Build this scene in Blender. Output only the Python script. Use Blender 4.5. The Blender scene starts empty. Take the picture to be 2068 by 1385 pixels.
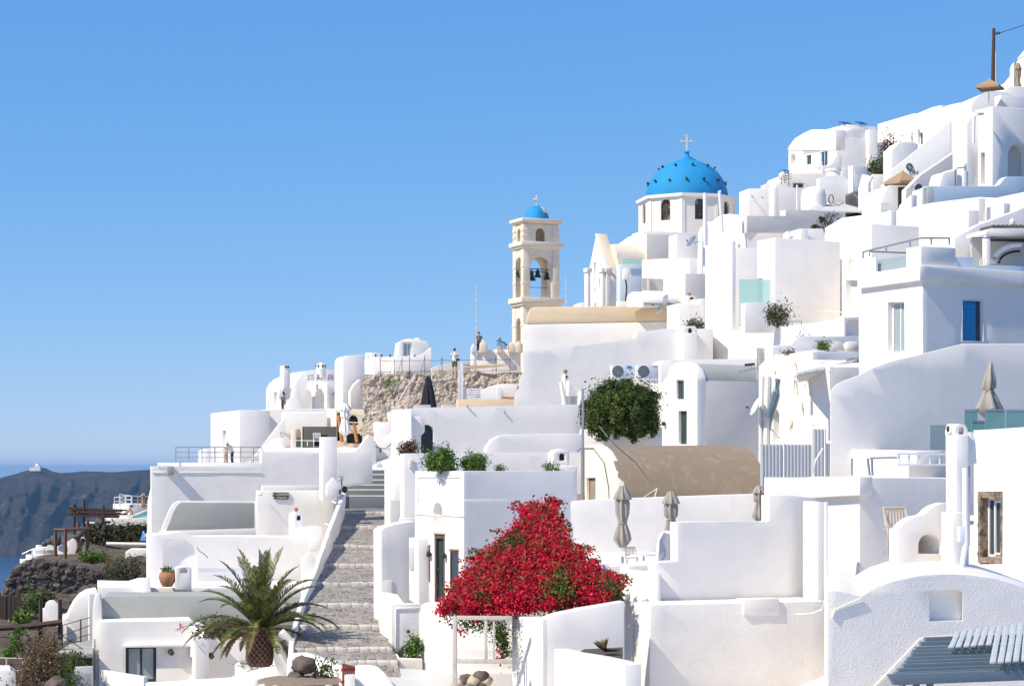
import bpy, bmesh, math, random
import numpy as np
from math import sin, cos, tan, radians, pi
from mathutils import Vector, Matrix, noise
from mathutils.geometry import tessellate_polygon
random.seed(7); rng = np.random.default_rng(7)
scene = bpy.context.scene
C = scene.collection
F = 4021.0; CX = 1034.0; HZ = 948.0          # focal length, centre column and horizon row of the 2068 px photo

# ---------------------------------------------------------------- coordinates
def P(px, py, Y): return Vector(((px-CX)/F*Y, Y, (HZ-py)/F*Y))
def vz(a): return Vector((cos(a), sin(a), 0))
class Plane:
    """vertical plane; local coordinates t (along), z (up), k (into the solid)"""
    def __init__(s, px0, Y0, ang, side='F'):
        s.side = side; s.phi = ang
        a = radians(ang) if side == 'F' else radians(ang+90)
        s.d = vz(a); s.n = vz(a+pi/2) if side == 'F' else vz(a-pi/2)
        s.o = Vector(((px0-CX)/F*Y0, Y0, 0))
    def t(s, px):
        u = (px-CX)/F
        return (u*s.o.y - s.o.x)/(s.d.x - u*s.d.y)
    def l(s, px, py):
        t = s.t(px); y = s.o.y + t*s.d.y
        return (t, (HZ-py)/F*y)
    def w(s, t, z, k=0.0): return s.o + s.d*t + s.n*k + Vector((0, 0, z))
    def at(s, px, py, k=0.0): return s.w(*s.l(px, py), k)
    def ext(s, px0, px1):
        o = s.o + s.d*s.t(px0); u = (px1-CX)/F
        return (u*o.y - o.x)/(s.n.x - u*s.n.y)
    def off(s, k):
        q = Plane(CX, 1, s.phi, s.side); q.o = s.o + s.n*k; return q
def away(pl, px):
    """same plane, but solids run straight back from its edge at px (no side face seen)"""
    v = Vector(((px-CX)/F, 1, 0)).normalized(); q = Plane(CX, 1, pl.phi, pl.side); q.o = pl.o; q.d = pl.d; q.n = v; return q
def PF(px, Y, phi=22): return Plane(px, Y, phi, 'F')
def PL(px, Y, phi=22): return Plane(px, Y, phi, 'L')

# ---------------------------------------------------------------- objects
WL = {}
def tag(o, label=None, cat=None, group=None, kind=None):
    if label: o['label'] = label
    if cat: o['category'] = cat
    if group: o['group'] = group
    if kind: o['kind'] = kind
    return o
def T(name, label, cat, loc, group=None):
    o = bpy.data.objects.new(name, None); C.objects.link(o)
    o.empty_display_size = .3
    o.location = loc; WL[o] = Vector(loc); tag(o, label, cat, group); return o
def mk(name, src, mat, parent=None, bev=0.0, sm=28, wob=0.0, seg=2, label=None):
    bev *= .62; wob *= .55
    if isinstance(src, bmesh.types.BMesh):
        bm = src
        bmesh.ops.remove_doubles(bm, verts=bm.verts, dist=1e-4)
        if wob:
            cut(bm, 1.1)
        if bev:
            bmesh.ops.recalc_face_normals(bm, faces=bm.faces)
            es = [e for e in bm.edges if len(e.link_faces) == 2 and e.calc_face_angle(0) > radians(40)]
            if es: bmesh.ops.bevel(bm, geom=es, offset=bev, segments=seg, affect='EDGES', clamp_overlap=True, profile=.5)
        if wob:
            for v in bm.verts:
                q = v.co*0.45; q2 = v.co*1.7
                v.co += Vector((noise.noise(q), noise.noise(q+Vector((31, 7, 3))), noise.noise(q+Vector((5, 77, 13)))))*wob
                v.co += Vector((noise.noise(q2), noise.noise(q2+Vector((3, 9, 3))), noise.noise(q2+Vector((5, 17, 1)))))*wob*.35
        bmesh.ops.recalc_face_normals(bm, faces=bm.faces)
        bm.normal_update()
        a = radians(sm)
        for f in bm.faces: f.smooth = sm > 0
        for e in bm.edges:
            if len(e.link_faces) != 2 or e.calc_face_angle(0) > a: e.smooth = False
        me = bpy.data.meshes.new(name); bm.to_mesh(me); bm.free()
    else:
        me = src; me.name = name
    if parent is not None: off = WL[parent]
    else:
        n = len(me.vertices); co = np.empty(n*3); me.vertices.foreach_get('co', co); co = co.reshape(-1, 3)
        a, b = co.min(0), co.max(0); off = Vector(((a[0]+b[0])/2, (a[1]+b[1])/2, a[2]))
    me.transform(Matrix.Translation(-off))
    o = bpy.data.objects.new(name, me); C.objects.link(o)
    for m in (mat if isinstance(mat, (list, tuple)) else [mat]): me.materials.append(m)
    if parent is not None: o.parent = parent
    else: o.location = off
    WL[o] = Vector(off)
    if label: o['label'] = label
    return o
def cut(bm, step):
    for ax in range(3):
        cs = [v.co[ax] for v in bm.verts]
        lo, hi = min(cs), max(cs); no = Vector((0, 0, 0)); no[ax] = 1
        n = min(40, int((hi-lo)/step))
        for i in range(1, n+1):
            p = Vector((0, 0, 0)); p[ax] = lo+(hi-lo)*i/(n+1)
            bmesh.ops.bisect_plane(bm, geom=bm.verts[:]+bm.edges[:]+bm.faces[:], dist=1e-5, plane_co=p, plane_no=no)

# ---------------------------------------------------------------- shapes
def NB(): return bmesh.new()
def quad(bm, *ps):
    vs = [bm.verts.new(p) for p in ps]; return bm.faces.new(vs)
def hexa(bm, p):                       # 8 points: bottom 4 then top 4
    v = [bm.verts.new(q) for q in p]
    for f in ((0,3,2,1),(4,5,6,7),(0,1,5,4),(1,2,6,5),(2,3,7,6),(3,0,4,7)): bm.faces.new([v[i] for i in f])
def lbox(bm, pl, t0, t1, z0, z1, k0, k1):
    hexa(bm, [pl.w(t0,z0,k0), pl.w(t1,z0,k0), pl.w(t1,z0,k1), pl.w(t0,z0,k1),
              pl.w(t0,z1,k0), pl.w(t1,z1,k0), pl.w(t1,z1,k1), pl.w(t0,z1,k1)])
def pbox(bm, pl, x0, y0, x1, y1, k0, k1):
    t0, z1 = pl.l(x0, y0); t1, z0 = pl.l(x1, y1)
    if t0 > t1: t0, t1 = t1, t0
    lbox(bm, pl, t0, t1, z0, z1, k0, k1)
def cbox(bm, c, sx, sy, sz, rz=0.0):   # c = bottom centre
    c = Vector(c); a = vz(rz)*sx/2; b = vz(rz+pi/2)*sy/2; h = Vector((0,0,sz))
    q = [c-a-b, c+a-b, c+a+b, c-a+b]; hexa(bm, q+[p+h for p in q])
def tube(bm, pts, r, n=8, r2=None, cap=True):
    pts = [Vector(p) for p in pts]; m = len(pts); rings = []
    for i, p in enumerate(pts):
        d = (pts[min(i+1,m-1)]-pts[max(i-1,0)]).normalized()
        a = d.cross(Vector((0,0,1)) if abs(d.z) < .95 else Vector((1,0,0))).normalized(); b = d.cross(a)
        rr = r if r2 is None else r+(r2-r)*i/(m-1)
        if isinstance(r, (list, tuple)): rr = r[i]
        rings.append([bm.verts.new(p+(a*cos(2*pi*j/n)+b*sin(2*pi*j/n))*rr) for j in range(n)])
    for i in range(m-1):
        for j in range(n): bm.faces.new((rings[i][j], rings[i][(j+1)%n], rings[i+1][(j+1)%n], rings[i+1][j]))
    if cap: bm.faces.new(rings[0][::-1]); bm.faces.new(rings[-1])
def lathe(bm, c, prof, n=24, fold=0, nf=8, a0=0, a1=2*pi, rz=0):
    c = Vector(c); full = abs(a1-a0-2*pi) < 1e-6; m = n if full else n+1; rings = []
    for r, z in prof:
        if r < 1e-5: rings.append([bm.verts.new(c+Vector((0,0,z)))]); continue
        ring = []
        for j in range(m):
            a = a0+(a1-a0)*j/n
            rr = r*(1+fold*cos(nf*a+z*1.3))
            ring.append(bm.verts.new(c+Vector((cos(a+rz)*rr, sin(a+rz)*rr, z))))
        rings.append(ring)
    for A, B in zip(rings, rings[1:]):
        k = m if full else m-1
        for j in range(k):
            if len(A) == 1 and len(B) == 1: break
            if len(A) == 1: bm.faces.new((A[0], B[(j+1)%m], B[j]))
            elif len(B) == 1: bm.faces.new((A[j], A[(j+1)%m], B[0]))
            else: bm.faces.new((A[j], A[(j+1)%m], B[(j+1)%m], B[j]))
    if full:
        if len(rings[0]) > 2: bm.faces.new(rings[0][::-1])
        if len(rings[-1]) > 2: bm.faces.new(rings[-1])
def arch(x0, x1, ys, yt, n=12):        # arch in pixels, from right spring over the top to the left spring
    cx = (x0+x1)/2; rx = (x1-x0)/2
    return [(cx+rx*cos(pi*i/n), ys-(ys-yt)*sin(pi*i/n)) for i in range(n+1)]
def hole(h):                           # (x0,y0,x1,y1,depth[,arch px height]) -> pixel polygon
    x0, y0, x1, y1 = h[:4]; ar = h[5] if len(h) > 5 else 0
    if ar: return [(x0,y1),(x1,y1)]+arch(x0, x1, y0+ar, y0, 12)
    return [(x0,y1),(x1,y1),(x1,y0),(x0,y0)]
def holed(bm, pl, outer, holes, k=0.0):
    """outer: local (t,z); holes: pixel specs; adds the face and the pockets"""
    polys = [outer]+[[pl.l(*p) for p in hole(h)] for h in holes]
    vs = [[bm.verts.new(pl.w(t, z, k)) for t, z in po] for po in polys]
    flat = [v for q in vs for v in q]
    tris = tessellate_polygon([[Vector((t, z, 0)) for t, z in po] for po in polys])
    fs = []
    for tr in tris:
        try: fs.append(bm.faces.new([flat[i] for i in tr]))
        except ValueError: pass
    for q, po, h in zip(vs[1:], polys[1:], holes):
        dd = h[4]
        b = [bm.verts.new(pl.w(t, z, k+dd)) for t, z in po]; m = len(b)
        for i in range(m): bm.faces.new((q[i], q[(i+1)%m], b[(i+1)%m], b[i]))
        if dd > 0 and not (len(h) > 6 and h[6]): bm.faces.new(b)
    bmesh.ops.dissolve_limit(bm, angle_limit=radians(.5), verts=[], edges=list({e for f in fs if f.is_valid for e in f.edges if len(e.link_faces) == 2 and all(g in fs for g in e.link_faces)}))
    return vs[0]
def slab_bm(bm, pl, poly, depth, holes=(), k=0.0, px=True):
    lo = [pl.l(*p) for p in poly] if px else list(poly)
    f = holed(bm, pl, lo, holes, k)
    b = [bm.verts.new(pl.w(t, z, k+depth)) for t, z in lo]; m = len(b)
    for i in range(m): bm.faces.new((f[i], f[(i+1)%m], b[(i+1)%m], b[i]))
    deep = [[pl.l(*p) for p in hole(h)] for h in holes if h[4] > depth]
    if not deep: bm.faces.new(b); return
    ins = [[bm.verts.new(pl.w(t, z, k+depth)) for t, z in po] for po in deep]; fl = b+[v for q in ins for v in q]
    for tr in tessellate_polygon([[Vector((t, z, 0)) for t, z in po] for po in [lo]+deep]): bm.faces.new([fl[i] for i in tr])
def slab(par, name, mat, pl, poly, depth, holes=(), k=0.0, bev=.05, wob=.0, label=None, sm=28):
    bm = NB(); slab_bm(bm, pl, poly, depth, holes, k)
    return mk(name, bm, mat, par, bev, wob=wob, label=label, sm=sm)
def blk_bm(bm, c, Y, l, r, t, b, phi, hF=(), hL=(), extra=0):
    pf = PF(c, Y, phi); pl = PL(c, Y, phi)
    zt = (HZ-t)/F*Y; zb = (HZ-b)/F*Y
    tr = pf.t(r); tl = pl.t(l)
    if tl < 0 or tl > 14 or tr < 0 or tr > 25: print('BLKWARN', c, Y, l, r, t, b, round(tl,1), round(tr,1))
    holed(bm, pf, [(0,zb),(tr,zb),(tr,zt),(0,zt)], hF)
    holed(bm, pl, [(0,zb),(tl,zb),(tl,zt),(0,zt)], hL)
    A = lambda z: pf.w(tr, z, 0); B = lambda z: pf.w(tr, z, tl); D = lambda z: pf.w(0, z, tl); O = lambda z: pf.w(0, z, 0)
    quad(bm, A(zb), B(zb), B(zt), A(zt)); quad(bm, B(zb), D(zb), D(zt), B(zt))
    quad(bm, O(zt), A(zt), B(zt), D(zt)); quad(bm, O(zb), D(zb), B(zb), A(zb))
    return pf, pl
def blk(par, name, mat, c, Y, l, r, t, b, phi=22, hF=(), hL=(), bev=.06, wob=0.0, label=None):
    """box from its near vertical corner c; l/r are the pixel ends of the left and right faces"""
    bm = NB(); pf, pl = blk_bm(bm, c, Y, l, r, t, b, phi, hF, hL)
    o = mk(name, bm, mat, par, bev, wob=wob, label=label); o['_'] = 0; del o['_']
    return pf, pl
def barsrect(bm, pl, t0, t1, z0, z1, k, fw, nx, ny, th=.05, mw=None):
    mw = mw or fw*.6
    lbox(bm, pl, t0, t0+fw, z0, z1, k, k+th); lbox(bm, pl, t1-fw, t1, z0, z1, k, k+th)
    lbox(bm, pl, t0+fw, t1-fw, z0, z0+fw, k, k+th); lbox(bm, pl, t0+fw, t1-fw, z1-fw, z1, k, k+th)
    for i in range(1, nx): c = t0+(t1-t0)*i/nx; lbox(bm, pl, c-mw/2, c+mw/2, z0+fw, z1-fw, k+.004, k+th-.004)
    for i in range(1, ny): c = z0+(z1-z0)*i/ny; lbox(bm, pl, t0+fw, t1-fw, c-mw/2, c+mw/2, k+.008, k+th-.008)
def win(par, pl, h, fmat, gmat, nx=1, ny=1, fw=.06, back=.06, name='window', label=None, split=True):
    """framed window (or door) set at the back of a pocket hole"""
    t0, z1 = pl.l(h[0], h[1]); t1, z0 = pl.l(h[2], h[3]); dd = h[4]-back
    if t0 > t1: t0, t1 = t1, t0
    bm = NB(); barsrect(bm, pl, t0-.01, t1+.01, z0-.01, z1+.01, dd-.03, fw, nx, ny)
    o = mk(name, bm, fmat, par, .006, label=label)
    bm = NB(); lbox(bm, pl, t0+fw*.5, t1-fw*.5, z0+fw*.5, z1-fw*.5, dd+.0, dd+.012)
    mk('pane', bm, gmat, o)
    return o
def door(par, pl, h, mat, name='door', label=None, planks=4, back=.07, hmat=None):
    t0, z1 = pl.l(h[0], h[1]); t1, z0 = pl.l(h[2], h[3]); dd = h[4]-back
    if t0 > t1: t0, t1 = t1, t0
    bm = NB()
    for i in range(planks):
        a = t0+(t1-t0)*i/planks; b = t0+(t1-t0)*(i+1)/planks
        lbox(bm, pl, a+.004, b-.004, z0, z1, dd+(i%2)*.008, dd+.05)
    o = mk(name, bm, mat, par, .004, label=label)
    if hmat:
        bm = NB(); tube(bm, [pl.w(t1-.12, z0+(z1-z0)*.48, dd-.05), pl.w(t1-.2, z0+(z1-z0)*.48, dd-.05)], .015, 6); mk('handle', bm, hmat, o)
    return o
def wallpath(par, name, mat, pts, th, drop, bev=.05, wob=0.0, label=None, zb=None):
    """free wall along top points (px,py,Y); thickness to the left of travel"""
    ps = [P(*p) if not isinstance(p, Vector) else p for p in pts]
    bm = NB(); n = len(ps); secs = []
    for i, p in enumerate(ps):
        d = ps[min(i+1,n-1)]-ps[max(i-1,0)]; d.z = 0; d.normalize(); q = Vector((-d.y, d.x, 0))*th
        z = (p.z-drop) if zb is None else zb
        secs.append([Vector((p.x,p.y,z)), p, p+q, Vector((p.x+q.x,p.y+q.y,z))])
    vs = [[bm.verts.new(c) for c in s] for s in secs]
    for a, b in zip(vs, vs[1:]):
        for j in range(4): bm.faces.new((a[j], a[(j+1)%4], b[(j+1)%4], b[j]))
    bm.faces.new(vs[0]); bm.faces.new(vs[-1][::-1])
    return mk(name, bm, mat, par, bev, wob=wob, label=label)
def rail(par, pts, h, mat, bars=3, r=.022, posts=None, name='handrail', pname='post', rt=None):
    ps = [P(*p) if not isinstance(p, Vector) else p for p in pts]
    bm = NB()
    for i in range(bars):
        tube(bm, [p-Vector((0,0,h*i/bars)) for p in ps], (rt or r) if i == 0 else r*.75, 6)
    mk(name, bm, mat, par)
    L = posts or len(ps)
    tot = [0]
    for a, b in zip(ps, ps[1:]): tot.append(tot[-1]+(b-a).length)
    for i in range(L):
        s = tot[-1]*i/(L-1)
        for j in range(len(ps)-1):
            if s <= tot[j+1]+1e-6: break
        q = ps[j].lerp(ps[j+1], (s-tot[j])/max(1e-6, tot[j+1]-tot[j]))
        bm = NB(); tube(bm, [q, q-Vector((0,0,h))], r, 6); mk(pname, bm, mat, par)

# ---------------------------------------------------------------- foliage
def leaves_mesh(name, pts, size, nrm=None, spread=1.0, asp=.55, jit=.4):
    n = len(pts); pts = np.asarray(pts, float)
    if nrm is None: nrm = np.zeros((n,3))
    N = nrm+rng.normal(0, spread, (n,3)); N /= np.linalg.norm(N, axis=1)[:,None]+1e-9
    A = np.cross(N, rng.normal(0, 1, (n,3))); A /= np.linalg.norm(A, axis=1)[:,None]+1e-9
    B = np.cross(N, A); s = size*(1+rng.uniform(-jit, jit, n))[:,None]
    v = np.stack([pts-A*s*.5, pts+B*s*asp*.5+A*s*.05, pts+A*s*.5, pts-B*s*asp*.5+A*s*.05], 1).reshape(-1,3)
    me = bpy.data.meshes.new(name); me.vertices.add(4*n); me.vertices.foreach_set('co', v.ravel())
    me.loops.add(4*n); me.loops.foreach_set('vertex_index', np.arange(4*n))
    me.polygons.add(n); me.polygons.foreach_set('loop_start', np.arange(0,4*n,4)); 
    me.update(calc_edges=True); me.validate(); return me
def cloud(c, r, n, clumps=30, cs=.28, shell=.55, down=.4):
    """leaf positions and outward normals clustered round clump centres in an ellipsoid"""
    c = np.array(c); r = np.array(r)
    d = rng.normal(0, 1, (clumps,3)); d /= np.linalg.norm(d, axis=1)[:,None]; d[:,2] = np.where(d[:,2] < -down, -d[:,2], d[:,2])
    rad = rng.uniform(shell, .95, clumps)[:,None]; cc = d*rad
    i = rng.integers(0, clumps, n); q = cc[i]+rng.normal(0, cs, (n,3))*rng.uniform(.5, 1.3, clumps)[i][:,None]
    return c+q*r, q/(np.linalg.norm(q, axis=1)[:,None]+1e-9)
def shrub(name, label, cat, px, py, Y, w, h, mat, wood, n=700, size=.1, group=None, clumps=26, dep=1.0, asp=.6, par=None):
    """rounded bush; px,py = pixel of its foot, w,h in pixels"""
    b = P(px, py, Y); W = w/F*Y/2; H = h/F*Y/2
    t = T(name, label, cat, b, group)
    pts, nn = cloud((b.x, b.y, b.z+H*.62), (W, W*dep, H*1.4), n, clumps, down=.25)
    pts[:,2] = np.where(pts[:,2] < b.z, b.z+rng.uniform(0,H*.5,len(pts)), pts[:,2])
    m_ = n//3; a_ = rng.uniform(0, 2*pi, m_); q_ = np.sqrt(rng.uniform(0, 1, m_))*.82
    pts[:m_] = np.stack([b.x+np.cos(a_)*q_*W, b.y+np.sin(a_)*q_*W*dep, b.z+rng.uniform(.02, 1.1, m_)*H], 1)
    mk('foliage', leaves_mesh('foliage', pts, size, nn, .8, asp), mat, t)
    bm = NB()
    for i in range(6):
        a = i*1.05+px; e = b+Vector((cos(a)*W*.5, sin(a)*W*.5*dep, H*1.1))
        tube(bm, [b-Vector((0,0,.1)), b.lerp(e,.5)+Vector((0,0,H*.15)), e], max(.012, W*.04), 5, W*.012)
    mk('stem', bm, wood, t); return t
# ---------------------------------------------------------------- materials
def newmat(name):
    m = bpy.data.materials.new(name); m.use_nodes = True; nt = m.node_tree
    return m, nt, nt.nodes['Principled BSDF']
def node(nt, t, **kw):
    n = nt.nodes.new(t)
    for k, v in kw.items():
        if k in n.inputs: n.inputs[k].default_value = v
        else: setattr(n, k, v)
    return n
def noisev(nt, scale, detail=4, rough=.6, stretch=None, coord=None):
    g = nt.nodes.new('ShaderNodeNewGeometry'); src = g.outputs['Position']
    if stretch:
        mp = nt.nodes.new('ShaderNodeMapping'); mp.inputs['Scale'].default_value = stretch
        nt.links.new(src, mp.inputs[0]); src = mp.outputs[0]
    n = node(nt, 'ShaderNodeTexNoise'); n.inputs['Scale'].default_value = scale
    n.inputs['Detail'].default_value = detail; n.inputs['Roughness'].default_value = rough
    nt.links.new(src, n.inputs['Vector']); return n.outputs['Fac']
def ramp(nt, fac, stops):
    r = nt.nodes.new('ShaderNodeValToRGB'); e = r.color_ramp.elements
    while len(e) < len(stops): e.new(.5)
    for x, (p, c) in zip(e, stops): x.position = p; x.color = (*c, 1) if len(c) == 3 else c
    nt.links.new(fac, r.inputs[0]); return r.outputs[0]
def mix(nt, a, b, fac, mode='MIX'):
    m = nt.nodes.new('ShaderNodeMix'); m.data_type = 'RGBA'; m.blend_type = mode
    for s, x in ((6, a), (7, b)):
        if isinstance(x, tuple): m.inputs[s].default_value = (*x, 1)
        else: nt.links.new(x, m.inputs[s])
    if isinstance(fac, (int, float)): m.inputs[0].default_value = fac
    else: nt.links.new(fac, m.inputs[0])
    return m.outputs[2]
def bump(nt, bs, h, st, dist=.02, prev=None):
    b = nt.nodes.new('ShaderNodeBump'); b.inputs['Strength'].default_value = st; b.inputs['Distance'].default_value = dist
    nt.links.new(h, b.inputs['Height'])
    if prev: nt.links.new(prev, b.inputs['Normal'])
    nt.links.new(b.outputs[0], bs.inputs['Normal']); return b.outputs[0]
def plaster(name, col, bs=.35, stain=.12, dirt=(.52,.49,.43), streak=.0, rough=.85, fine=28, peel=0, peelcol=(.35,.25,.16)):
    m, nt, b = newmat(name)
    c = mix(nt, col, tuple(x*.95 for x in col), ramp(nt, noisev(nt, .7, 6, .62), [(.42,(0,0,0)),(.60,(1,1,1))]))
    s = ramp(nt, noisev(nt, 1.3, 7, .7), [(.56,(0,0,0)),(.80,(1,1,1))])
    sm_ = nt.nodes.new('ShaderNodeMath'); sm_.operation = 'MULTIPLY'; sm_.inputs[1].default_value = stain*2; nt.links.new(s, sm_.inputs[0])
    c = mix(nt, c, dirt, sm_.outputs[0])
    if streak:
        s = ramp(nt, noisev(nt, 3.0, 5, .65, (1,1,.12)), [(.55,(0,0,0)),(.75,(1,1,1))])
        k = nt.nodes.new('ShaderNodeMath'); k.operation = 'MULTIPLY'; k.inputs[1].default_value = streak; nt.links.new(s, k.inputs[0])
        c = mix(nt, c, dirt, k.outputs[0])
    if peel:
        s = ramp(nt, noisev(nt, 1.6, 9, .75, (1,1,.5)), [(1-peel,(0,0,0)),(1-peel+.02,(1,1,1))]); c = mix(nt, c, peelcol, s)
    nt.links.new(c, b.inputs['Base Color']); b.inputs['Roughness'].default_value = rough
    p = bump(nt, b, noisev(nt, 1.1, 4, .55), bs*.9, .05)
    bump(nt, b, noisev(nt, fine, 3, .6), bs, .025, p)
    return m
def simple(name, col, rough=.6, metal=0, var=.12, sc=6, bs=0, alpha=1, stretch=None):
    m, nt, b = newmat(name)
    c = mix(nt, tuple(min(1,x*(1+var)) for x in col), tuple(x*(1-var) for x in col), noisev(nt, sc, 5, .65, stretch))
    nt.links.new(c, b.inputs['Base Color']); b.inputs['Roughness'].default_value = rough; b.inputs['Metallic'].default_value = metal
    if bs: bump(nt, b, noisev(nt, sc*3, 4, .6, stretch), bs, .02)
    return m
def glass(name, col=(.05,.07,.08), rough=.06, alpha=1):
    m, nt, b = newmat(name); b.inputs['Base Color'].default_value = (*col,1); b.inputs['Roughness'].default_value = rough
    b.inputs['Specular IOR Level'].default_value = .9; b.inputs['Alpha'].default_value = alpha; return m
def leafm(name, stops, trans=.25, rough=.55):
    m, nt, b = newmat(name); g = nt.nodes.new('ShaderNodeNewGeometry')
    c = ramp(nt, g.outputs['Random Per Island'], stops)
    c = mix(nt, c, (.55,.55,.5), ramp(nt, noisev(nt, 1.5, 3), [(.4,(0,0,0)),(.7,(.12,.12,.12))]), 'MULTIPLY') if False else c
    c = mix(nt, c, mix(nt, c, (.72,.62,.66), 1.0, 'MULTIPLY'), ramp(nt, noisev(nt, 2.4, 4, .6), [(.45,(0,0,0)),(.62,(1,1,1))]))
    nt.links.new(c, b.inputs['Base Color']); b.inputs['Roughness'].default_value = rough; b.inputs['Specular IOR Level'].default_value = .2
    tr = nt.nodes.new('ShaderNodeBsdfTranslucent'); nt.links.new(c, tr.inputs[0])
    ms = nt.nodes.new('ShaderNodeMixShader'); ms.inputs[0].default_value = trans
    nt.links.new(b.outputs[0], ms.inputs[1]); nt.links.new(tr.outputs[0], ms.inputs[2])
    nt.links.new(ms.outputs[0], nt.nodes['Material Output'].inputs[0]); return m
WHITE = (.845,.81,.762)
W = plaster('white_plaster', WHITE, .22, .07, fine=20, streak=.08)
WR = plaster('rough_white_plaster', (.825,.79,.745), .5, .09, fine=20, streak=.05)
WO = plaster('aged_white_plaster', (.78,.765,.73), .35, .12, streak=.10, fine=20)
WP = plaster('peeling_white_plaster', (.80,.78,.74), .5, .12, streak=.2, peel=.41)
CR = plaster('cream_stone_plaster', (.78,.67,.53), .35, .16, dirt=(.42,.34,.25), streak=.2)
CW = plaster('cream_white_plaster', (.78,.74,.67), .3, .08, dirt=(.5,.43,.33), streak=.12)
BG = plaster('beige_roof_paint', (.70,.55,.37), .2, .06, dirt=(.55,.43,.3))
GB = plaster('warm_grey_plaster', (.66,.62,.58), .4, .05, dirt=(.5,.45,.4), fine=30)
GR = plaster('grey_green_roof', (.36,.37,.34), .3, .08, dirt=(.28,.28,.24), streak=.1)
GS = plaster('grey_step_paint', (.17,.185,.19), .25, .15, dirt=(.3,.3,.3))
GP = plaster('mid_grey_plaster', (.55,.55,.53), .3, .08)  # one even mid grey for paving, benches, backings and small fittings
BV = plaster('brown_vault_cement', (.265,.205,.145), .7, .3, dirt=(.40,.34,.26), streak=.6)
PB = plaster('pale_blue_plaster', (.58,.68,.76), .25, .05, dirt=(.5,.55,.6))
TQ = simple('turquoise_pool_paint', (.22,.55,.60), .5, var=.05)
BL = plaster('blue_dome_paint', (.005,.25,.53), .25, .22, dirt=(.05,.33,.60), streak=.35, rough=.8)
BS = simple('blue_shutter_paint', (.003,.24,.50), .45, var=.1, sc=3)
TAN = simple('tan_canvas', (.36,.24,.14), .9, var=.15, sc=9, bs=.3)
GC = simple('grey_beige_canvas', (.34,.31,.27), .9, var=.12, sc=9, bs=.3)
WC = simple('white_canvas', (.8,.8,.8), .9, var=.06, sc=9, bs=.2)
BK = simple('black_canvas', (.012,.014,.018), .9, var=.3, sc=9)
MW = simple('white_metal', (.75,.76,.78), .4, 0, var=.05)
MG = simple('brushed_steel', (.42,.43,.43), .38, .8, var=.1)
MD = simple('dark_metal', (.05,.05,.05), .5, .5, var=.2)
BZ = simple('bell_bronze', (.045,.06,.04), .5, .6, var=.3)
WD = simple('dark_timber', (.06,.038,.026), .8, var=.4, sc=4, bs=.4, stretch=(6,6,.6))
WW = simple('weathered_white_timber', (.52,.47,.40), .85, var=.45, sc=5, bs=.5, stretch=(4,4,.8))
WT = simple('worn_brown_timber', (.13,.075,.05), .85, var=.7, sc=9, bs=.6, stretch=(3,3,.5))
OW = simple('orange_timber', (.52,.22,.07), .6, var=.2, sc=5)
TK = simple('pale_teak', (.55,.45,.33), .7, var=.2, sc=5)
SB = simple('slate_blue_timber', (.115,.165,.205), .7, var=.22, sc=3, bs=.35, stretch=(.5,4,4))
PP = simple('pale_peeling_planks', (.47,.50,.50), .85, var=.28, sc=5, bs=.4)
DG = simple('dark_green_door_paint', (.025,.05,.05), .5, var=.2, sc=4)
DP = simple('dark_slate_door_paint', (.018,.028,.032), .45, var=.2, sc=4)
RD = simple('red_timber', (.28,.035,.02), .7, var=.3)
TC = simple('terracotta', (.37,.17,.09), .85, var=.3, sc=8, bs=.3)
GL = glass('dark_glass'); GLP = glass('pale_glass', (.30,.36,.37), .1); GT = glass('teal_glass', (.16,.36,.36), .08, .72)
GM = glass('mint_glass', (.45,.75,.66), .15, .6); GSun = glass('solar_glass', (.015,.02,.03), .1)
SK = simple('skin', (.48,.28,.19), .6, var=.05); HR = simple('dark_hair', (.02,.014,.01), .7, var=.3)
SHW = simple('white_shirt_cloth', (.7,.69,.66), .9, var=.06); KH = simple('khaki_cloth', (.13,.12,.085), .9, var=.1)
NV = simple('navy_cloth', (.02,.025,.045), .9, var=.1); BGC = simple('beige_cloth', (.5,.4,.28), .9, var=.1); BLC = simple('blue_cloth', (.06,.25,.6), .9, var=.1)
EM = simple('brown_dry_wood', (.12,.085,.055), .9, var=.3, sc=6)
PU = simple('pale_cushion', (.62,.59,.55), .95, var=.08, sc=10, bs=.3); PG = simple('dark_grey_cushion', (.10,.10,.09), .95, var=.12, sc=10, bs=.3)
# leaves
LG = leafm('bright_green_leaf', [(0,(.05,.115,.018)),(.5,(.10,.19,.03)),(1,(.19,.28,.05))])
LD = leafm('dark_green_leaf', [(0,(.022,.046,.008)),(.5,(.055,.10,.016)),(.85,(.12,.18,.028)),(1,(.23,.26,.05))])
LO = leafm('olive_leaf', [(0,(.035,.045,.02)),(.6,(.09,.10,.045)),(1,(.17,.17,.08))])
LY = leafm('dry_brush', [(0,(.10,.065,.03)),(.6,(.20,.14,.07)),(1,(.34,.26,.15))])
LR = leafm('crimson_bract', [(0,(.24,.001,.012)),(.5,(.52,.003,.024)),(.88,(.66,.010,.036)),(1,(.74,.05,.10))], .15)
LRd = leafm('brown_red_leaf', [(0,(.08,.035,.02)),(.6,(.16,.07,.04)),(1,(.12,.10,.04))])
LP = leafm('palm_leaflet', [(0,(.07,.095,.022)),(.6,(.15,.18,.045)),(1,(.30,.29,.10))], .25, .4)
LPd = leafm('old_palm_leaflet', [(0,(.12,.085,.035)),(.6,(.2,.15,.07)),(1,(.14,.14,.05))], .2)
LS = leafm('grey_green_succulent', [(0,(.05,.08,.05)),(.6,(.10,.14,.08)),(1,(.18,.22,.12))], .1)
LM = leafm('magenta_bract', [(0,(.5,.01,.12)),(1,(.75,.05,.25))], .3)
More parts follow.
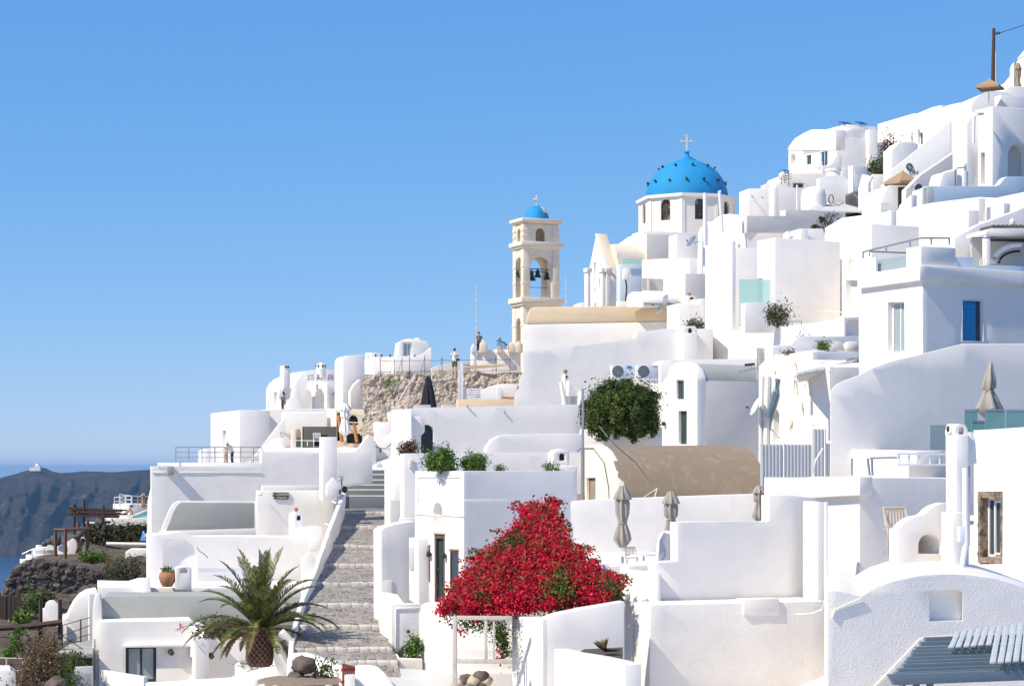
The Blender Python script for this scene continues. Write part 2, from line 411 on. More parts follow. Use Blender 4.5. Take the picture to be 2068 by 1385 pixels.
def rockm(name, stops, sc=5, bs=.8, dist=.1, vs=None):
    m, nt, b = newmat(name)
    n1 = noisev(nt, sc, 8, .7); c = ramp(nt, n1, stops)
    g = nt.nodes.new('ShaderNodeNewGeometry')
    c = mix(nt, c, ramp(nt, g.outputs['Random Per Island'], [(0,(.55,.55,.55)),(.7,(1,1,1)),(1,(1.6,1.5,1.45))]), 1.0, 'MULTIPLY')
    nt.links.new(c, b.inputs['Base Color']); b.inputs['Roughness'].default_value = .95
    p = bump(nt, b, noisev(nt, sc*2.2, 6, .7), bs, dist)
    if vs:
        v = node(nt, 'ShaderNodeTexVoronoi'); v.inputs['Scale'].default_value = vs
        gg = nt.nodes.new('ShaderNodeNewGeometry'); nt.links.new(gg.outputs['Position'], v.inputs['Vector'])
        bump(nt, b, v.outputs['Distance'], bs, dist, p)
    return m
LAVA = rockm('volcanic_rock', [(.3,(.022,.02,.02)),(.55,(.06,.05,.047)),(.8,(.13,.105,.095))], 1.4)
LAVAR = rockm('volcanic_stone', [(.3,(.055,.046,.042)),(.6,(.125,.10,.087)),(.85,(.24,.205,.175))], 3)
TUFF = rockm('tan_tuff_rock', [(.3,(.20,.175,.145)),(.48,(.35,.315,.265)),(.62,(.45,.405,.34)),(.8,(.36,.35,.33))], 1.6, 1.0, .2, 4.5)
STN = plaster('pale_stone_block', (.50,.42,.32), .6, .2, dirt=(.25,.2,.14), streak=.2)
def cobble():
    m, nt, b = newmat('cobblestones')
    g = nt.nodes.new('ShaderNodeNewGeometry')
    mp = nt.nodes.new('ShaderNodeMapping'); mp.inputs['Scale'].default_value = (1,.62,1); nt.links.new(g.outputs['Position'], mp.inputs[0])
    v = node(nt, 'ShaderNodeTexVoronoi'); v.inputs['Scale'].default_value = 7.5; nt.links.new(mp.outputs[0], v.inputs['Vector'])
    c = ramp(nt, v.outputs['Color'], [(.2,(.07,.06,.052)),(.5,(.19,.165,.14)),(.85,(.33,.29,.25))])
    e = node(nt, 'ShaderNodeTexVoronoi', feature='DISTANCE_TO_EDGE'); e.inputs['Scale'].default_value = 7.5; nt.links.new(mp.outputs[0], e.inputs['Vector'])
    c = mix(nt, (.38,.345,.30), c, ramp(nt, e.outputs['Distance'], [(.03,(0,0,0)),(.12,(1,1,1))]))
    c = mix(nt, c, (.52,.48,.42), ramp(nt, noisev(nt, 1.2, 5), [(.45,(0,0,0)),(.7,(.5,.5,.5))]))
    nt.links.new(c, b.inputs['Base Color']); b.inputs['Roughness'].default_value = .9
    bump(nt, b, e.outputs['Distance'], 1.0, .12); return m
COB = cobble()
CURB = plaster('worn_step_edge', (.60,.56,.50), .6, .3, dirt=(.28,.24,.2), streak=.0)
# ---------------------------------------------------------------- camera, light, sky
cam = bpy.data.cameras.new('Camera'); co_ = bpy.data.objects.new('Camera', cam); C.objects.link(co_); scene.camera = co_
cam.sensor_width = 36; cam.lens = F/2068*36; cam.clip_start = .5; cam.clip_end = 200000
co_.location = (0,0,0); co_.rotation_euler = (pi/2,0,0); cam.shift_y = (HZ-692.5)/2068
SA, SE = 30.0, 46.0
sd = Vector((-cos(radians(SA))*cos(radians(SE)), -sin(radians(SA))*cos(radians(SE)), sin(radians(SE))))
sl = bpy.data.lights.new('Sun', 'SUN'); so = bpy.data.objects.new('Sun', sl); C.objects.link(so)
sl.energy = 4.1; sl.angle = radians(.53); sl.color = (1,.89,.73)
so.rotation_euler = sd.to_track_quat('Z','Y').to_euler(); so.location = sd*100
wd = bpy.data.worlds.new('World'); scene.world = wd; wd.use_nodes = True; nt = wd.node_tree
sky = nt.nodes.new('ShaderNodeTexSky'); sky.sky_type = 'NISHITA'; sky.sun_disc = False
sky.sun_elevation = radians(SE); sky.sun_rotation = math.atan2(sd.x, sd.y)
sky.altitude = 0; sky.air_density = .75; sky.dust_density = 0.0; sky.ozone_density = 4.5
bgn = nt.nodes['Background']; sp_ = nt.nodes.new('ShaderNodeSeparateColor'); cb_ = nt.nodes.new('ShaderNodeCombineColor'); nt.links.new(sky.outputs[0], sp_.inputs[0])
for i, (k, g) in enumerate(((.56,.913),(1.22,.566),(2.85,.293))):        # colour grade of the sky's light alone, channel by channel
    p_ = nt.nodes.new('ShaderNodeMath'); p_.operation = 'POWER'; p_.inputs[1].default_value = g; nt.links.new(sp_.outputs[i], p_.inputs[0])
    m_ = nt.nodes.new('ShaderNodeMath'); m_.operation = 'MULTIPLY'; m_.inputs[1].default_value = k; nt.links.new(p_.outputs[0], m_.inputs[0]); nt.links.new(m_.outputs[0], cb_.inputs[i])
nt.links.new(cb_.outputs[0], bgn.inputs[0]); bgn.inputs[1].default_value = .13
vs_ = scene.view_settings; vs_.view_transform = 'Standard'; vs_.look = 'None'; vs_.exposure = .48; vs_.gamma = 1
scene.render.engine = 'CYCLES'; scene.cycles.max_bounces = 8; scene.cycles.diffuse_bounces = 5
scene.cycles.volume_bounces = 0; scene.cycles.transparent_max_bounces = 12

# ---------------------------------------------------------------- ground
ANC = [(300,1400,60,1),(600,1470,58,2),(950,1400,46,1),(1300,1440,43,1),(1700,1440,34,1),(2060,1440,30,1),
 (600,1250,80,1.5),(450,1440,84,2.5),(330,1330,92,2),(900,1300,62,1.5),(1200,1230,64,1.5),(1500,1250,58,2),(1900,1230,44,2),
 (690,1050,111,1.5),(400,1110,110,2),(1000,930,84,2),(1300,920,92,2),(1600,1000,68,2),(1900,900,60,3),
 (450,965,150,1),(600,870,160,2),(850,850,135,2),(1050,850,92,2),(1050,790,150,2),(1250,760,140,2),(1450,930,98,2),(1600,970,92,2),(1900,900,78,3),
 (1350,600,150,3),(1600,470,138,3),(1800,470,128,3),(1950,450,108,3),(1650,400,168,3),(2050,280,150,3),(2300,200,150,3),(2200,800,80,3),
 (20,1395,84,0),(100,1395,88,0),(160,1300,96,0),(20,1280,96,0),(60,1262,98,0),(150,1255,102,0),(100,1200,108,0),(60,1142,114,0),(150,1140,116,0),
 (200,1150,118,0),(250,1175,112,0),(120,1112,126,.5),(250,1110,132,.3),(200,1090,140,.5),(280,1060,150,1),(230,1240,98,0)]
AX = np.array([[(a-CX)/F*Y, Y, (HZ-b)/F*Y-o] for a,b,Y,o in ANC])
def gz(x, y):
    d = (AX[:,0]-x)**2+((AX[:,1]-y)*.8)**2+1.2
    w = 1/d**1.9; z = float((AX[:,2]*w).sum()/w.sum())
    e = -25.5-(y-96)*.16; 
    if x < e: z -= (e-x)*2.2
    if y > 185: z -= (y-185)*.8
    if y > 152 and x < -22: z -= (y-152)*1.2
    return max(z, -206)
def ground():
    xs = np.concatenate([np.arange(-140,-46,4), np.arange(-46,-8,.55), np.arange(-8,90,2.2)]); ys = np.concatenate([np.arange(-6,70,2.5), np.arange(70,130,.6), np.arange(130,330,3)])
    V = []; 
    for y in ys:
        for x in xs:
            z = gz(x,y); r = 1 if x < -14 else .3
            z += r*(.35*noise.noise(Vector((x*.5,y*.5,0)))+.18*noise.noise(Vector((x*1.6,y*1.6,3))))
            V.append((x,y,z))
    n = len(xs); Fc = [(j*n+i, j*n+i+1, (j+1)*n+i+1, (j+1)*n+i) for j in range(len(ys)-1) for i in range(n-1)]
    me = bpy.data.meshes.new('ground'); me.from_pydata(V, [], Fc); 
    for p in me.polygons:
        p.use_smooth = True; x, y, z = p.center; px = CX+F*x/max(y,1)
        p.material_index = 1 if (y < 72 or px > (222 if y < 112 else 330)) and x > -24 and px < 2110+max(0,60-y)*80 else 0
    o = mk('ground', me, [rockm('rocky_soil', [(.3,(.05,.04,.032)),(.55,(.12,.092,.068)),(.8,(.22,.175,.125))], 1.2), plaster('whitewashed_paving', (.70,.67,.62), .4, .15, streak=0)]); tag(o, 'dark volcanic hillside soil under the village', None, None, 'structure')
ground()
def sea():
    m, nt, b = newmat('sea_water'); b.inputs['Base Color'].default_value = (.004,.035,.12,1); b.inputs['Roughness'].default_value = .25
    bump(nt, b, noisev(nt, .08, 6, .6), .3, 1.0)
    bm = NB(); quad(bm, Vector((-30000,-300,-200)), Vector((30000,-300,-200)), Vector((30000,45000,-200)), Vector((-30000,45000,-200)))
    o = mk('sea', bm, m); tag(o, 'deep blue sea below the cliffs', None, None, 'structure')
sea()
RIDGE = [(-900,1040),(-300,1005),(-60,985),(10,962),(30,957),(50,951),(62,948),(78,943),(92,945),(105,951),(122,955),(150,953),(170,951),(230,953),(270,950),(305,948),(420,946),(700,950),(1200,956),(1700,965)]
def mountain():
    rx = [a for a,_ in RIDGE]; ry = [b for _,b in RIDGE]; V = []; nu, nv = 620, 110
    for j in range(nv):
        v = j/(nv-1)
        for i in range(nu):
            px = -700+2200*i/(nu-1); top = (HZ-np.interp(px, rx, ry))/F*5200
            x0 = (px-CX)/F*5000
            g1 = 1-abs(noise.noise(Vector((x0/150+v*.4, v*.8, 1)))*2); g2 = 1-abs(noise.noise(Vector((x0/48-v*1.2, v*1.6, 5)))*2); g3 = noise.noise(Vector((x0/14, v*9, 9)))
            g4 = noise.noise(Vector((x0/330, 2.2, 0)))
            Y = 4560+620*v**.9 - (g1*120+g2*75+g3*26)*min(1,(1-v)*3+.03)*(.35+v) + g4*160*(1-v)
            z = -204+(top+204)*(v**.85) + (g3*7+g2*9)*(1-v)*v*2.2
            V.append(((px-CX)/F*Y, Y, z))
    for i in range(nu):
        x,y,z = V[(nv-1)*nu+i]; V.append((x*1.05, y+260, z-14))
    Fc = [(j*nu+i, j*nu+i+1, (j+1)*nu+i+1, (j+1)*nu+i) for j in range(nv) for i in range(nu-1)]
    me = bpy.data.meshes.new('mountain'); me.from_pydata(V, [], Fc)
    for p in me.polygons: p.use_smooth = True
    m, nt, b = newmat('far_cliff_rock')
    c = ramp(nt, noisev(nt, .006, 9, .68, (1,1,2.2)), [(.3,(.014,.011,.010)),(.5,(.045,.032,.026)),(.68,(.10,.072,.056)),(.8,(.07,.055,.048))])
    c = mix(nt, c, (.13,.10,.085), ramp(nt, noisev(nt, .03, 8, .7, (.6,.6,3)), [(.50,(0,0,0)),(.62,(.7,.7,.7))]))
    s = ramp(nt, noisev(nt, .009, 10, .78, (1,.5,1)), [(.60,(0,0,0)),(.66,(.9,.9,.9))]); c = mix(nt, c, (.30,.28,.29), s)
    nt.links.new(c, b.inputs['Base Color']); b.inputs['Roughness'].default_value = 1
    bump(nt, b, noisev(nt, .018, 9, .78), 1.0, 70)
    o = mk('far_cliffs', me, m); tag(o, 'dark volcanic headland across the bay', None, None, 'structure')
mountain()
def haze():
    m = bpy.data.materials.new('haze'); m.use_nodes = True; nt = m.node_tree; nt.nodes.clear()
    out = nt.nodes.new('ShaderNodeOutputMaterial'); v = nt.nodes.new('ShaderNodeVolumePrincipled')
    v.inputs['Color'].default_value = (.33,.62,.95,1); v.inputs['Density'].default_value = 4.6e-5; v.inputs['Anisotropy'].default_value = 0
    nt.links.new(v.outputs[0], out.inputs['Volume'])
    bm = NB(); hexa(bm, [Vector((a*30100, b, z)) for z in (-207, 70) for a, b in ((-1,-400),(1,-400),(1,45100),(-1,45100))])
    bmesh.ops.recalc_face_normals(bm, faces=bm.faces)
    o = mk('haze', bm, m); tag(o, 'thin blue air over the bay', None, None, 'stuff')
haze()
t = T('chapel', 'tiny white chapel on the highest point of the far headland', 'chapel', P(76,944,5100))
bm = NB(); p = P(76,943.6,5100); cbox(bm, p-Vector((0,0,9)), 16, 14, 13); cbox(bm, p+Vector((-14,0,-9)), 12, 10, 9); mk('wall', bm, W, t)
bm = NB(); lathe(bm, p+Vector((0,0,4)), [(6,0),(5.5,2.5),(3.5,5),(0,6)], 12); mk('dome', bm, W, t)

# unseen white terraces below the viewpoint, added to bounce sunlight onto the shaded walls
for i, (x0,x1,y0,y1,z) in enumerate(((-60,60,-60,-4,-3.0),(-45,55,-4,14,-5.0),(-30,45,14,29,-8.0))):
    bm = NB(); hexa(bm, [Vector(p) for p in ((x0,y0,z-6),(x1,y0,z-6),(x1,y1,z-6),(x0,y1,z-6),(x0,y0,z),(x1,y0,z),(x1,y1,z),(x0,y1,z))])
    o = mk('bounce_terrace', bm, W); tag(o, 'unseen white terrace added below the viewpoint to bounce light', None, None, 'structure')
# ================================================================ helpers for repeated kinds
def chimney(par, px, pt, pb, w, Y, mat=None, cap='arch', phi=22, pot=True, name='chimney', label=None):
    """square plaster chimney with small arched smoke openings; px is its near corner"""
    bm = NB(); mat = mat or W; hh = (pb-pt); top = pt+hh*.0
    f = w*.58; ch = min(w*.62, hh*.4)
    c, l, r = px-w*.12, px-w*.5, px+w*.5
    pf, pl = blk_bm(bm, c, Y, l, r, pt+ch*.25, pb, phi, hF=[(c+(r-c)*.28, pt+ch*.42, c+(r-c)*.72, pt+ch*.98, .12, ch*.28)], hL=[])
    t1 = pf.t(r); tl = pl.t(l); z = (HZ-pt-ch*.25)/F*Y
    lbox(bm, pf, t1*.14, t1*.86, z, z+ch*.18/F*Y, tl*.14, tl*.86)
    o = mk(name, bm, mat, par, .03, label=label)
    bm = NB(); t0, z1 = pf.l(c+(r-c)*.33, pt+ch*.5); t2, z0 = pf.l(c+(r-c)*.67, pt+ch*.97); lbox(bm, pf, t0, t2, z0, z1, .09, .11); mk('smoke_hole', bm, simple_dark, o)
    if pot:
        bm = NB(); q = pf.w(t1*.5, z+ch*.18/F*Y, tl*.5); lathe(bm, q, [(.07,0),(.09,.12),(.11,.13),(.1,.2),(0,.2)], 10); mk('chimney_pot', bm, TC, o)
    return o
simple_dark = simple('dark_opening_fill', (.03,.03,.03), .95)  # near-black sheets that paint the dark inside smoke holes and wall openings
def umbrella_closed(name_label, px, pt, pb, Y, mat, w=36, tie=.62, group=None, base=True, wood=MW, cat='parasol'):
    b = P(px, pb, Y); H = (pb-pt)/F*Y; R = w/F*Y/2
    t = T('closed_parasol', name_label, cat, b, group)
    bm = NB(); tube(bm, [b, b+Vector((0,0,H*.97))], .025, 8); mk('pole', bm, wood, t)
    zt, zb_ = H, H*.26
    bm = NB(); L = zt-zb_
    lathe(bm, b+Vector((0,0,zb_)), [(R*.35,-.12*L*.3),(R*.95,.10*L),(R*.8,.22*L),(R*.45,L*(1-tie)),(R*.72,L*.55),(R*.78,L*.72),(R*.62,L*.8),(R*.66,L*.9),(R*.25,L*.985),(0,L)], 40, .17, 8)
    c = mk('canopy', bm, mat, t, sm=50)
    bm = NB(); lathe(bm, b+Vector((0,0,zb_+L*.77)), [(R*.96,0),(R*1.0,.02),(R*.72,L*.12),(R*.3,L*.235),(R*.28,L*.22),(R*.7,L*.1)], 40, .14, 8); mk('flap', bm, mat, c, sm=50)
    bm = NB(); lathe(bm, b+Vector((0,0,zb_+L*(1-tie)-.03)), [(R*.55,0),(R*.56,.05)], 20); mk('strap', bm, mat, c)
    if base: bm = NB(); lathe(bm, b, [(.26,0),(.26,.05),(.05,.08),(.04,.3),(0,.3)], 20); mk('base', bm, MG, t)
    return t
def umbrella_open(label, px, pt, pe, pb, Y, w, mat, group=None, wood=TK, n=8, tilt=0, pdx=0):
    """pt apex row, pe eave row, pb foot row"""
    b = P(px+pdx, pb, Y); H = (pb-pt)/F*Y; e = (pb-pe)/F*Y; R = w/F*Y/2
    t = T('open_parasol', label, 'parasol', b, group)
    bm = NB(); tube(bm, [b, b+Vector((0,0,H-.05))], .03, 8); mk('pole', bm, wood, t)
    bm = NB(); top = P(px, pt, Y); rim = [Vector((top.x+R*cos(2*pi*(i+.2)/n), top.y+R*sin(2*pi*(i+.2)/n), b.z+e)) for i in range(n)]
    va = bm.verts.new(top); vr = []; vd = []
    for i, r in enumerate(rim):
        vr.append(bm.verts.new(r)); m = (r+rim[(i+1)%n])/2; m = m.lerp(Vector((top.x,top.y,m.z)), .06)+Vector((0,0,.03)); vr.append(bm.verts.new(m))
    k = len(vr)
    for i in range(k): bm.faces.new((va, vr[i], vr[(i+1)%k]))
    lo = [bm.verts.new(v.co-Vector((0,0,.16+.03*(i%2)))) for i, v in enumerate(vr)]
    for i in range(k): bm.faces.new((vr[i], lo[i], lo[(i+1)%k], vr[(i+1)%k]))
    cnp = mk('canopy', bm, mat, t, sm=10)
    for i in range(n):
        bm = NB(); a = top-Vector((0,0,.25)); tube(bm, [a, rim[i]-Vector((0,0,.03))], .014, 5); mk('rib', bm, wood, t)
    bm = NB(); lathe(bm, top-Vector((0,0,.06)), [(.05,0),(.06,.06),(.03,.12),(0,.14)], 10); mk('finial', bm, wood, t)
    return t
def dish(label, px, py, Y, w, mat=None, aim=(-.8,-.5,.45), arm=None, group=None):
    c = P(px, py, Y); R = w/F*Y/2; a = Vector(aim).normalized()
    t = T('satellite_dish', label, 'satellite dish', c-Vector((0,0,R)), group)
    q = a.to_track_quat('Z','Y').to_matrix().to_4x4(); bm = NB()
    lathe(bm, (0,0,0), [(0,0),(R*.4,R*.03),(R*.75,R*.11),(R,R*.2),(R*1.02,R*.2),(R*.75,R*.08),(R*.4,-.01),(0,-.03)], 28)
    bm.transform(Matrix.Translation(c)@q); mk('reflector', bm, mat or MW, t)
    bm = NB(); tip = c+a*R*1.3-Vector((0,0,R*.5)); tube(bm, [c-Vector((0,0,R*.9))+a*.1, tip], .012, 5); lb = mk('feed_arm', bm, MG, t)
    bm = NB(); tube(bm, [tip, tip-a*.14], .035, 8); mk('receiver', bm, MD, lb)
    if arm:
        e = P(*arm); bm = NB(); tube(bm, [c-a*.02, c-a*.25, Vector((c.x-a.x*.3,c.y-a.y*.3,e.z)), e], .025, 6); mk('bracket', bm, MG, t)
    return t

# ================================================================ CHURCH: bell tower
t = T('bell_tower', 'cream three-tier bell tower with small blue dome and hanging bells', 'bell tower', P(1060,760,150))
YT = 150; ph = 24
def tower():
    def tier(c, l, r, pt, pb, op, side, name, dep=None):
        """hollow storey: four piers joined by arched walls on all sides"""
        pf, pl = PF(c, YT, ph), PL(c, YT, ph); tr, tl = pf.t(r), pl.t(l)
        zt, zb = (HZ-pt)/F*YT, (HZ-pb)/F*YT
        a0, a1, ytop, ybot = op; th = min(tr,tl)*.13
        o = []
        def wall(pln, span, bm):
            n = 14; w0 = span*a0; w1 = span*a1; cx = (w0+w1)/2; rx = (w1-w0)/2
            zs = (HZ-ytop)/F*YT; z0 = (HZ-ybot)/F*YT
            pts = [(0,zb),(w0,zb)] if abs(z0-zb) < .02 else None
            arc = [(cx-rx*cos(pi*i/n), zs-rx+rx*sin(pi*i/n)) for i in range(n+1)]
            if pts:
                poly = [(0,zb),(w0,zb)]+arc+[(w1,zb),(span,zb),(span,zt),(0,zt)]
                slab_bm(bm, pln, poly, th, px=False)
            else:
                lo = [(0,zb),(span,zb),(span,z0),(0,z0)]; slab_bm(bm, pln, lo, th, px=False)
                poly = [(0,z0),(w0,z0)]+arc+[(w1,z0),(span,z0),(span,zt),(0,zt)]; slab_bm(bm, pln, poly, th, px=False)
        bm = NB(); wall(pf, tr, bm); wall(pl, tl, bm)
        back = pf.off(tl-th); wall(back, tr, bm)
        right = PL(c, YT, ph); right.o = right.o+pf.d*(tr-th); wall(right, tl, bm)
        w = mk(name, bm, CR, t, 0)
        # corner pilasters with little capitals
        pw = tr*.17
        for (pln, sp) in ((pf,tr),(pl,tl)):
            for s in (0,1):
                bm = NB(); a = -.05 if s == 0 else sp-pw; b = pw if s == 0 else sp+.05
                lbox(bm, pln, a, b, zb, zt, -.05, .002)
                for f in (.30,.62): 
                    z = zb+(zt-zb)*f if pt < 500 else zb+(zt-zb)*(f+.12)
                    lbox(bm, pln, a-.03, b+.03, z, z+.1, -.09, .003)
                mk('pilaster', bm, CR, w, .015)
        bm = NB(); n = 12      # raised gable moulding over the front arch
        zs = (HZ-ytop)/F*YT; mid = tr*(a0+a1)/2; dx = tr*(a1-a0)*.66
        if side:
            for s in (-1,1):
                tube(bm, [pf.w(mid, zs+.42*side, -.01), pf.w(mid+s*dx, zs-.25*side, -.01)], .035, 6)
            mk('gable_moulding', bm, CR, w)
        return pf, pl, tr, tl
    def cornice(pf, tr, tl, pt, pb, o=.22, name='cornice'):
        zt, zb = (HZ-pt)/F*YT, (HZ-pb)/F*YT; bm = NB()
        lbox(bm, pf, -o, tr+o, zb+(zt-zb)*.35, zt, -o, tl+o); lbox(bm, pf, -o*.55, tr+o*.55, zb, zb+(zt-zb)*.36, -o*.55, tl+o*.55)
        mk(name, bm, CR, t, .02)
    pf, pl, tr, tl = tier(1058, 1036, 1128, 615, 780, (.3,.7,640,780), 0, 'lower_stage')
    pf, pl, tr, tl = tier(1058, 1037, 1128, 499, 603, (.17,.80,517,603), 1, 'belfry')
    cornice(pf, tr, tl, 600, 616, .32)
    cornice(pf, tr, tl, 487, 500, .28)
    a = tier(1058, 1037, 1127, 451, 488, (.34,.62,459,486), 0, 'upper_stage')
    cornice(pf, tr, tl, 440, 450, .24)
    # dome and cross
    c = pf.w(tr*.52, (HZ-441)/F*YT, tl*.5); R = 25/F*YT
    bm = NB(); lathe(bm, c, [(R*1.02,0),(R*1.0,R*.25),(R*.9,R*.62),(R*.7,R*.92),(R*.4,R*1.14),(R*.12,R*1.24),(0,R*1.26)], 32); d = mk('dome', bm, BL, t, sm=60)
    bm = NB(); s_ = []
    lathe(bm, c, [(R*.93,R*.57),(R*.915,R*.66),(R*.725,R*.93),(R*.5,R*1.105)], 6, a0=-.95, a1=.05); mk('bare_patch', bm, CR, d, sm=60)
    def cross(q, h, r):
        bm = NB(); cbox(bm, q, r*2, r*2, h, radians(ph)); 
        w = vz(radians(ph)); m = q+Vector((0,0,h*.66)); tube(bm, [m-w*h*.3, m+w*h*.3], r, 6)
        for e in (m-w*h*.3, m+w*h*.3, q+Vector((0,0,h))): lathe(bm, e-Vector((0,0,r*1.6)), [(0,0),(r*1.7,r*1.6),(0,r*3.2)], 8)
        mk('cross', bm, CW, t)
    cross(c+Vector((0,0,R*1.2)), 20/F*YT, .05)
    # bells on a beam
    zb = (HZ-540)/F*YT
    bm = NB()
    for dz, k in ((0,.4),(-.16,.6)): tube(bm, [pf.w(tr*.14, zb+dz, tl*k), pf.w(tr*.86, zb+dz, tl*k)], .035, 6)
    beam = mk('bell_beam', bm, WD, t)
    bm = NB(); tube(bm, [pf.w(tr*.14, (HZ-577)/F*YT, tl*.5), pf.w(tr*.86, (HZ-577)/F*YT, tl*.5)], .02, 5); mk('tie_rod', bm, MD, t)
    for s, x, dz, k in ((1.25,.31,0,.35),(.95,.55,.1,.5),(.9,.88,-.02,.7),(.7,.05,-.05,.8)):
        q = pf.w(tr*x, zb-.12+dz, tl*k); bm = NB()
        h = .62*s; prof = [(0,-.02),(.10*s,-.03),(.15*s,-.1*s),(.18*s,-.3*s),(.22*s,-.45*s),(.31*s,-h),(.27*s,-h),(.15*s,-.3*s),(0,-.12*s)]
        lathe(bm, q, prof[::-1], 20); cbox(bm, q-Vector((0,0,.03)), .07, .07, .16); mk('bell', bm, BZ, t)
tower()

# ---------------------------------------------------------------- domed church
t = T('domed_church', 'white church with large blue dome on an octagonal drum with a stone cross', 'church', P(1390,680,152))
DC = P(1387, 408, 158); DR = 84/F*158
def octo(r, zt, zb, mat, name, win_):
    bm = NB(); n = 8; a0 = radians(-90-22.5+12)
    for i in range(n):
        a, b = a0+2*pi*i/n, a0+2*pi*(i+1)/n
        p = Vector((DC.x+r*cos(a), DC.y+r*sin(a), 0)); q = Vector((DC.x+r*cos(b), DC.y+r*sin(b), 0))
        pl = Plane(CX, 1, 0, 'F'); pl.o = p; pl.d = (q-p).normalized(); pl.n = Vector((-pl.d.y, pl.d.x, 0)); L = (q-p).length
        if not win_: slab_bm(bm, pl, [(0,zb),(L,zb),(L,zt),(0,zt)], .3, px=False); continue
        mid = L/2; w = .42; zz = zb+1.1; zh = zz+1.25
        hp = [(mid-w,zz),(mid+w,zz)]+[(mid+w*cos(pi*k/10), zh+w*sin(pi*k/10)) for k in range(11)]
        vs = [[bm.verts.new(pl.w(t_, z_)) for t_, z_ in po] for po in ([(0,zb),(L,zb),(L,zt),(0,zt)], hp)]
        fl = [v for s in vs for v in s]
        for tr in tessellate_polygon([[Vector((a_,b_,0)) for a_,b_ in po] for po in ([(0,zb),(L,zb),(L,zt),(0,zt)], hp)]): bm.faces.new([fl[k] for k in tr])
        bk = [bm.verts.new(pl.w(t_, z_, .22)) for t_, z_ in hp]
        for k in range(len(bk)): bm.faces.new((vs[1][k], vs[1][(k+1)%len(bk)], bk[(k+1)%len(bk)], bk[k]))
        wb = NB()
        for s in (-1,0,1): lbox(wb, pl, mid+s*w*.95-.03, mid+s*w*.95+.03, zz, zh+(.0 if s else w*.95), .14, .2)
        for k in range(4): lbox(wb, pl, mid-w, mid+w, zz+k*.38, zz+k*.38+.05, .143, .197)
        wo = mk('window', wb, EM, t); wb = NB(); vs2 = [wb.verts.new(pl.w(t_, z_, .2)) for t_, z_ in hp]; wb.faces.new(vs2); mk('pane', wb, stained, wo)
        wb = NB()
        for (ta,tb) in ((0,.22),(L-.22,L)): lbox(wb, pl, ta, tb, zb, zt-.22, -.05, .01)
        lbox(wb, pl, 0, L, zt-.22, zt-.0, -.05, .01); 
        for v in wb.verts: bm.verts.ensure_lookup_table()
        mk('wall_frame', wb, CW, t)
    cap = [Vector((DC.x+r*cos(a0+2*pi*i/n), DC.y+r*sin(a0+2*pi*i/n), zt)) for i in range(n)]
    bm.faces.new([bm.verts.new(p) for p in cap])
    mk(name, bm, mat, t)
m_, nt_, b_ = newmat('stained_glass')
vv = node(nt_, 'ShaderNodeTexVoronoi'); vv.inputs['Scale'].default_value = 3.2; g_ = nt_.nodes.new('ShaderNodeNewGeometry'); nt_.links.new(g_.outputs['Position'], vv.inputs['Vector'])
nt_.links.new(ramp(nt_, vv.outputs['Color'], [(.3,(.02,.02,.03)),(.5,(.04,.07,.03)),(.65,(.12,.03,.04)),(.8,(.20,.22,.24))]), b_.inputs['Base Color']); b_.inputs['Roughness'].default_value = .15
stained = m_
octo(97/F*158, (HZ-408)/F*158, (HZ-482)/F*158, CW, 'drum', True)
octo(103/F*158, (HZ-403)/F*158, (HZ-409)/F*158, CW, 'cornice', False)
bm = NB(); prof = []
for i in range(17):
    a = pi/2*i/16; prof.append((DR*cos(a)**.92, DR*1.0*sin(a)))
prof[-1] = (DR*.12, prof[-1][1]); lathe(bm, DC, prof, 56); dm = mk('dome', bm, BL, t, sm=60)
bm = NB(); zt = DR*.985; lathe(bm, DC+Vector((0,0,zt)), [(.95,-.12),(.72,.02),(.70,.10),(.48,.16),(.42,.28),(.22,.36),(.16,.62),(.24,.68),(.14,.8),(0,.84)], 20); mk('lantern', bm, BL, t, sm=40)
for row, (el, nn) in enumerate(((24,14),(50,10))):
    for i in range(nn):
        a = 2*pi*(i+.5*row)/nn+.13; e = radians(el); d = Vector((cos(a)*cos(e), sin(a)*cos(e), sin(e)))
        q = DC+Vector((d.x*DR, d.y*DR, d.z*DR)); bm = NB(); tube(bm, [q-d*.1, q+d*.22+Vector((0,0,.03))], .075, 6, .10); mk('peg', bm, BZ, dm)
q = DC+Vector((0,0,DR+.75)); w = vz(radians(8)); bm = NB(); h = 1.15
cbox(bm, q, .13, .13, h, .1); m = q+Vector((0,0,h*.62)); a = m-w*.42; b2 = m+w*.42; tube(bm, [a,b2], .065, 6)
for e in (a, b2, q+Vector((0,0,h))):
    for dd in (w, -w, Vector((0,0,1)), Vector((0,0,-1))): lathe(bm, e+dd*.09-Vector((0,0,.08)), [(0,0),(.08,.08),(0,.16)], 8)
mk('cross', bm, GB, t)
# stepped body under the drum, nave vault and gabled front
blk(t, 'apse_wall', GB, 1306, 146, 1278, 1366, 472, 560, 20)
blk(t, 'side_wall', W, 1300, 150, 1276, 1420, 466, 700, 20)
slab(t, 'shoulder', W, PF(1276,155,20), [(1262,520),(1276,487),(1300,470),(1316,470),(1316,560),(1262,560)], 3)
pv = PL(1222, 147, 24)
slab(t, 'nave_vault', CR, pv, [(1250,540),(1200,540)]+arch(1204,1246,520,492,10)[::-1], pv.ext(1222,1300), bev=0)
pg = PL(1229, 145, 24)
slab(t, 'gable_front', W, pg, [(1229,700),(1229,560),(1208,474),(1204,474),(1188,552),(1188,700)], .6, holes=[(1199,530,1203,568,.3),(1199,583,1203,590,.3),(1200,612,1204,630,.3)], bev=.03)
bm = NB(); slab_bm(bm, pg, [(1234,556),(1209,472),(1204,472),(1209,490)], .8, k=-.12); mk('gable_coping', bm, CR, t, .02)
blk(t, 'nave_wall', GB, 1229, 146, 1222, 1290, 530, 700, 24)
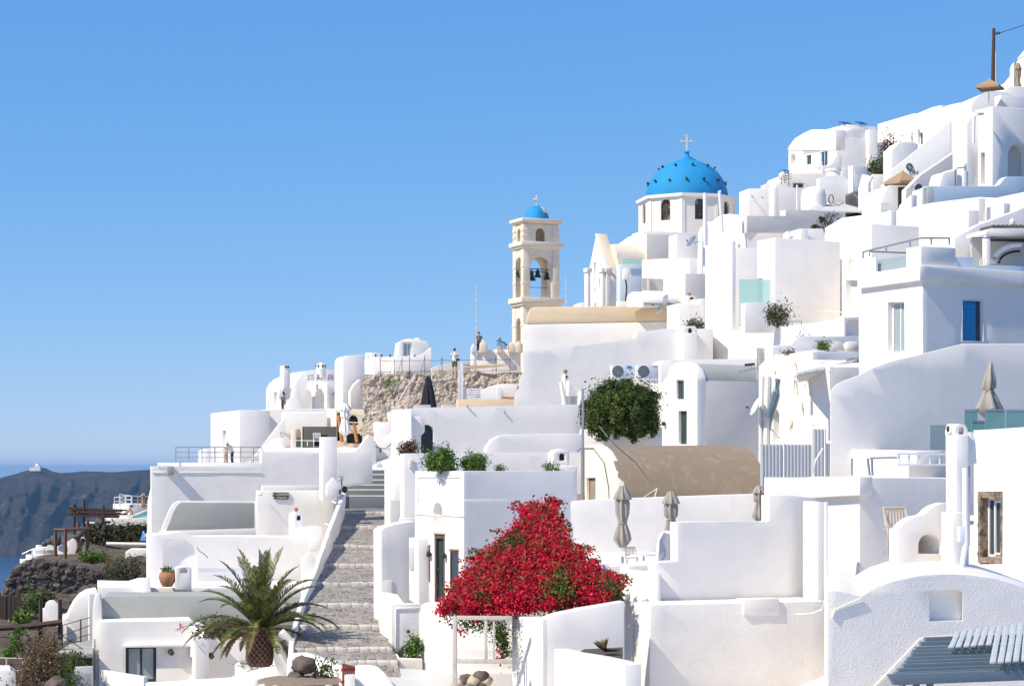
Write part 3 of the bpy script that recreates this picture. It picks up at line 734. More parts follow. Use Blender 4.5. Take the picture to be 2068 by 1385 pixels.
for i, (c, r, m__) in enumerate(((1216,1222,CW),(1224,1233,CW),(1186,1192,CW))):
    pf_ = PF(c, 144.2, 24); bm = NB(); pbox(bm, pf_, c, 545, r, 700, -.05, .5); pbox(bm, pf_, c-2, 541, r+2, 550, -.14, .5); mk('pilaster', bm, m__, t, .02)
# ================================================================ UPPER RIGHT HILL
# --- house with two windows, arch and solar panels (px 1590-1780, py 240-350)
t = T('hilltop_house', 'white hilltop house with stepped curved roofline, two blue windows and solar panels', 'house', P(1690,385,172))
blk(t, 'wall', W, 1689, 172, 1592, 1752, 275, 400, 26, hL=[(1627,313,1638,341,.18),(1656,306,1671,336,.18),(1597,311,1606,346,.5,8)], bev=.08)
pl = PL(1689,172,26)
win(t, pl, (1627,313,1638,341,.18), PB, GL, 1, 1, .12); win(t, pl, (1656,306,1671,336,.18), PB, GL, 2, 1, .12)
pl2 = PL(1689,172,26)
slab(t, 'left_gable', W, pl2, [(1689,285),(1689,262),(1640,262),(1626,268),(1606,280),(1597,292),(1592,300),(1592,304),(1689,304)], 1.0, k=-.06)
pfA = PF(1689,172,26)
slab(t, 'barrel_gable', W, pfA, [(1689,300),(1689,273),(1700,270),(1720,259),(1735,256),(1748,258),(1752,262),(1752,300)], 5, k=.05, bev=.05)
blk(t, 'upper_storey', W, 1709, 174, 1634, 1770, 251, 330, 26)
blk(t, 'side_wing', W, 1755, 173, 1690, 1772, 262, 380, 26)
for i, (x0, x1) in enumerate(((1704,1722),(1737,1753))):
    s = PF(x0+2, 174, 26); bm = NB(); a, b = s.t(x0), s.t(x1); z0 = (HZ-251)/F*174; z1 = (HZ-242)/F*174
    hexa(bm, [s.w(a,z0,0), s.w(b,z0,0), s.w(b+.1,z1-.04,.9), s.w(a+.1,z1-.04,.9), s.w(a,z0+.05,0), s.w(b,z0+.05,0), s.w(b+.1,z1,.9), s.w(a+.1,z1,.9)])
    sp = mk('solar_panel', bm, GSun, t); bm = NB()
    for x in (a+.1, b-.1): tube(bm, [s.w(x,z0-.1,.85), s.w(x,z1-.05,.85)], .03, 5)
    mk('bracket', bm, MG, sp)
bm = NB(); s = PL(1660,170,26)
pbox(bm, s, 1618, 346, 1658, 349, 0, .15); pbox(bm, s, 1618, 336, 1658, 338.5, 0, .15)
for i in range(11): x = 1619+i*3.8; pbox(bm, s, x, 338, x+1.5, 347, .02, .12)
mk('balustrade', bm, W, t, .01)
slab(t, 'balcony_pier', W, PF(1660,170,26), [(1660,360),(1660,334),(1672,336),(1680,330),(1688,316),(1700,316),(1700,360)], .6)

# --- houses stepping up to the right (1770-1985, 208-330)
t = T('long_white_house', 'long white house with sloping roof edge stepping up the ridge', 'house', P(1850,330,168))
pl = PL(1918,168,26)
slab(t, 'wall', W, pl, [(1918,420),(1918,217),(1900,219),(1900,213),(1882,217),(1846,232),(1846,229),(1840,231),(1772,251),(1772,420)], 5, holes=[(1854,268,1863,292,.35),(1873,262,1885,295,.35)], bev=.06)
win(t, pl, (1854,268,1863,292,.35), MW, GL, 1, 1, .08); win(t, pl, (1873,262,1885,295,.35), MW, GL, 1, 1, .08)
slab(t, 'roof_parapet', W, PL(1966,169,26), [(1966,230),(1966,208),(1937,208),(1901,216),(1901,230)], 4, bev=.06)
slab(t, 'stair_parapet', W, PF(1872,160,26), [(1854,330),(1854,314),(1872,299),(1872,293),(1912,247),(1918,247),(1918,330)], .4, bev=.05)
for i, (x, y) in enumerate(((1856,262),(1901,248))):
    bm = NB(); q = PL(1918,168,26).at(x,y,-.1); lathe(bm, q-Vector((0,0,.17)), [(0,0),(.15,.05),(.2,.17),(.15,.3),(0,.34)], 12); mk('wall_lamp', bm, MW, t)
t = T('corner_house', 'plain white cube house with a shaded right side beside the outdoor stairs', 'house', P(1920,330,160))
blk(t, 'wall', W, 1919, 161, 1912, 1972, 220, 330, 15, bev=.06)
t = T('vault_house', 'white barrel-vaulted house under the open parasol at the top of the hill', 'house', P(1990,260,150))
pf = PF(1962,150,12)
slab(t, 'wall', WO, pf, [(1962,320),(1962,217)]+arch(1962,2062,217,184,14)[::-1]+[(2062,217),(2062,320)], 9, bev=.08)
blk(t, 'wall', W, 2021, 147, 2008, 2090, 192, 240, 20)
slab(t, 'side_vault', W, PF(2008,152,12), [(2008,260),(2012,215),(2022,188),(2040,175),(2090,175),(2090,260)], 4)
t = T('summit_house', 'white house corner rising in curved steps at the right skyline', 'house', P(2060,200,160))
slab(t, 'wall', W, PL(2070,160,24), [(2110,500),(2110,60),(2078,90),(2058,114),(2042,132),(2039,140),(2039,154),(2028,168),(2012,178),(2012,500)], 5, bev=.06)
umbrella_closed('closed brown parasol standing against the white house at the right skyline', 2056, 128, 205, 156, TAN, 14, base=False, wood=TK)
umbrella_open('square tan parasol opened on a roof terrace beside the tall utility pole', 1999, 160, 176, 222, 146, 66, TAN, 'open tan parasols on the roof terraces', n=4, pdx=-2)
t = T('utility_pole', 'tall dark wooden utility pole with insulators above the tan parasol', 'utility pole', P(2006,230,160))
bm = NB(); tube(bm, [P(2004,240,160), P(2007,58,160)], .19, 10, .12); mk('pole', bm, WD, t)
bm = NB(); tube(bm, [P(2011,240,159.8), P(2011,104,159.8)], .05, 6); mk('conduit', bm, TK, t)
bm = NB(); q = P(2007,70,160); tube(bm, [q-Vector((.1,0,0)), q+Vector((.45,0,.05))], .04, 6)
for dx in (.25,.45): lathe(bm, q+Vector((dx,0,.02)), [(.05,0),(.09,.05),(.05,.1),(.09,.15),(0,.2)], 10)
mk('insulator', bm, MD, t)
bm = NB(); tube(bm, [q+Vector((.45,0,.1)), q+Vector((1.6,-2,.2)), q+Vector((4,-6,.45))], .03, 5); mk('cable', bm, MD, t)

# --- big white house at right edge with arch (1965-2068, 215-400)
t = T('arched_corner_house', 'tall white house at the right edge with a dark arched opening and narrow brown door', 'house', P(2003,400,118))
pf, pl = blk(t, 'wall', W, 2004, 118, 1967, 2100, 214, 420, 22, hF=[(2036,290,2078,358,1.0,24)], hL=[(1980,309,1988,373,.35)], bev=.08)
door(t, pl, (1980,309,1988,373,.35), WT, planks=2)
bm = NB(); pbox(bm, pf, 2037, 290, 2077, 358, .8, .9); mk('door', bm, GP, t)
slab(t, 'front_pier', W, PF(1953,119,22), [(1953,390),(1953,250),(1958,240),(1966,232),(1972,226),(1976,226),(1976,390)], 1.5)
bm = NB(); tube(bm, [P(1966,290,117), P(1967,235,117), P(1972,231,117), P(1985,230,117.5)], .09, 8); mk('drain_pipe', bm, W, t)
# outdoor stair walls and round-topped wall behind the parasol (1800-1955)
t = T('curved_parapet', 'white curved-top wall beside the stairs behind the big open parasol', 'wall', P(1830,340,140))
pf = PF(1801,142,20)
slab(t, 'wall', W, pf, [(1801,400),(1801,302),(1806,299),(1814,290),(1826,286),(1846,288),(1854,291),(1854,400)], 1.2, bev=.05)
t = T('stair_wall', 'cream white diagonal stair wall with dark letters and a round ornament', 'wall', P(1870,380,138))
pf = PF(1790,136,3)
slab(t, 'wall', WO, pf, [(1790,420),(1790,352),(1800,344),(1856,299),(1916,247),(1922,247),(1922,420)], .5, bev=.04)
bm = NB(); q = pf.at(1836,337,-.05)
tb = [q+pf.d*.19*cos(a)+Vector((0,0,.19*sin(a)))for a in [2*pi*i/20 for i in range(21)]]; tube(bm, tb, .05, 6); mk('round_ornament', bm, MD, t)
def text(par, s, pl, px, py, hpx, mat, k=-.03, name='lettering', wide=1.0):
    cu = bpy.data.curves.new('txt', 'FONT'); cu.body = s; cu.size = 1; cu.extrude = .01
    o = bpy.data.objects.new('txt', cu); C.objects.link(o); dg = bpy.context.evaluated_depsgraph_get(); dg.update()
    me = bpy.data.meshes.new_from_object(o.evaluated_get(dg)); bpy.data.objects.remove(o); bpy.data.curves.remove(cu)
    xs = [v.co.x for v in me.vertices]; ys = [v.co.y for v in me.vertices]; h = max(ys)-min(ys)
    t0, z0 = pl.l(px, py); s_ = hpx/F*pl.w(t0,0).y/h
    M = Matrix(((pl.d.x*s_*wide, 0, -pl.n.x*s_, 0),(pl.d.y*s_*wide, 0, -pl.n.y*s_, 0),(0, s_, 0, 0),(0,0,0,1)))
    me.transform(Matrix.Translation((-min(xs),-min(ys),0))); me.transform(M); me.transform(Matrix.Translation(pl.w(t0, z0, k)))
    return mk(name, me, mat, par)
text(t, 'ON', pf, 1836, 353, 9, MD, wide=.9)
t = T('stair_wall', 'long grey-beige shaded wall rising diagonally behind the round window', 'wall', P(1900,380,126))
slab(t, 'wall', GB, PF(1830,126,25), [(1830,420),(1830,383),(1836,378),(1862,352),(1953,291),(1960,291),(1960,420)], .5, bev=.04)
rail(t, [(1880,338,127),(1881,332,127),(1911,309,128.5)], .45, MW, 1, .02, 2)
t = T('round_window_wall', 'small dark round window opening in the shaded diagonal wall', 'window', P(1852,385,125))
bm = NB(); s = PF(1852,125.2,25); q = s.at(1855,381,0); n_ = 18
vs = [q+s.d*.33*cos(2*pi*i/n_)+Vector((0,0,.33*sin(2*pi*i/n_))) for i in range(n_)]; tube(bm, vs+[vs[0]], .05, 6); mk('frame', bm, GP, t)
bm = NB(); bm.faces.new([bm.verts.new(v-s.n*.02) for v in vs]); mk('pane', bm, GL, t)
# rounded plaster mass and cylinder next to it
t = T('plaster_oven', 'low rounded white plaster outbuilding with pipes beside the tall right house', 'outbuilding', P(1920,392,116))
slab(t, 'wall', W, PF(1893,114,22), [(1892,400),(1896,380),(1903,352),(1908,348),(1925,344),(1930,341),(1934,341),(1934,400)], 1.2, bev=.12)
bm = NB(); lathe(bm, P(1944,395,115), [(.32,0),(.32,1.25),(.28,1.4),(0,1.45)], 20); mk('tank', bm, W, t)
bm = NB(); tube(bm, [P(1929,395,113.8), P(1929,345,113.8), P(1933,340,114), P(1950,338,114)], .03, 6); mk('pipe', bm, MD, t)
slab(t, 'cap', W, PF(1946,116,22), [(1946,345),(1946,333),(1949,330),(1953,330),(1953,345)], .5)

# --- bougainvillea-like dark shrub climbing at (1750-1810, 275-355)
shrub('climbing_shrub', 'dark climbing shrub with reddish brown top against the hillside houses', 'shrub', 1800, 352, 150, 44, 78, LRd, EM, 1800, .17, dep=.6)
shrub('shrub', 'loose green shrub spilling over the steps below the climbing shrub', 'shrub', 1774, 358, 148, 62, 36, LD, EM, 1500, .15, dep=.6)
shrub('climbing_shrub', 'thin leafless twigs of climber on the long white house wall', 'climber', 1842, 292, 165, 14, 50, LO, EM, 60, .1, clumps=8)
umbrella_open('large tan eight-rib parasol open in front of the diagonal stair wall', 1823, 345, 370, 402, 132, 82, TAN, 'open tan parasols on the roof terraces', n=6)
# --- small dark staircase with white side walls (1735-1790, 350-425)
t = T('outdoor_stairs', 'narrow dark grey outdoor stairs between white walls left of the round-window patio', 'stairs', P(1760,410,142))
bm = NB(); pf = PF(1745,141,10)
for i in range(9): pbox(bm, pf, 1746, 410-i*4, 1790, 425, i*.28, 4)
mk('steps', bm, GS, t)
slab(t, 'side_wall', WO, PL(1749,140,60), [(1754,430),(1754,372),(1762,356),(1741,352),(1733,380),(1733,430)], .3)
slab(t, 'side_wall', W, PF(1778,140,10), [(1774,430),(1778,395),(1784,372),(1800,372),(1800,430)], .5)
slab(t, 'back_wall', W, PF(1762,146,10), [(1762,400),(1762,352),(1790,352),(1790,400)], .3)
blk(t, 'low_pier', W, 1767, 137, 1752, 1778, 409, 440, 22)
# --- doorway patio (1780-1850, 370-440)
t = T('patio_house', 'low white house front with weathered brown door and dark round window', 'house', P(1815,430,131))
pf = PF(1780,130,14)
slab(t, 'wall', W, pf, [(1776,440),(1780,408),(1792,378),(1798,374),(1842,376),(1842,440)], 3, holes=[(1814,377,1840,420,.4)], bev=.06)
door(t, pf, (1814,377,1840,420,.4), WT, planks=5)
bm = NB(); q = pf.at(1829,386,.25); lathe(bm, q-Vector((0,0,.18)), [(0,0),(.16,.06),(.2,.18),(.16,.3),(0,.36)], 14); mk('lamp', bm, MD, t)
t = T('small_gate', 'small white metal gate beside the brown patio door', 'gate', P(1786,428,128))
bm = NB(); s = PF(1780,128,14)
for i in range(7): pbox(bm, s, 1779+i*2.6, 409, 1780+i*2.6, 430, 0, .03)
pbox(bm, s, 1779, 411, 1797, 412.5, -.01, .04); pbox(bm, s, 1779, 424, 1797, 425.5, -.01, .04); mk('bars', bm, MW, t)
# --- terrace parapet blue-white (1840-2068, 375-415)
t = T('terrace_parapet', 'pale bluish terrace parapet with a curved rise at its right end', 'wall', P(1900,410,112))
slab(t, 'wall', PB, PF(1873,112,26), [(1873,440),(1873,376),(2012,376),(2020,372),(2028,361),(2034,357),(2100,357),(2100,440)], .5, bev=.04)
slab(t, 'end_wall', W, PL(1873,112,26), [(1873,440),(1873,376),(1842,387),(1842,440)], .5, bev=.04)
slab(t, 'stepped_end', W, PL(1850,111,26), [(1840,440),(1840,393),(1816,415),(1812,440)], .4, bev=.04)
t = T('white_sloping_terrace', 'broad sunlit white terrace wall sloping up to the right with grey pier ends', 'wall', P(1870,520,106))
slab(t, 'wall', W, PL(2100,100,26), [(2100,760),(2100,380),(2058,390),(2010,400),(1978,398),(1880,410),(1815,425),(1700,440),(1690,446),(1666,460),(1650,760)], 1.2, bev=.05)
for i, (x0, x1, y0, y1, Y) in enumerate(((1976,1990,400,416,103),(1955,1977,424,468,101.5),(2026,2040,410,434,100),(1799,1811,425,443,104.5))):
    blk(t, 'pier', W, x0+.5, Y, x0-8, x1, y0, y1+30, 26, bev=.04)
# --- beige-topped terrace house (1535-1660, 350-400)
t = T('cream_terrace_house', 'cream white terrace building with dark window under the hilltop house', 'house', P(1600,400,152))
pf = PF(1566,152,14)
slab(t, 'wall', CW, pf, [(1566,430),(1566,372),(1580,366),(1590,350),(1740,350),(1740,430)], 4, holes=[(1602,370,1624,384,.4)], bev=.05)
win(t, pf, (1602,370,1624,384,.4), WT, GL, 3, 1, .06)
blk(t, 'low_wall', CW, 1545, 153, 1536, 1570, 372, 420, 14)
blk(t, 'stair_block', W, 1700, 148, 1672, 1722, 340, 400, 20)
blk(t, 'stair_block', WO, 1722, 146, 1712, 1752, 334, 420, 30)
bm = NB(); lathe(bm, P(1683,372,147), [(.55,0),(.55,.9),(.62,.92),(.62,1.1),(0,1.12)], 18); mk('chimney', bm, W, t)
t = T('aerials', 'cluster of television aerials on the roof left of the cream terrace building', 'aerial', P(1584,375,150))
for x, y0, y1, n in ((1578,346,372,4),(1585,342,370,5),(1593,344,376,4)):
    bm = NB(); tube(bm, [P(x,y1,150), P(x,y0,150)], .025, 5)
    for i in range(n): q = P(x,y0+2+i*5,150); tube(bm, [q-Vector((.22,.1,0)), q+Vector((.22,.1,0))], .02, 4)
    mk('antenna', bm, MD, t)
bm = NB(); lathe(bm, P(1580,362,150), [(0,0),(.25,.1),(.3,.3),(.2,.5),(0,.55)], 14); mk('small_dish', bm, CW, t)
# --- wall of white panels (1510-1640, 380-430)
t = T('panelled_wall', 'pale white wall divided by slim pipes below the aerials', 'wall', P(1560,430,148))
slab(t, 'wall', W, PF(1512,146,14), [(1512,470),(1512,381),(1634,379),(1634,470)], 2.0, bev=.05)
slab(t, 'pillar', W, PF(1562,145,18), [(1562,470),(1562,379),(1572,379),(1572,470)], .8, bev=.05)
bm = NB(); tube(bm, [P(1610,470,144.5), P(1610,374,144.5)], .07, 8); mk('pipe', bm, MW, t)
for i, (x, y) in enumerate(((1518,395),(1538,397))):
    bm = NB(); tube(bm, [P(x,y,146), P(x+3,y+4,145)], .03, 5); mk('spout', bm, MD, t)
t = T('round_tower_wall', 'thick rounded white plaster pillar wall beside the cluttered courtyard', 'wall', P(1650,430,143))
bm = NB(); lathe(bm, P(1643,470,143), [(.95,0),(.9,2.6),(.78,3.05),(.4,3.25),(0,3.3)], 24); mk('pillar', bm, WR, t, sm=50)
slab(t, 'curved_skirt', W, PF(1650,142,16), [(1630,470),(1634,420),(1650,410),(1662,415),(1675,430),(1690,470)], 1.2, bev=.1)
slab(t, 'courtyard_wall', WO, PF(1655,146,14), [(1655,440),(1655,360),(1676,355),(1700,355),(1730,372),(1745,392),(1745,440)], .6, bev=.05)
t = T('courtyard_floor', 'grey paved little courtyard between the rounded pillar and dark stairs', 'courtyard', P(1700,430,142))
bm = NB(); hexa(bm, [P(1660,428,139), P(1740,430,139), P(1750,414,146), P(1670,412,146), P(1660,425,139), P(1740,427,139), P(1750,411,146), P(1670,409,146)]); mk('paving', bm, GP, t)
t = T('garden_hose', 'coiled dark garden hose hanging in the cluttered courtyard', 'hose', P(1682,410,143))
bm = NB(); q = P(1679,402,143)
tube(bm, [q+Vector((cos(a)*.16*(1+.05*a/6), .02*a, sin(a)*.32)) for a in [i*.4 for i in range(34)]], .025, 5)
tube(bm, [q+Vector((.1,0,-.3)), q+Vector((.5,0,-.42)), q+Vector((.9,0,-.3))], .03, 5); mk('coil', bm, MD, t)
t = T('handrail', 'thin twisted white handrails on the stepped white wall above the courtyard', 'handrail', P(1722,360,146))
rail(t, [(1726,345,145),(1726,352,145),(1748,366,145)], .9, MW, 2, .025, 4)
# --- shaded grey-beige walls at (1510-1710, 400-480)
t = T('long_shaded_house', 'large white cube house with long warm grey shaded side and sunlit left face', 'house', P(1510,560,132))
blk(t, 'wall', W, 1508, 132, 1420, 1720, 434, 760, 30, bev=.06)
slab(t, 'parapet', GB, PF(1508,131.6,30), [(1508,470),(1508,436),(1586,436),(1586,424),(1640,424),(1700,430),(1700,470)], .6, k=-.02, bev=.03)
chs = slab(t, 'round_gable', W, PL(1508,132,30), [(1508,470),(1505,450),(1492,438)]+[(1485,434),(1470,432),(1455,434),(1440,445),(1430,465),(1428,470)], 3, k=.03)
slab(t, 'wing', WO, PF(1418,131,30), [(1416,650),(1418,470),(1424,458),(1430,454),(1430,650)], .5)
bm = NB(); s = PL(1508,132,30); pbox(bm, s, 1441, 476, 1446, 494, -.03, .05); mk('vent', bm, GB, t)
for i, (x, y) in enumerate(((1445,503),(1493,493))):
    bm = NB(); lathe(bm, s.at(x,y,-.12)-Vector((0,0,.15)), [(0,0),(.14,.05),(.17,.15),(.1,.32),(0,.34)], 10); mk('wall_lamp', bm, MW, t)
bm = NB(); tube(bm, [P(1424,580,129.5), P(1424,390,129.5)], .14, 8); mk('flue', bm, MW, t)
bm = NB(); tube(bm, [P(1459,470,131), P(1453,388,131)], .10, 8); tube(bm, [P(1450,388,131), P(1456,386,131)], .06, 6); mk('flue', bm, MW, t)
dish('small grey satellite dish on a flue pipe just below the big blue dome', 1398, 488, 129, 26, MG, (-.7,-.3,.5), (1424,490,129.5))
t = T('shade_wall', 'warm grey square wall standing below the domed church', 'wall', P(1380,560,138))
blk(t, 'wall', W, 1366, 138, 1350, 1422, 474, 640, 28)
# --- rosette plants on ledge
t = T('ledge_succulents', 'row of rosette succulents with tall stalk on a white ledge', 'succulent', P(1670,462,118))
for x, y, r in ((1642,461,.22),(1650,460,.25),(1662,452,.4),(1668,447,.35),(1680,438,.35),(1672,458,.4),(1684,455,.3),(1659,443,.16)):
    q = P(x,y,118); p_, _ = cloud((q.x,q.y,q.z), (r,r,r*.8), 90, 14, .3); mk('rosette', leaves_mesh('rosette', p_, .14, None, 1, .4), LO, t)
bm = NB()
for a, b in (((1664,468),(1680,438)),((1660,466),(1650,458)),((1670,468),(1662,440)),((1668,470),(1684,452))): tube(bm, [P(*a,118), P(*b,118)], .035, 5)
mk('stem', bm, LO, t)
# ================================================================ MIDDLE: big white houses 1410-1735, 470-760
t = T('tall_cube_house', 'tall white cube house with a sunlit front edge and broad pale grey side', 'house', P(1567,650,112))
blk(t, 'wall', W, 1565, 112, 1529, 1697, 480, 700, 27, bev=.06)
blk(t, 'roof_block', W, 1617, 114, 1606, 1632, 462, 500, 27, bev=.05); blk(t, 'roof_block', W, 1592, 115, 1586, 1596, 467, 500, 27, bev=.05)
slab(t, 'roof_kiosk', W, PF(1620,114.5,20), [(1614,490),(1614,466),(1618,462),(1662,462),(1668,490)], 2, bev=.06)
bm = NB(); s = PF(1567,112,27); a = s.at(1648,628,-.02); tube(bm, [a, s.at(1688,632,-.6)], .035, 6); mk('spout', bm, CW, t)
t = T('recessed_house', 'narrow pale house front with mint glass door set behind the tall cube house', 'house', P(1500,650,118))
blk(t, 'wall', W, 1480, 120, 1470, 1560, 500, 700, 12, bev=.05)
t = T('glass_screen', 'mint green translucent glass screen on the terrace between white walls', 'screen', P(1520,655,111))
bm = NB(); s = PF(1493,110.5,10); pbox(bm, s, 1493, 564, 1555, 660, 0, .03); mk('pane', bm, GM, t)
bm = NB(); pbox(bm, s, 1554, 564, 1557, 660, -.02, .05); mk('post', bm, MW, t)
t = T('big_lit_wall', 'large sunlit white stepped retaining wall below the mint glass screen', 'wall', P(1560,700,104))
slab(t, 'wall', W, PL(1735,100,24), [(1735,960),(1735,640),(1690,646),(1640,652),(1566,659),(1506,662),(1412,684),(1406,700),(1340,740),(1340,960),(1735,960)], 4, bev=.06)
slab(t, 'bench_wall', W, PF(1508,106,20), [(1504,672),(1504,612),(1512,611),(1566,611),(1566,672)], .5, bev=.05)
blk(t, 'sun_wall', W, 1478, 112, 1424, 1486, 486, 720, 26)
for x in (1521, 1529):
    bm = NB(); s = PL(1735,100,24); q = s.at(x,671,-.02); lathe(bm, q-Vector((0,0,.08)), [(0,0),(.07,.04),(.08,.08),(.06,.14),(0,.16)], 10); mk('wall_light', bm, CR, t)
shrub('round_shrub', 'dark olive round shrub on the white terrace in front of the tall cube house', 'shrub', 1571, 659, 104, 54, 46, LO, EM, 1500, .12)
t = T('terrace_chairs', 'thin pale metal table frame beside the olive shrub', 'table', P(1600,658,103.5))
bm = NB()
for x in (1580,1600,1619): tube(bm, [P(x,660,103.5), P(x,649,103.5)], .02, 5)
tube(bm, [P(1578,649,103.5), P(1620,649,103.5)], .025, 5); tube(bm, [P(1580,655,103.5), P(1600,655,103.5)], .02, 5); mk('frame', bm, MG, t)
t = T('lattice_wall', 'white wall with lattice edge and shaded alcove above the daybed', 'wall', P(1715,690,96))
slab(t, 'wall', W, PF(1704,96,18), [(1704,720),(1704,640),(1740,640),(1740,720)], .6, holes=[(1709,645,1742,680,.3,12)], bev=.03)
bm = NB(); s = PF(1704,95.9,18)
for i in range(9): pbox(bm, s, 1705, 643+i*4, 1708.5, 644.6+i*4, -.04, 0)
mk('lattice', bm, WO, t)
# house behind blue shutter house: lit wall with cream window & side door (1700-1735)
t = T('sunlit_side_house', 'sunlit white house side with a small cream shuttered window and tall grey doorway', 'house', P(1715,600,106))
s = PL(1760,104,24)
slab(t, 'wall', W, s, [(1760,700),(1760,452),(1700,462),(1700,700)], 3, holes=[(1714,525,1725,549,.12),(1708,566,1731,638,.4)], bev=.04)
bm = NB(); pbox(bm, s, 1715, 526, 1724, 548, .05, .1); mk('window', bm, CR, t); door(t, s, (1708,566,1731,638,.4), GB, planks=5)

# ================================================================ BLUE SHUTTER HOUSE (1730-2068, 480-720)
t = T('blue_shutter_house', 'white two-storey house with blue shutter and roof terrace, upper right', 'house', P(1862,760,72))
pf, pl = blk(t, 'wall', W, 1863, 72, 1734, 2110, 563, 960, 26, hF=[(1943,605,1986,690,.22)], hL=[(1793,610,1826,712,.3)], bev=.05, wob=.03)
blk(t, 'floor_band', W, 1858, 71.8, 1731, 2110, 536, 566, 26, bev=.05, wob=.03)
h = (1943,605,1986,690,.22); s0, z1 = pf.l(1945,607); s1, z0 = pf.l(1974,689)
bm = NB(); n = 7
for i in range(n):
    a = s0+(s1-s0)*i/n; lbox(bm, pf, a+.004, a+(s1-s0)/n-.004, z0, z1, .10, .14)
for z in (z0+.2,(z0+z1)/2,z1-.2): lbox(bm, pf, s0+.02, s1-.02, z-.04, z+.04, .085, .12)
sh = mk('shutter', bm, BS, t, .004); bm = NB(); s2, _ = pf.l(1983,689); lbox(bm, pf, s1+.01, s2, z0, z1, .13, .16); mk('shutter', bm, simple('navy_shutter', (.02,.045,.11), .5), t)
bm = NB(); barsrect(bm, pf, pf.t(1942), pf.t(1987), z0-.04, z1+.05, -.02, .04, 1, 1); mk('window_frame', bm, MW, t, .005)
win(t, pl, (1793,610,1826,712,.3), MW, GLP, 2, 1, .09, name='balcony_door')
slab(t, 'garden_side_wall', W, away(PF(1676,65,20),1676), [(1676,1040),(1676,790),(1684,779),(1700,770),(1735,757),(1762,742),(1800,728),(1870,712),(1945,694),(2110,694),(2110,1040)], .6, bev=.05, wob=.03)
# roof terrace piers and steps
def tp(c, Y, l, r, tt, b): blk(t, 'parapet', W, c, Y, l, r, tt, b, 26, bev=.04, wob=.02)
tp(1860, 72.0, 1830, 1930, 497, 540); tp(1768, 74.5, 1755, 1772, 520, 556)
slab(t, 'low_parapet', W, PL(1860,72.2,26), [(1832,545),(1832,540),(1768,556),(1755,558),(1755,575),(1832,575)], .25, bev=.03)
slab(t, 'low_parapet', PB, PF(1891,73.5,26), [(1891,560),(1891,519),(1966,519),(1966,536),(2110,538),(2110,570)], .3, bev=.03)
bm = NB(); s = PL(1860,72.3,26); pbox(bm, s, 1832, 515, 1768, 552, .1, .12); mk('glass_panel', bm, GLP, t)
rail(t, [(1743,509,75.5),(1860,481,72.2),(1917,481,74)], .25, MG, 1, .035, 5)
rail(t, [(1756,508,75),(1832,511,79)], .2, MG, 1, .025, 2, rt=.03)
slab(t, 'stair_wall', W, PF(1928,77,22), [(1928,560),(1928,480),(1976,454),(2052,426),(2110,400),(2110,560)], .4, bev=.04)
slab(t, 'back_wall', GB, PF(1928,76,20), [(1928,560),(1928,505),(2000,507),(2000,560)], .3, bev=.03)
# covered veranda at far right
t = T('veranda', 'white veranda canopy with round tile ends and curved metal ornaments at the right edge', 'veranda', P(2030,540,74.5))
s = PF(1990,74.5,14)
bm = NB(); slab_bm(bm, s, [(1992,474),(1990,466),(2004,461),(2110,461),(2110,474)], 1.6); mk('canopy', bm, W, t, .03)
for x in range(2010,2080,9):
    bm = NB(); q = s.at(x,457,.1); tube(bm, [q, q+s.n*1.0], .075, 10); mk('roof_tile', bm, LAVAR, t)
bm = NB(); pbox(bm, s, 1994, 470, 2003, 535, .1, .4); mk('post', bm, W, t, .02)
bm = NB(); pbox(bm, s, 2004, 474, 2110, 486, .6, .7); mk('dark_beam', bm, MD, t)
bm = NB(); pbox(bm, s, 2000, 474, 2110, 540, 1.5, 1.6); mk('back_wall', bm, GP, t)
bm = NB(); q = s.at(2075,530,.5); R = 62/F*74.5
tube(bm, [q+s.d*(-R*cos(a))+Vector((0,0,R*.62*sin(a))) for a in [pi/2*i/10 for i in range(11)]], .09, 8); mk('curved_arch', bm, MW, t)
tube_b = NB(); tube(tube_b, [q+s.d*(-R*.75*cos(a))+s.n*.1+Vector((0,0,R*.42*sin(a))) for a in [pi/2*i/10 for i in range(11)]], .05, 8); mk('curved_arch', tube_b, MD, t)
bm = NB(); lathe(bm, s.at(2052,461,.3), [(.09,0),(.06,.1),(.11,.2),(.11,.3),(.04,.38),(0,.42)], 12); mk('finial', bm, CW, t)
bm = NB(); tube(bm, [P(1962,480.5,73), P(2110,481,76)], .03, 6); mk('rail', bm, MG, t)
for i in range(7):
    bm = NB(); x = 1984+i*3; tube(bm, [s.at(x,536,.2), s.at(x,512+(6-i)*2,.2)], .018, 5); mk('baluster', bm, CR, t)

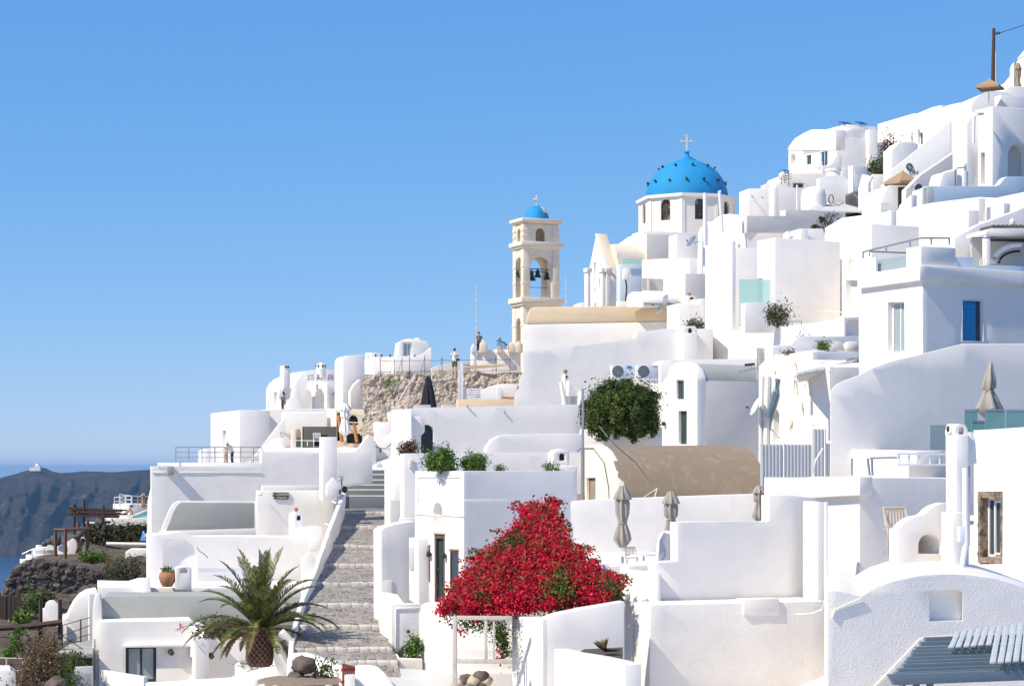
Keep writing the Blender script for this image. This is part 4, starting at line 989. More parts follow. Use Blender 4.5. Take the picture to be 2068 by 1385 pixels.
# ================================================================ DAYBED TERRACE & RUINED WALL (1530-1735, 675-960)
t = T('daybed_terrace', 'white terrace with curved back wall and planter front holding a cushioned bench', 'terrace', P(1620,760,88))
slab(t, 'back_wall', W, PF(1560,90,20), [(1556,740),(1558,705),(1562,698),(1570,697),(1597,696),(1604,688),(1612,681),(1625,679),(1740,679),(1740,740)], .4, bev=.04)
slab(t, 'left_wall', W, PL(1556,89,20), [(1560,740),(1560,700),(1552,700),(1546,712),(1544,740)], .5, bev=.04)
blk(t, 'planter_wall', W, 1641, 86, 1546, 1736, 709, 790, 24, bev=.05, wob=.02)
bm = NB(); s = PF(1641,86.3,24); pbox(bm, s, 1655, 706, 1736, 712, .3, 2); mk('bench', bm, W, t, .03)
for i, (x, mm) in enumerate(((1688,PU),(1720,PU))):
    c = T('cushion', ('left' if i == 0 else 'right')+' of the two pale grey cushions leaning on the curved daybed wall', 'cushion', P(x,708,88), None)
    bm = NB(); bmesh.ops.create_uvsphere(bm, u_segments=16, v_segments=10, radius=.5)
    for v in bm.verts:
        v.co = Vector((math.copysign(abs(v.co.x*2)**.55/2, v.co.x)*.78, v.co.y*.42, math.copysign(abs(v.co.z*2)**.55/2, v.co.z)*.46))
    bm.transform(Matrix.Translation(P(x,700,88))@Matrix.Rotation(.35,4,'Z')@Matrix.Rotation(-.3,4,'X')@Matrix.Rotation(.12 if i==0 else -.05,4,'Y')); mk('cover', bm, mm, c, sm=60)
t = T('floor_cushion', 'dark olive grey cushion at the end of the bamboo roof edge', 'cushion', P(1724,752,80))
bm = NB(); bmesh.ops.create_uvsphere(bm, u_segments=16, v_segments=10, radius=.5)
for v in bm.verts: v.co = Vector((math.copysign(abs(v.co.x*2)**.5/2, v.co.x)*.6, v.co.y*.4, math.copysign(abs(v.co.z*2)**.5/2, v.co.z)*.5))
bm.transform(Matrix.Translation(P(1724,735,80))); mk('cover', bm, simple('olive_grey_cloth', (.16,.15,.12), .95), t, sm=60)
shrub('planter_bush', 'small bright green bush in the daybed planter left of the cushions', 'shrub', 1663, 710, 87, 34, 22, LG, EM, 500, .09)
shrub('planter_bush', 'low dry brownish tuft in the daybed planter near its left end', 'shrub', 1594, 717, 88, 30, 13, LY, EM, 300, .08)
t = T('peeling_wall_house', 'ruined white house wall with peeling plaster, pipes and an arched niche', 'house', P(1640,960,78))
s = PL(1676,78,24)
slab(t, 'wall', WP, s, [(1676,1000),(1676,740),(1640,728),(1560,724),(1548,724),(1532,740),(1532,1000)], 4, holes=[(1562,828,1573,892,.35,14)], bev=.08, wob=.04)
bm = NB(); tube(bm, [s.at(1562,815,-.12), s.at(1558,840,-.14), s.at(1572,790,-.14), s.at(1573,765,-.05)][1:], .12, 10); mk('blue_pipe', bm, simple('faded_blue_pipe', (.16,.24,.32), .5), t)
for x, w_ in ((1541,.10),(1552,.13)):
    bm = NB(); tube(bm, [s.at(x,905,-.1), s.at(x+2,815,-.12), s.at(x+3,760,-.1)], w_, 8); mk('pipe', bm, WO, t)
bm = NB(); pbox(bm, s, 1536, 780, 1541, 905, -.02, .1); mk('timber_post', bm, WT, t)
t = T('bamboo_canopy', 'sloping white slatted canopy edge with hooks above the peeling wall', 'canopy', P(1680,770,77))
bm = NB(); a, b, c_, d_ = P(1608,757,77), P(1736,728,80), P(1736,742,82), P(1612,766,79)
hexa(bm, [a-Vector((0,0,.08)), b-Vector((0,0,.08)), c_-Vector((0,0,.12)), d_-Vector((0,0,.12)), a, b, c_, d_]); mk('slab', bm, GB, t, .02)
bm = NB(); tube(bm, [a+Vector((0,0,.05)), b+Vector((0,0,.05))], .035, 6); mk('edge_rail', bm, MW, t)
for i in range(8): bm = NB(); q = a.lerp(b, (i+.5)/8); tube(bm, [q+Vector((0,0,.05)), q+Vector((.05,-.02,-.14))], .018, 5); mk('hook', bm, MW, t)
bm = NB(); pbox(bm, PF(1636,77.5,20), 1637, 766, 1642, 838, 0, .12); mk('post', bm, GB, t)
t = T('television_aerial', 'comb-shaped television aerial above the grey barrel roof', 'aerial', P(1530,770,84))
bm = NB(); tube(bm, [P(1533,790,84), P(1531,735,84)], .025, 5); mk('mast', bm, MG, t)
bm = NB(); a, b = P(1490,752,84), P(1530,742,84); tube(bm, [a, b], .018, 4)
for i in range(7): q = a.lerp(b, i/6); tube(bm, [q-Vector((.03,.0,.13)), q+Vector((.03,0,.13))], .013, 4)
mk('boom', bm, MG, t)
bm = NB(); tube(bm, [P(1504,737,84), P(1524,735,84)], .06, 6); mk('amplifier', bm, MD, t)
dish('edge-on white satellite dish with long feed arm beside the peeling wall', 1528, 822, 82, 38, MW, (-.9,-.15,.42), (1545,845,81))

# --- corrugated metal sheets (1535-1680, 865-975)
t = T('corrugated_fence', 'grey corrugated metal sheet fence with a taller panel below the peeling wall', 'fence', P(1600,975,72))
def corr(par, s, x0, x1, y0, y1, k):
    t0, z1 = s.l(x0,y0); t1, z0 = s.l(x1,y1); n = int((t1-t0)/.035); bm = NB(); prev = None
    for i in range(n+1):
        t_ = t0+(t1-t0)*i/n; kk = k+.02*cos(i*pi/2); v = (bm.verts.new(s.w(t_,z0,kk)), bm.verts.new(s.w(t_,z1,kk)), bm.verts.new(s.w(t_,z1,kk+.01)), bm.verts.new(s.w(t_,z0,kk+.01)))
        if prev: 
            for a in range(4): bm.faces.new((prev[a], v[a], v[(a+1)%4], prev[(a+1)%4]))
        else: bm.faces.new(v)
        prev = v
    bm.faces.new(prev[::-1]); mk('metal_sheet', bm, simple('galvanised_sheet', (.55,.57,.59), .55, .2, var=.2, stretch=(8,8,.4)), par, sm=0)
s = PF(1536,73,20); corr(t, s, 1536, 1580, 897, 990, 0); corr(t, s, 1581, 1640, 897, 990, .03); corr(t, s, 1640, 1668, 866, 990, -.05); corr(t, s, 1669, 1682, 895, 990, .02)
for x in (1583, 1666, 1678):
    bm = NB(); tube(bm, [P(x,990,72), P(x,(895 if x != 1666 else 868),72)], .03, 6); mk('pole', bm, MW, t)
bm = NB(); tube(bm, [P(1642,965,72), P(1647,930,72), P(1662,905,72)], .04, 6); mk('brace', bm, MW, t)

# ================================================================ BIG SHADED WALL lower right (1680-1920, 690-960) is part of blue shutter house front; umbrella, glass terrace
t = T('terrace_house', 'white terrace block with teal glass balustrade at the right edge', 'terrace', P(2000,900,58))
slab(t, 'lit_wall', W, PL(2110,52,20), [(2110,1300),(2110,858),(2068,862),(1975,868),(1966,868),(1966,1300)], 5, holes=[(1974,993,2024,1139,.38)], bev=.04, wob=.03)
PLW = PL(2110,52,20)
t2 = t
bm = NB(); s = PF(1962,60,14)
for x0, x1, y0 in ((1948,1974,830),(1963,2000,852),(1990,2030,829),(2032,2110,829)):
    bm = NB(); pbox(bm, PF(1962,61-(x0>1960)*1.5-(x0>1980)*.8,10), x0, y0, x1, 872, 0, .02); mk('glass_panel', bm, GT, t)
    bm = NB(); pbox(bm, PF(1962,61-(x0>1960)*1.5-(x0>1980)*.8,10), x0, y0-3, x1, y0-.5, -.02, .04); mk('glass_rail', bm, MG, t)
bm = NB(); pbox(bm, PF(1900,64.6,14), 1878, 858, 1915, 908, 0, .03); mk('glass_panel', bm, GLP, t)
bm = NB(); pbox(bm, PF(1900,67,14), 1900, 834, 1960, 852, 0, .4); mk('sofa_back', bm, PG, t, .05)
# closed parasol on it
b = P(1997,858,62); u = T('closed_parasol', 'grey beige parasol tied shut with a wind-blown peak before the big shaded wall', 'parasol', b, None)
bm = NB(); tube(bm, [P(1990,870,62), P(1998,760,62)], .025, 8); mk('pole', bm, MW, u)
bm = NB(); lathe(bm, P(1996,852,62), [(.05,0),(.34,.28),(.38,.42),(.22,.8),(.13,1.0),(.2,1.08),(.17,1.35),(.1,1.6),(.04,1.88),(0,1.9)], 36, .22, 5)
for v in bm.verts:
    h_ = v.co.z-P(1996,852,62).z; v.co.x += .1*max(0,h_-1.0)**1.2+ (.08 if h_<.35 else 0)
mk('canopy', bm, GC, u, sm=50)
bm = NB(); lathe(bm, P(1996,790,62), [(.16,0),(.17,.05)], 16); mk('strap', bm, TAN, u)
# window with exposed brick reveal
h = (1974,993,2024,1139,.38); s = PLW
brick = rockm('exposed_brick', [(.35,(.05,.04,.033)),(.5,(.17,.14,.11)),(.60,(.24,.20,.16)),(.66,(.24,.07,.045)),(.75,(.30,.26,.22))], 4)
t0, z1 = s.l(1974,993); t1, z0 = s.l(2024,1139)
if t0 > t1: t0, t1 = t1, t0
wf = NB(); e = .16
for (a, b, c2, d2) in ((t0+.005,t0+.10,z0+.005,z1-.005),(t1-.10,t1-.005,z0+.005,z1-.005),(t0+.1,t1-.1,z0+.005,z0+e),(t0+.1,t1-.1,z1-e,z1-.005)): lbox(wf, s, a, b, c2, d2, .01, .35)
cut(wf, .12)
for v in wf.verts:
    q = v.co*9; v.co += Vector((noise.noise(q), noise.noise(q+Vector((9,0,0))), noise.noise(q+Vector((0,9,0)))))*.035
wfo = mk('window_reveal', wf, brick, t, sm=0)
bm = NB(); barsrect(bm, s, t0+.1, t1-.1, z0+e, z1-e, .27, .07, 1, 1); barsrect(bm, s, t0+.17, (t0+t1)/2+.12, z0+e+.07, z1-e-.07, .22, .06, 1, 1); wo = mk('window', bm, MW, t, .006)
bm = NB(); lbox(bm, s, t0+.1, t1-.1, z0+e, z1-e, .30, .31); mk('pane', bm, GL, wo)
# tall chimney pier (1908-1965, 855-1200)
t = T('tall_chimney', 'tall white chimney stack with round openings on top beside the right house', 'chimney', P(1930,1200,50))
blk(t, 'stack', W, 1930, 50, 1909, 1957, 877, 1240, 14, bev=.05, wob=.02)
blk(t, 'foot', W, 1921, 49.4, 1900, 1946, 1034, 1240, 14, bev=.05, wob=.02)
slab(t, 'corbel', W, PF(1957,50.6,14), [(1954,1150),(1954,872),(1964,872),(1970,890),(1973,935),(1955,940),(1948,960),(1946,1000),(1946,1150)], .5, bev=.04)
bm = NB(); s = PF(1930,50.1,14); slab_bm(bm, s, [(1929,878),(1954,878)]+arch(1929,1954,870,856,10), .55, holes=[(1936,862,1948,878,.2,8)]); mk('arched_cap', bm, W, t, .02)
bm = NB(); q = PL(1930,50,14).at(1917,866,-.03); 
tube(bm, [q+Vector((0,0,0)), q+vz(radians(14))*.35], .13, 16); mk('round_vent', bm, W, t)
bm = NB(); tube(bm, [q-vz(radians(14))*.01, q+vz(radians(14))*.1], .08, 16); mk('smoke_hole', bm, simple_dark, t)
bm = NB(); tube(bm, [P(1949,945,49.4), P(1950,1060,49.2), P(1950,1100,49.2), P(1942,1150,49), P(1940,1240,49)], .07, 8); mk('pipe', bm, W, t)
bm = NB(); pbox(bm, PF(1938,49.1,14), 1938, 1062, 1955, 1093, 0, .15); mk('meter_box', bm, MW, t, .01)

t = T('lattice_panel', 'narrow grey lattice panel in the shaded gap right of the vault cottage', 'screen', P(1538,770,90))
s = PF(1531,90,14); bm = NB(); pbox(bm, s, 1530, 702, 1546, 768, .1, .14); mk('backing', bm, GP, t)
bm = NB()
for i in range(12):
    for sg in (0,1): a = s.at(1531 if sg else 1545, 704+i*5.4, .05); b = s.at(1545 if sg else 1531, 709+i*5.4, .05); tube(bm, [a,b], .012, 4)
mk('lattice', bm, CW, t)
# ================================================================ CENTRE
t = T('long_beige_roof_house', 'long white building with a smooth beige roof band running right from the bell tower', 'house', P(1060,830,128))
pf = away(PF(1059,128,10),1059)
slab(t, 'wall', W, pf, [(1057,870),(1057,655),(1372,649),(1372,870)], 7, bev=.03, wob=.03)
slab(t, 'roof', BG, pf, [(1061,655),(1063,642),(1068,628),(1074,620),(1372,616),(1372,649)], 7, k=-.02, bev=.25)
s = PL(1299,127,16)
t = T('small_vault', 'small white barrel vault outbuilding standing on the beige roof', 'outbuilding', P(1300,620,128))
sp = PL(1297,126,16)
slab(t, 'wall', W, sp, [(1297,620)]+arch(1265,1297,606,589,12)+[(1265,620)], sp.ext(1297,1370), bev=.04)
bm = NB(); pbox(bm, PF(1299,126,16), 1300, 611, 1372, 617, -.06, .1); mk('ledge', bm, GR, t)
dish('large grey satellite dish standing over the beige roof with its round shadow', 1341, 617, 126, 44, GM if False else MG, (-.86,-.28,.42), (1372,626,127))
t = T('chimney_block', 'stepped white parapet block with a small arched chimney beside the large dish', 'chimney', P(1390,680,122))
pf = PF(1374,122,16)
slab(t, 'wall', W, pf, [(1372,740),(1372,612),(1410,615),(1414,603),(1427,603),(1427,740)], 2.2, bev=.05)
slab(t, 'back_wall', GB, PF(1385,127,20), [(1384,620),(1384,552),(1425,553),(1425,620)], 3, bev=.05)
chimney(t, 1392, 596, 618, 30, 123.5)
shrub('trailing_shrub', 'dusty grey green shrub between the two small arched chimneys', 'shrub', 1404, 668, 119, 46, 26, LO, EM, 900, .11, dep=.5)
t = T('arched_chimney', 'small white chimney with dark arched mouth on a tall white pier above the tree', 'chimney', P(1392,760,110))
blk(t, 'pier', W, 1380, 110, 1366, 1408, 672, 780, 18, bev=.06)
slab(t, 'hood', W, PF(1378,110.2,16), [(1379,674),(1379,664),(1384,659),(1403,658),(1408,664),(1408,674)], .8, holes=[(1390,662,1399,673,.25,5)], bev=.04)
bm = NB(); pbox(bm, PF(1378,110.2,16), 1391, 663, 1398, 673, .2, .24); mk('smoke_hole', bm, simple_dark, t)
# wall behind church side: lit blocks 1250-1425, 500-620
t = T('church_annex', 'sunlit white flat-roofed annex with a glass railing beside the domed church', 'annex', P(1330,610,134))
slab(t, 'wall', W, PL(1375,133,22), [(1392,640),(1392,522),(1345,522),(1296,525),(1296,640)], 5, bev=.05)
blk(t, 'front_block', W, 1385, 131, 1296, 1392, 555, 640, 20)
bm = NB(); pbox(bm, PF(1297,131.5,18), 1297, 562, 1340, 588, 0, .06); pbox(bm, PF(1297,131.5,18), 1308, 562, 1312, 588, -.12, .0); mk('shutter', bm, GB, t)
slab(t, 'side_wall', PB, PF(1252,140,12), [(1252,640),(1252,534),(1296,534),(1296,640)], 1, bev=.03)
bm = NB(); pbox(bm, PF(1258,139.8,12), 1258, 522, 1298, 534, 0, .04); mk('glass_railing', bm, GM, t)
bm = NB(); s = PF(1256,139.5,12); pbox(bm, s, 1256, 543, 1268, 566, -.4, 0); mk('lamp', bm, W, t, .1); bm = NB(); tube(bm, [s.at(1262,566,-.2), s.at(1264,580,-.2), s.at(1262,620,-.1)], .06, 6); mk('pipe', bm, MD, t)
blk(t, 'low_block', W, 1250, 137, 1244, 1272, 608, 640, 16)
dish('small white satellite dish at the foot of the church behind the beige roof', 1186, 618, 140, 12, MG, (-.5,-.7,.4))
slab(None, 'low_white_wall', W, PF(1172,141,12), [(1170,650),(1172,611),(1186,611),(1186,650)], 2).update_tag()
tag(bpy.data.objects['low_white_wall'], 'scrap of low white wall just left of the church gable', 'wall')

# --- big grazing retaining wall under the beige roof
t = T('retaining_wall', 'tall pale retaining wall with ragged left edge and slanting ledge below the beige roof', 'wall', P(1200,880,108))
slab(t, 'wall', W, away(PF(1040,108,17),1036), [(1036,900),(1039,815),(1040,795),(1049,780),(1050,762),(1056,750),(1056,709),(1100,706),(1160,698),(1218,690),(1284,683),(1284,671),(1340,664),(1440,664),(1440,900)], 3, bev=.12, wob=.06)
t = T('lower_wall', 'low white wall with a soft bright top edge in front of the pale retaining wall', 'wall', P(1000,930,94))
slab(t, 'wall', W, PF(800,92,14), [(797,1010),(797,826),(850,823),(1000,820),(1180,816),(1180,960),(1000,1010)], .9, holes=[(850,857,876,925,.35,14)], bev=.14, wob=.05)
s = PF(800,92,14); door(t, s, (850,857,876,925,.35,14), DP, planks=4)
blk(t, 'lit_pier', W, 829, 90, 795, 832, 826, 1010, 14, bev=.08)
slab(t, 'door_pier', W, PF(829,91,14), [(828,960),(828,842),(850,841),(858,850),(858,872),(850,880),(850,960)], .8, bev=.05)
for x, y in ((1018,832),(943,820)):
    bm = NB(); q = s.at(x,y,-.25); tube(bm, [q+s.n*.13, q+s.n*.3], .04, 6); mk('spout', bm, MG, t)
t = T('rounded_low_wall', 'low white wall with large rounded left corner behind the ledge plants', 'wall', P(1080,940,86))
slab(t, 'wall', W, PF(975,86,14), [(975,980),(978,918),(984,900),(994,887),(1008,880),(1025,877),(1180,876),(1180,980)], .5, bev=.05, wob=.03)
t = T('white_outhouse', 'small white outhouse with chimney and dark window at the left of the green tree', 'house', P(1160,870,97))
blk(t, 'wall', W, 1172, 97, 1150, 1200, 790, 930, 20, hL=[(1158,818,1166,868,.2)], bev=.05)
slab(t, 'curved_parapet', W, PF(1152,97.2,14), [(1148,800),(1148,772),(1150,768),(1154,778),(1160,785),(1180,785),(1180,800)], 1)
chimney(t, 1142, 754, 880, 16, 97.5)
bm = NB(); tube(bm, [P(1133,772,96), P(1151,876,95.5)], .10, 8); mk('leaning_pipe', bm, CW, t)
win(t, PL(1172,97,20), (1158,818,1166,868,.2), DP, GL, 1, 2, .06)
bm = NB(); lathe(bm, P(1150,828,95.8), [(0,0),(.09,.05),(.09,.2),(0,.25)], 8); mk('wall_lamp', bm, MD, t)

# --- AC units
for i, (x0, x1) in enumerate(((1235,1277),(1287,1330))):
    t = T('air_conditioner', ['white air conditioner unit with a blue sticker, behind the tree top','white air conditioner unit right of the one with the blue sticker'][i], 'air conditioner', P(x0,768,100), None)
    s = PF(x0,100,14); bm = NB(); pbox(bm, s, x0, 737, x1, 766, 0, .35); mk('casing', bm, MW, t, .02)
    cxp = x0+13; bm = NB(); q = s.at(cxp,750,-.01)
    for r in (.08,.15,.22,.28): tube(bm, [q+s.d*r*cos(a)+Vector((0,0,r*sin(a))) for a in [2*pi*j/20 for j in range(21)]], .012, 4)
    g = mk('fan_grille', bm, MD, t); bm = NB(); bm.faces.new([bm.verts.new(q+s.n*.005+s.d*.3*cos(a)+Vector((0,0,.3*sin(a)))) for a in [2*pi*j/20 for j in range(20)]]); mk('fan', bm, MG, g)
    bm = NB(); pbox(bm, s, x0+31, 739, x0+40, 740.5 if i else 744, -.012, 0); mk('sticker' if not i else 'badge', bm, simple('blue_sticker', (.02,.25,.6)) if not i else MG, t)
    blk(t, 'shelf', W, x0+2, 99.9, x0, x1, 766, 772, 14, bev=.01)

# --- tree
def tree():
    b = P(1262,900,92.9); t = T('green_tree', 'dense round green tree with drooping leafy skirts growing against the white house', 'tree', b)
    c = P(1257,817,90.6); px = 1/F*92
    bm = NB(); tube(bm, [b, b+Vector((.05,0,.9)), P(1258,840,91.6)], .16, 8, .1)
    for i in range(7):
        a = i*.9; e = Vector((c.x+cos(a)*1.1, c.y+sin(a)*1.0, c.z+.3+.5*(i%2))); tube(bm, [P(1258,842,91.6), e.lerp(c,.5)-Vector((0,0,.3)), e], .07, 6, .02)
    mk('trunk', bm, EM, t)
    P_, N_ = [], []
    K = 230; d = rng.normal(0,1,(K,3)); d /= np.linalg.norm(d,axis=1)[:,None]
    ctr = np.array(c); 
    for k in range(K):
        v = d[k].copy()
        if v[2] < -.7: v[2] = -.7
        rx, rz = 1.72, (1.28 if v[2] > 0 else 1.3)
        q = ctr+np.array([v[0]*rx, v[1]*1.5, v[2]*rz])*rng.uniform(.72,1.0)
        L = rng.uniform(.25,.62)+(.35 if v[2] < .1 else 0)*rng.uniform(.2,1); m = int(150*L/.5)
        u = rng.uniform(0,1,m); p = np.stack([q[0]+rng.normal(0,.10,m)*(1.2-u*.5)+v[0]*.12*u, q[1]+rng.normal(0,.10,m)+v[1]*.12*u, q[2]-u*L+rng.normal(0,.03,m)],1)
        P_.append(p); N_.append(np.tile(v+np.array([0,0,.15]),(m,1)))
    inner, ni = cloud((c.x,c.y,c.z), (1.45,1.25,1.0), 5000, 80, .3); P_.append(inner); N_.append(ni)
    pts = np.concatenate(P_); nn = np.concatenate(N_)
    mk('crown', leaves_mesh('crown', pts, .115, nn, .55, .6), LD, t)
tree()
slab(None, 'tree_planter_wall', W, PF(1175,91.9,3), [(1172,960),(1172,868),(1180,861),(1205,866),(1240,864),(1338,862),(1338,960)], .6, bev=.08, wob=.04).update_tag()
tag(bpy.data.objects['tree_planter_wall'], 'low white wall below the drooping tree', 'wall')

# --- small vault house 1334-1533
t = T('vault_cottage', 'narrow white cottage with arched gable, small barred window and dark door beside the tree', 'house', P(1408,900,96))
pl = PL(1408,95,28)
hl = [(1366,767,1381,806,.2),(1370,830,1387,897,.22)]
sp = slab(t, 'wall', W, pl, [(1408,930)]+[(1408,765)]+[(1406,757),(1401,745),(1394,737),(1386,732),(1376,730),(1364,733),(1354,742),(1350,750),(1348,760),(1334,776),(1334,930)], .5, holes=hl, bev=.04, wob=.02)
e = pl.ext(1408,1545)
bm = NB(); pf = PF(1408,95,28); z1 = (HZ-768)/F*95; lbox(bm, pf, .4, e, (HZ-930)/F*95, z1, .03, pl.t(1350)*.98); mk('side_wall', bm, GB, t, .02)  # shade of this side put into its colour: warm grey beside the white gable
slab(t, 'roof', GR, pl, [(1406,769),(1405,760),(1400,748),(1393,740),(1385,735),(1376,733.5),(1365,737),(1357,748),(1354,762),(1354,769)], e-.02, k=.03, bev=0, sm=40)
win(t, pl, hl[0], MD, GL, 3, 1, .03); door(t, pl, hl[1], DG, planks=3, hmat=MG)
bm = NB(); lathe(bm, pl.at(1344,856,-.12)-Vector((0,0,.1)), [(0,0),(.09,.03),(.1,.1),(.08,.2),(0,.22)], 10); mk('wall_lamp', bm, MD, t)
# dark gap and vertical pipes at right end
bm = NB(); tube(bm, [P(1533,900,92), P(1533,770,92)], .05, 6); tube(bm, [P(1538,900,92), P(1538,760,92)], .04, 6); mk('pipe', bm, MG, t)
slab(None, 'step_wall', W, PF(1236,103,14), [(1334,800),(1334,736),(1340,728),(1356,726),(1410,726),(1520,724),(1545,722),(1545,800)], 1.5, bev=.05)
tag(bpy.data.objects['step_wall'], 'white ledge wall running behind the grey barrel roof of the vault cottage', 'wall')

# ================================================================ LEDGE HOUSE with doors (838-1155, 950-1215)
t = T('ledge_house', 'white house with three old brown-framed openings and an arched niche, above the crimson bougainvillea', 'house', P(935,1230,66))
hL = [(853,1101,869,1176,.12),(877,1078,898,1216,.18),(908,1110,926,1186,.12),(875,1014,893,1057,.3,20)]
pf, pl = blk(t, 'wall', W, 936, 66, 838, 1165, 951, 1500, 30, hL=hL, bev=.07, wob=.03)
for h, nm in ((hL[0],'window'),(hL[2],'window')):
    w_ = win(t, pl, h, WT, GL, 1, 1, .09, .08)
dr = door(t, pl, hL[1], DG, planks=4, hmat=MG)
bm = NB(); a, z1 = pl.l(877,1078); b, z0 = pl.l(898,1216)
if a > b: a, b = b, a
lbox(bm, pl, a, a+.12, z0, z1, .02, .16); lbox(bm, pl, b-.1, b, z0, z1, .02, .16); lbox(bm, pl, a+.12, b-.1, z1-.14, z1, .02, .15); cut(bm, .15)
for v in bm.verts: v.co += Vector((noise.noise(v.co*7), noise.noise(v.co*7+Vector((4,0,0))), 0))*.02
mk('door_frame', bm, WT, t, sm=0)
for h in (hL[0],hL[2],hL[1]):
    bm = NB(); pbox(bm, pl, h[0]-1, h[1]-4, h[2]+1, h[1]+1, -.03, .2); mk('lintel', bm, STN, t, .01)
for x, y in ((871,1119),(901,1122)):
    bm = NB(); q = pl.at(x,y,-.1); lathe(bm, q-Vector((0,0,.1)), [(0,0),(.07,.03),(.085,.1),(.06,.2),(.02,.22),(0,.26)], 10); mk('wall_lamp', bm, MD, t)
bm = NB(); pbox(bm, pl, 841, 1039, 937, 1041.5, -.035, .01); pbox(bm, pf, 936, 1009, 1110, 1011.5, -.03, .01); mk('string_course', bm, W, t, .01)
bm = NB(); pbox(bm, pl, 843, 962, 929, 964.5, -.03, .01); pbox(bm, pl, 843, 965, 846, 1010, -.03, .01); mk('moulding', bm, W, t, .01)
slab(t, 'side_buttress', W, PF(770,71,20), [(770,1450),(770,1070),(780,1064),(800,1058),(836,1052),(840,1052),(840,1450)], 1.0, bev=.06, wob=.03)
slab(t, 'meter_niche', W, PL(845,68,20), [(846,1225),(844,1088),(826,1085),(826,1210)], .4, bev=.03)
bm = NB(); pbox(bm, PL(845,68,20), 829, 1104, 836, 1150, -.04, .02); mk('meter_box', bm, GP, t, .01)
t = T('ledge_wall', 'pale shaded wall end with a rough textured top behind the ledge plants', 'wall', P(900,1000,76))
slab(t, 'wall', W, PF(816,78,16), [(816,1080),(816,917),(824,915),(930,914),(1060,914),(1180,913),(1180,1010),(1050,1080)], .7, bev=.05, wob=.03)
slab(t, 'base_step', W, PF(812,76.5,16), [(811,1070),(811,1046),(840,1046),(840,1070)], .5)
bm = NB(); s = PF(816,78,16); pbox(bm, s, 826, 928, 833, 945, -.06, 0); mk('sign_plate', bm, CW, t, .01)
shrub('ledge_shrub', 'tallest bright green succulent bush on the white ledge', 'shrub', 890, 951, 67.2, 70, 43, LG, EM, 3800, .085, dep=.8)
shrub('ledge_shrub', 'rounded mid-size green bush right of the tallest ledge bush', 'shrub', 958, 952, 67.6, 56, 35, LG, EM, 3200, .075, dep=.8)
shrub('ledge_shrub', 'tiny green tuft on the ledge right of the two round bushes', 'shrub', 1011, 952, 68.2, 23, 14, LG, EM, 300, .055)
shrub('ledge_shrub', 'low spiky green tuft on the ledge in front of the little white chimney', 'shrub', 1113, 953, 69.5, 40, 20, LG, EM, 520, .065)
shrub('brown_succulent', 'reddish brown dried succulent hanging over the wall left of the black arched door', 'succulent', 825, 920, 80, 42, 30, LRd, EM, 900, .10)
t = T('ledge_chimney', 'squat white chimney with round black smoke hole on the ledge left of the brown vault', 'chimney', P(1135,960,74))
bm = NB(); blk_bm(bm, 1122, 74, 1108, 1166, 940, 1000, 14); mk('plinth', bm, W, t, .1)
slab(t, 'hood', W, PF(1120,74.3,14), [(1116,942),(1116,914),(1124,908),(1135,906),(1147,910),(1150,914),(1150,942)], .75, holes=[(1130,915,1141,930,.2,5)], bev=.05)
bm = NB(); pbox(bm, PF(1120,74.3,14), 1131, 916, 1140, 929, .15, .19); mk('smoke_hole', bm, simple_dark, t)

# ================================================================ BROWN VAULT (1155-1555, 895-1005)
t = T('brown_barrel_vault', 'large brown cement barrel-vaulted house with cream arched gable and a worn window', 'house', P(1250,1060,78))
pl = PL(1250,76,16)
g = [(1250,1080),(1250,1003),(1247,985),(1241,955),(1233,930),(1222,911),(1212,902),(1200,897),(1188,899),(1178,910),(1168,928),(1160,950),(1155,968),(1153,990),(1153,1080)]
hw = (1184,965,1203,1012,.35)
slab(t, 'gable_wall', plaster('gable_plaster', (.80,.73,.62), .35, .2, dirt=(.5,.36,.2), streak=.2), pl, g, .32, holes=[hw], bev=.05, wob=.03)
gg = [(x+(1250-x)*.015, y+1.5) for x, y in g]
ex = pl.ext(1250,1553)
bm = NB(); lo = [pl.l(*p) for p in gg]; N_ = 30
rings = []
for i in range(N_+1):
    k = .12+(ex-.12)*i/N_
    rings.append([bm.verts.new(pl.w(t_,z_,k)+Vector((0,0,.05*noise.noise(Vector((k*.5,t_,z_)))))) for t_, z_ in lo])
for a, b in zip(rings, rings[1:]):
    for j in range(len(lo)): bm.faces.new((a[j], a[(j+1)%len(lo)], b[(j+1)%len(lo)], b[j]))
bm.faces.new(rings[0]); bm.faces.new(rings[-1][::-1])
mk('vault', bm, BV, t, 0, sm=50)
win(t, pl, hw, WT, GLP, 1, 1, .10, .2); bm = NB()
a, z1 = pl.l(1190,970); b, z0 = pl.l(1201,1012)
if a > b: a, b = b, a
for i in range(9):
    for dx in (-1,1):
        c0 = z0+(z1-z0)*i/9; tube(bm, [pl.w(a,c0,.12), pl.w(b,c0+dx*(z1-z0)*.3,.12)], .012, 4)
mk('window_grille', bm, MG, t)
bm = NB(); tube(bm, [pl.at(1160,920,-.04), pl.at(1175,905,-.04), pl.at(1200,905,-.04), pl.at(1222,935,-.04), pl.at(1231,985,-.04), pl.at(1232,1010,-.04)], .016, 5); mk('cable', bm, MD, t)
blk(t, 'plinth', STN, 1105, 76.5, 1098, 1182, 996, 1050, 16, bev=.06, wob=.04)
bm = NB(); blk_bm(bm, 1116, 77.3, 1106, 1168, 968, 998, 16); cut(bm, .25)
for v in bm.verts: v.co += Vector((noise.noise(v.co*2.2), noise.noise(v.co*2.2+Vector((9,0,0))), noise.noise(v.co*2.2+Vector((0,9,0)))))*.16
mk('rough_stone_block', bm, STN, t, sm=30)
t = T('metal_pole', 'tall slim grey metal pole with an overhead cable in front of the brown vault gable', 'pole', P(1177,1110,73))
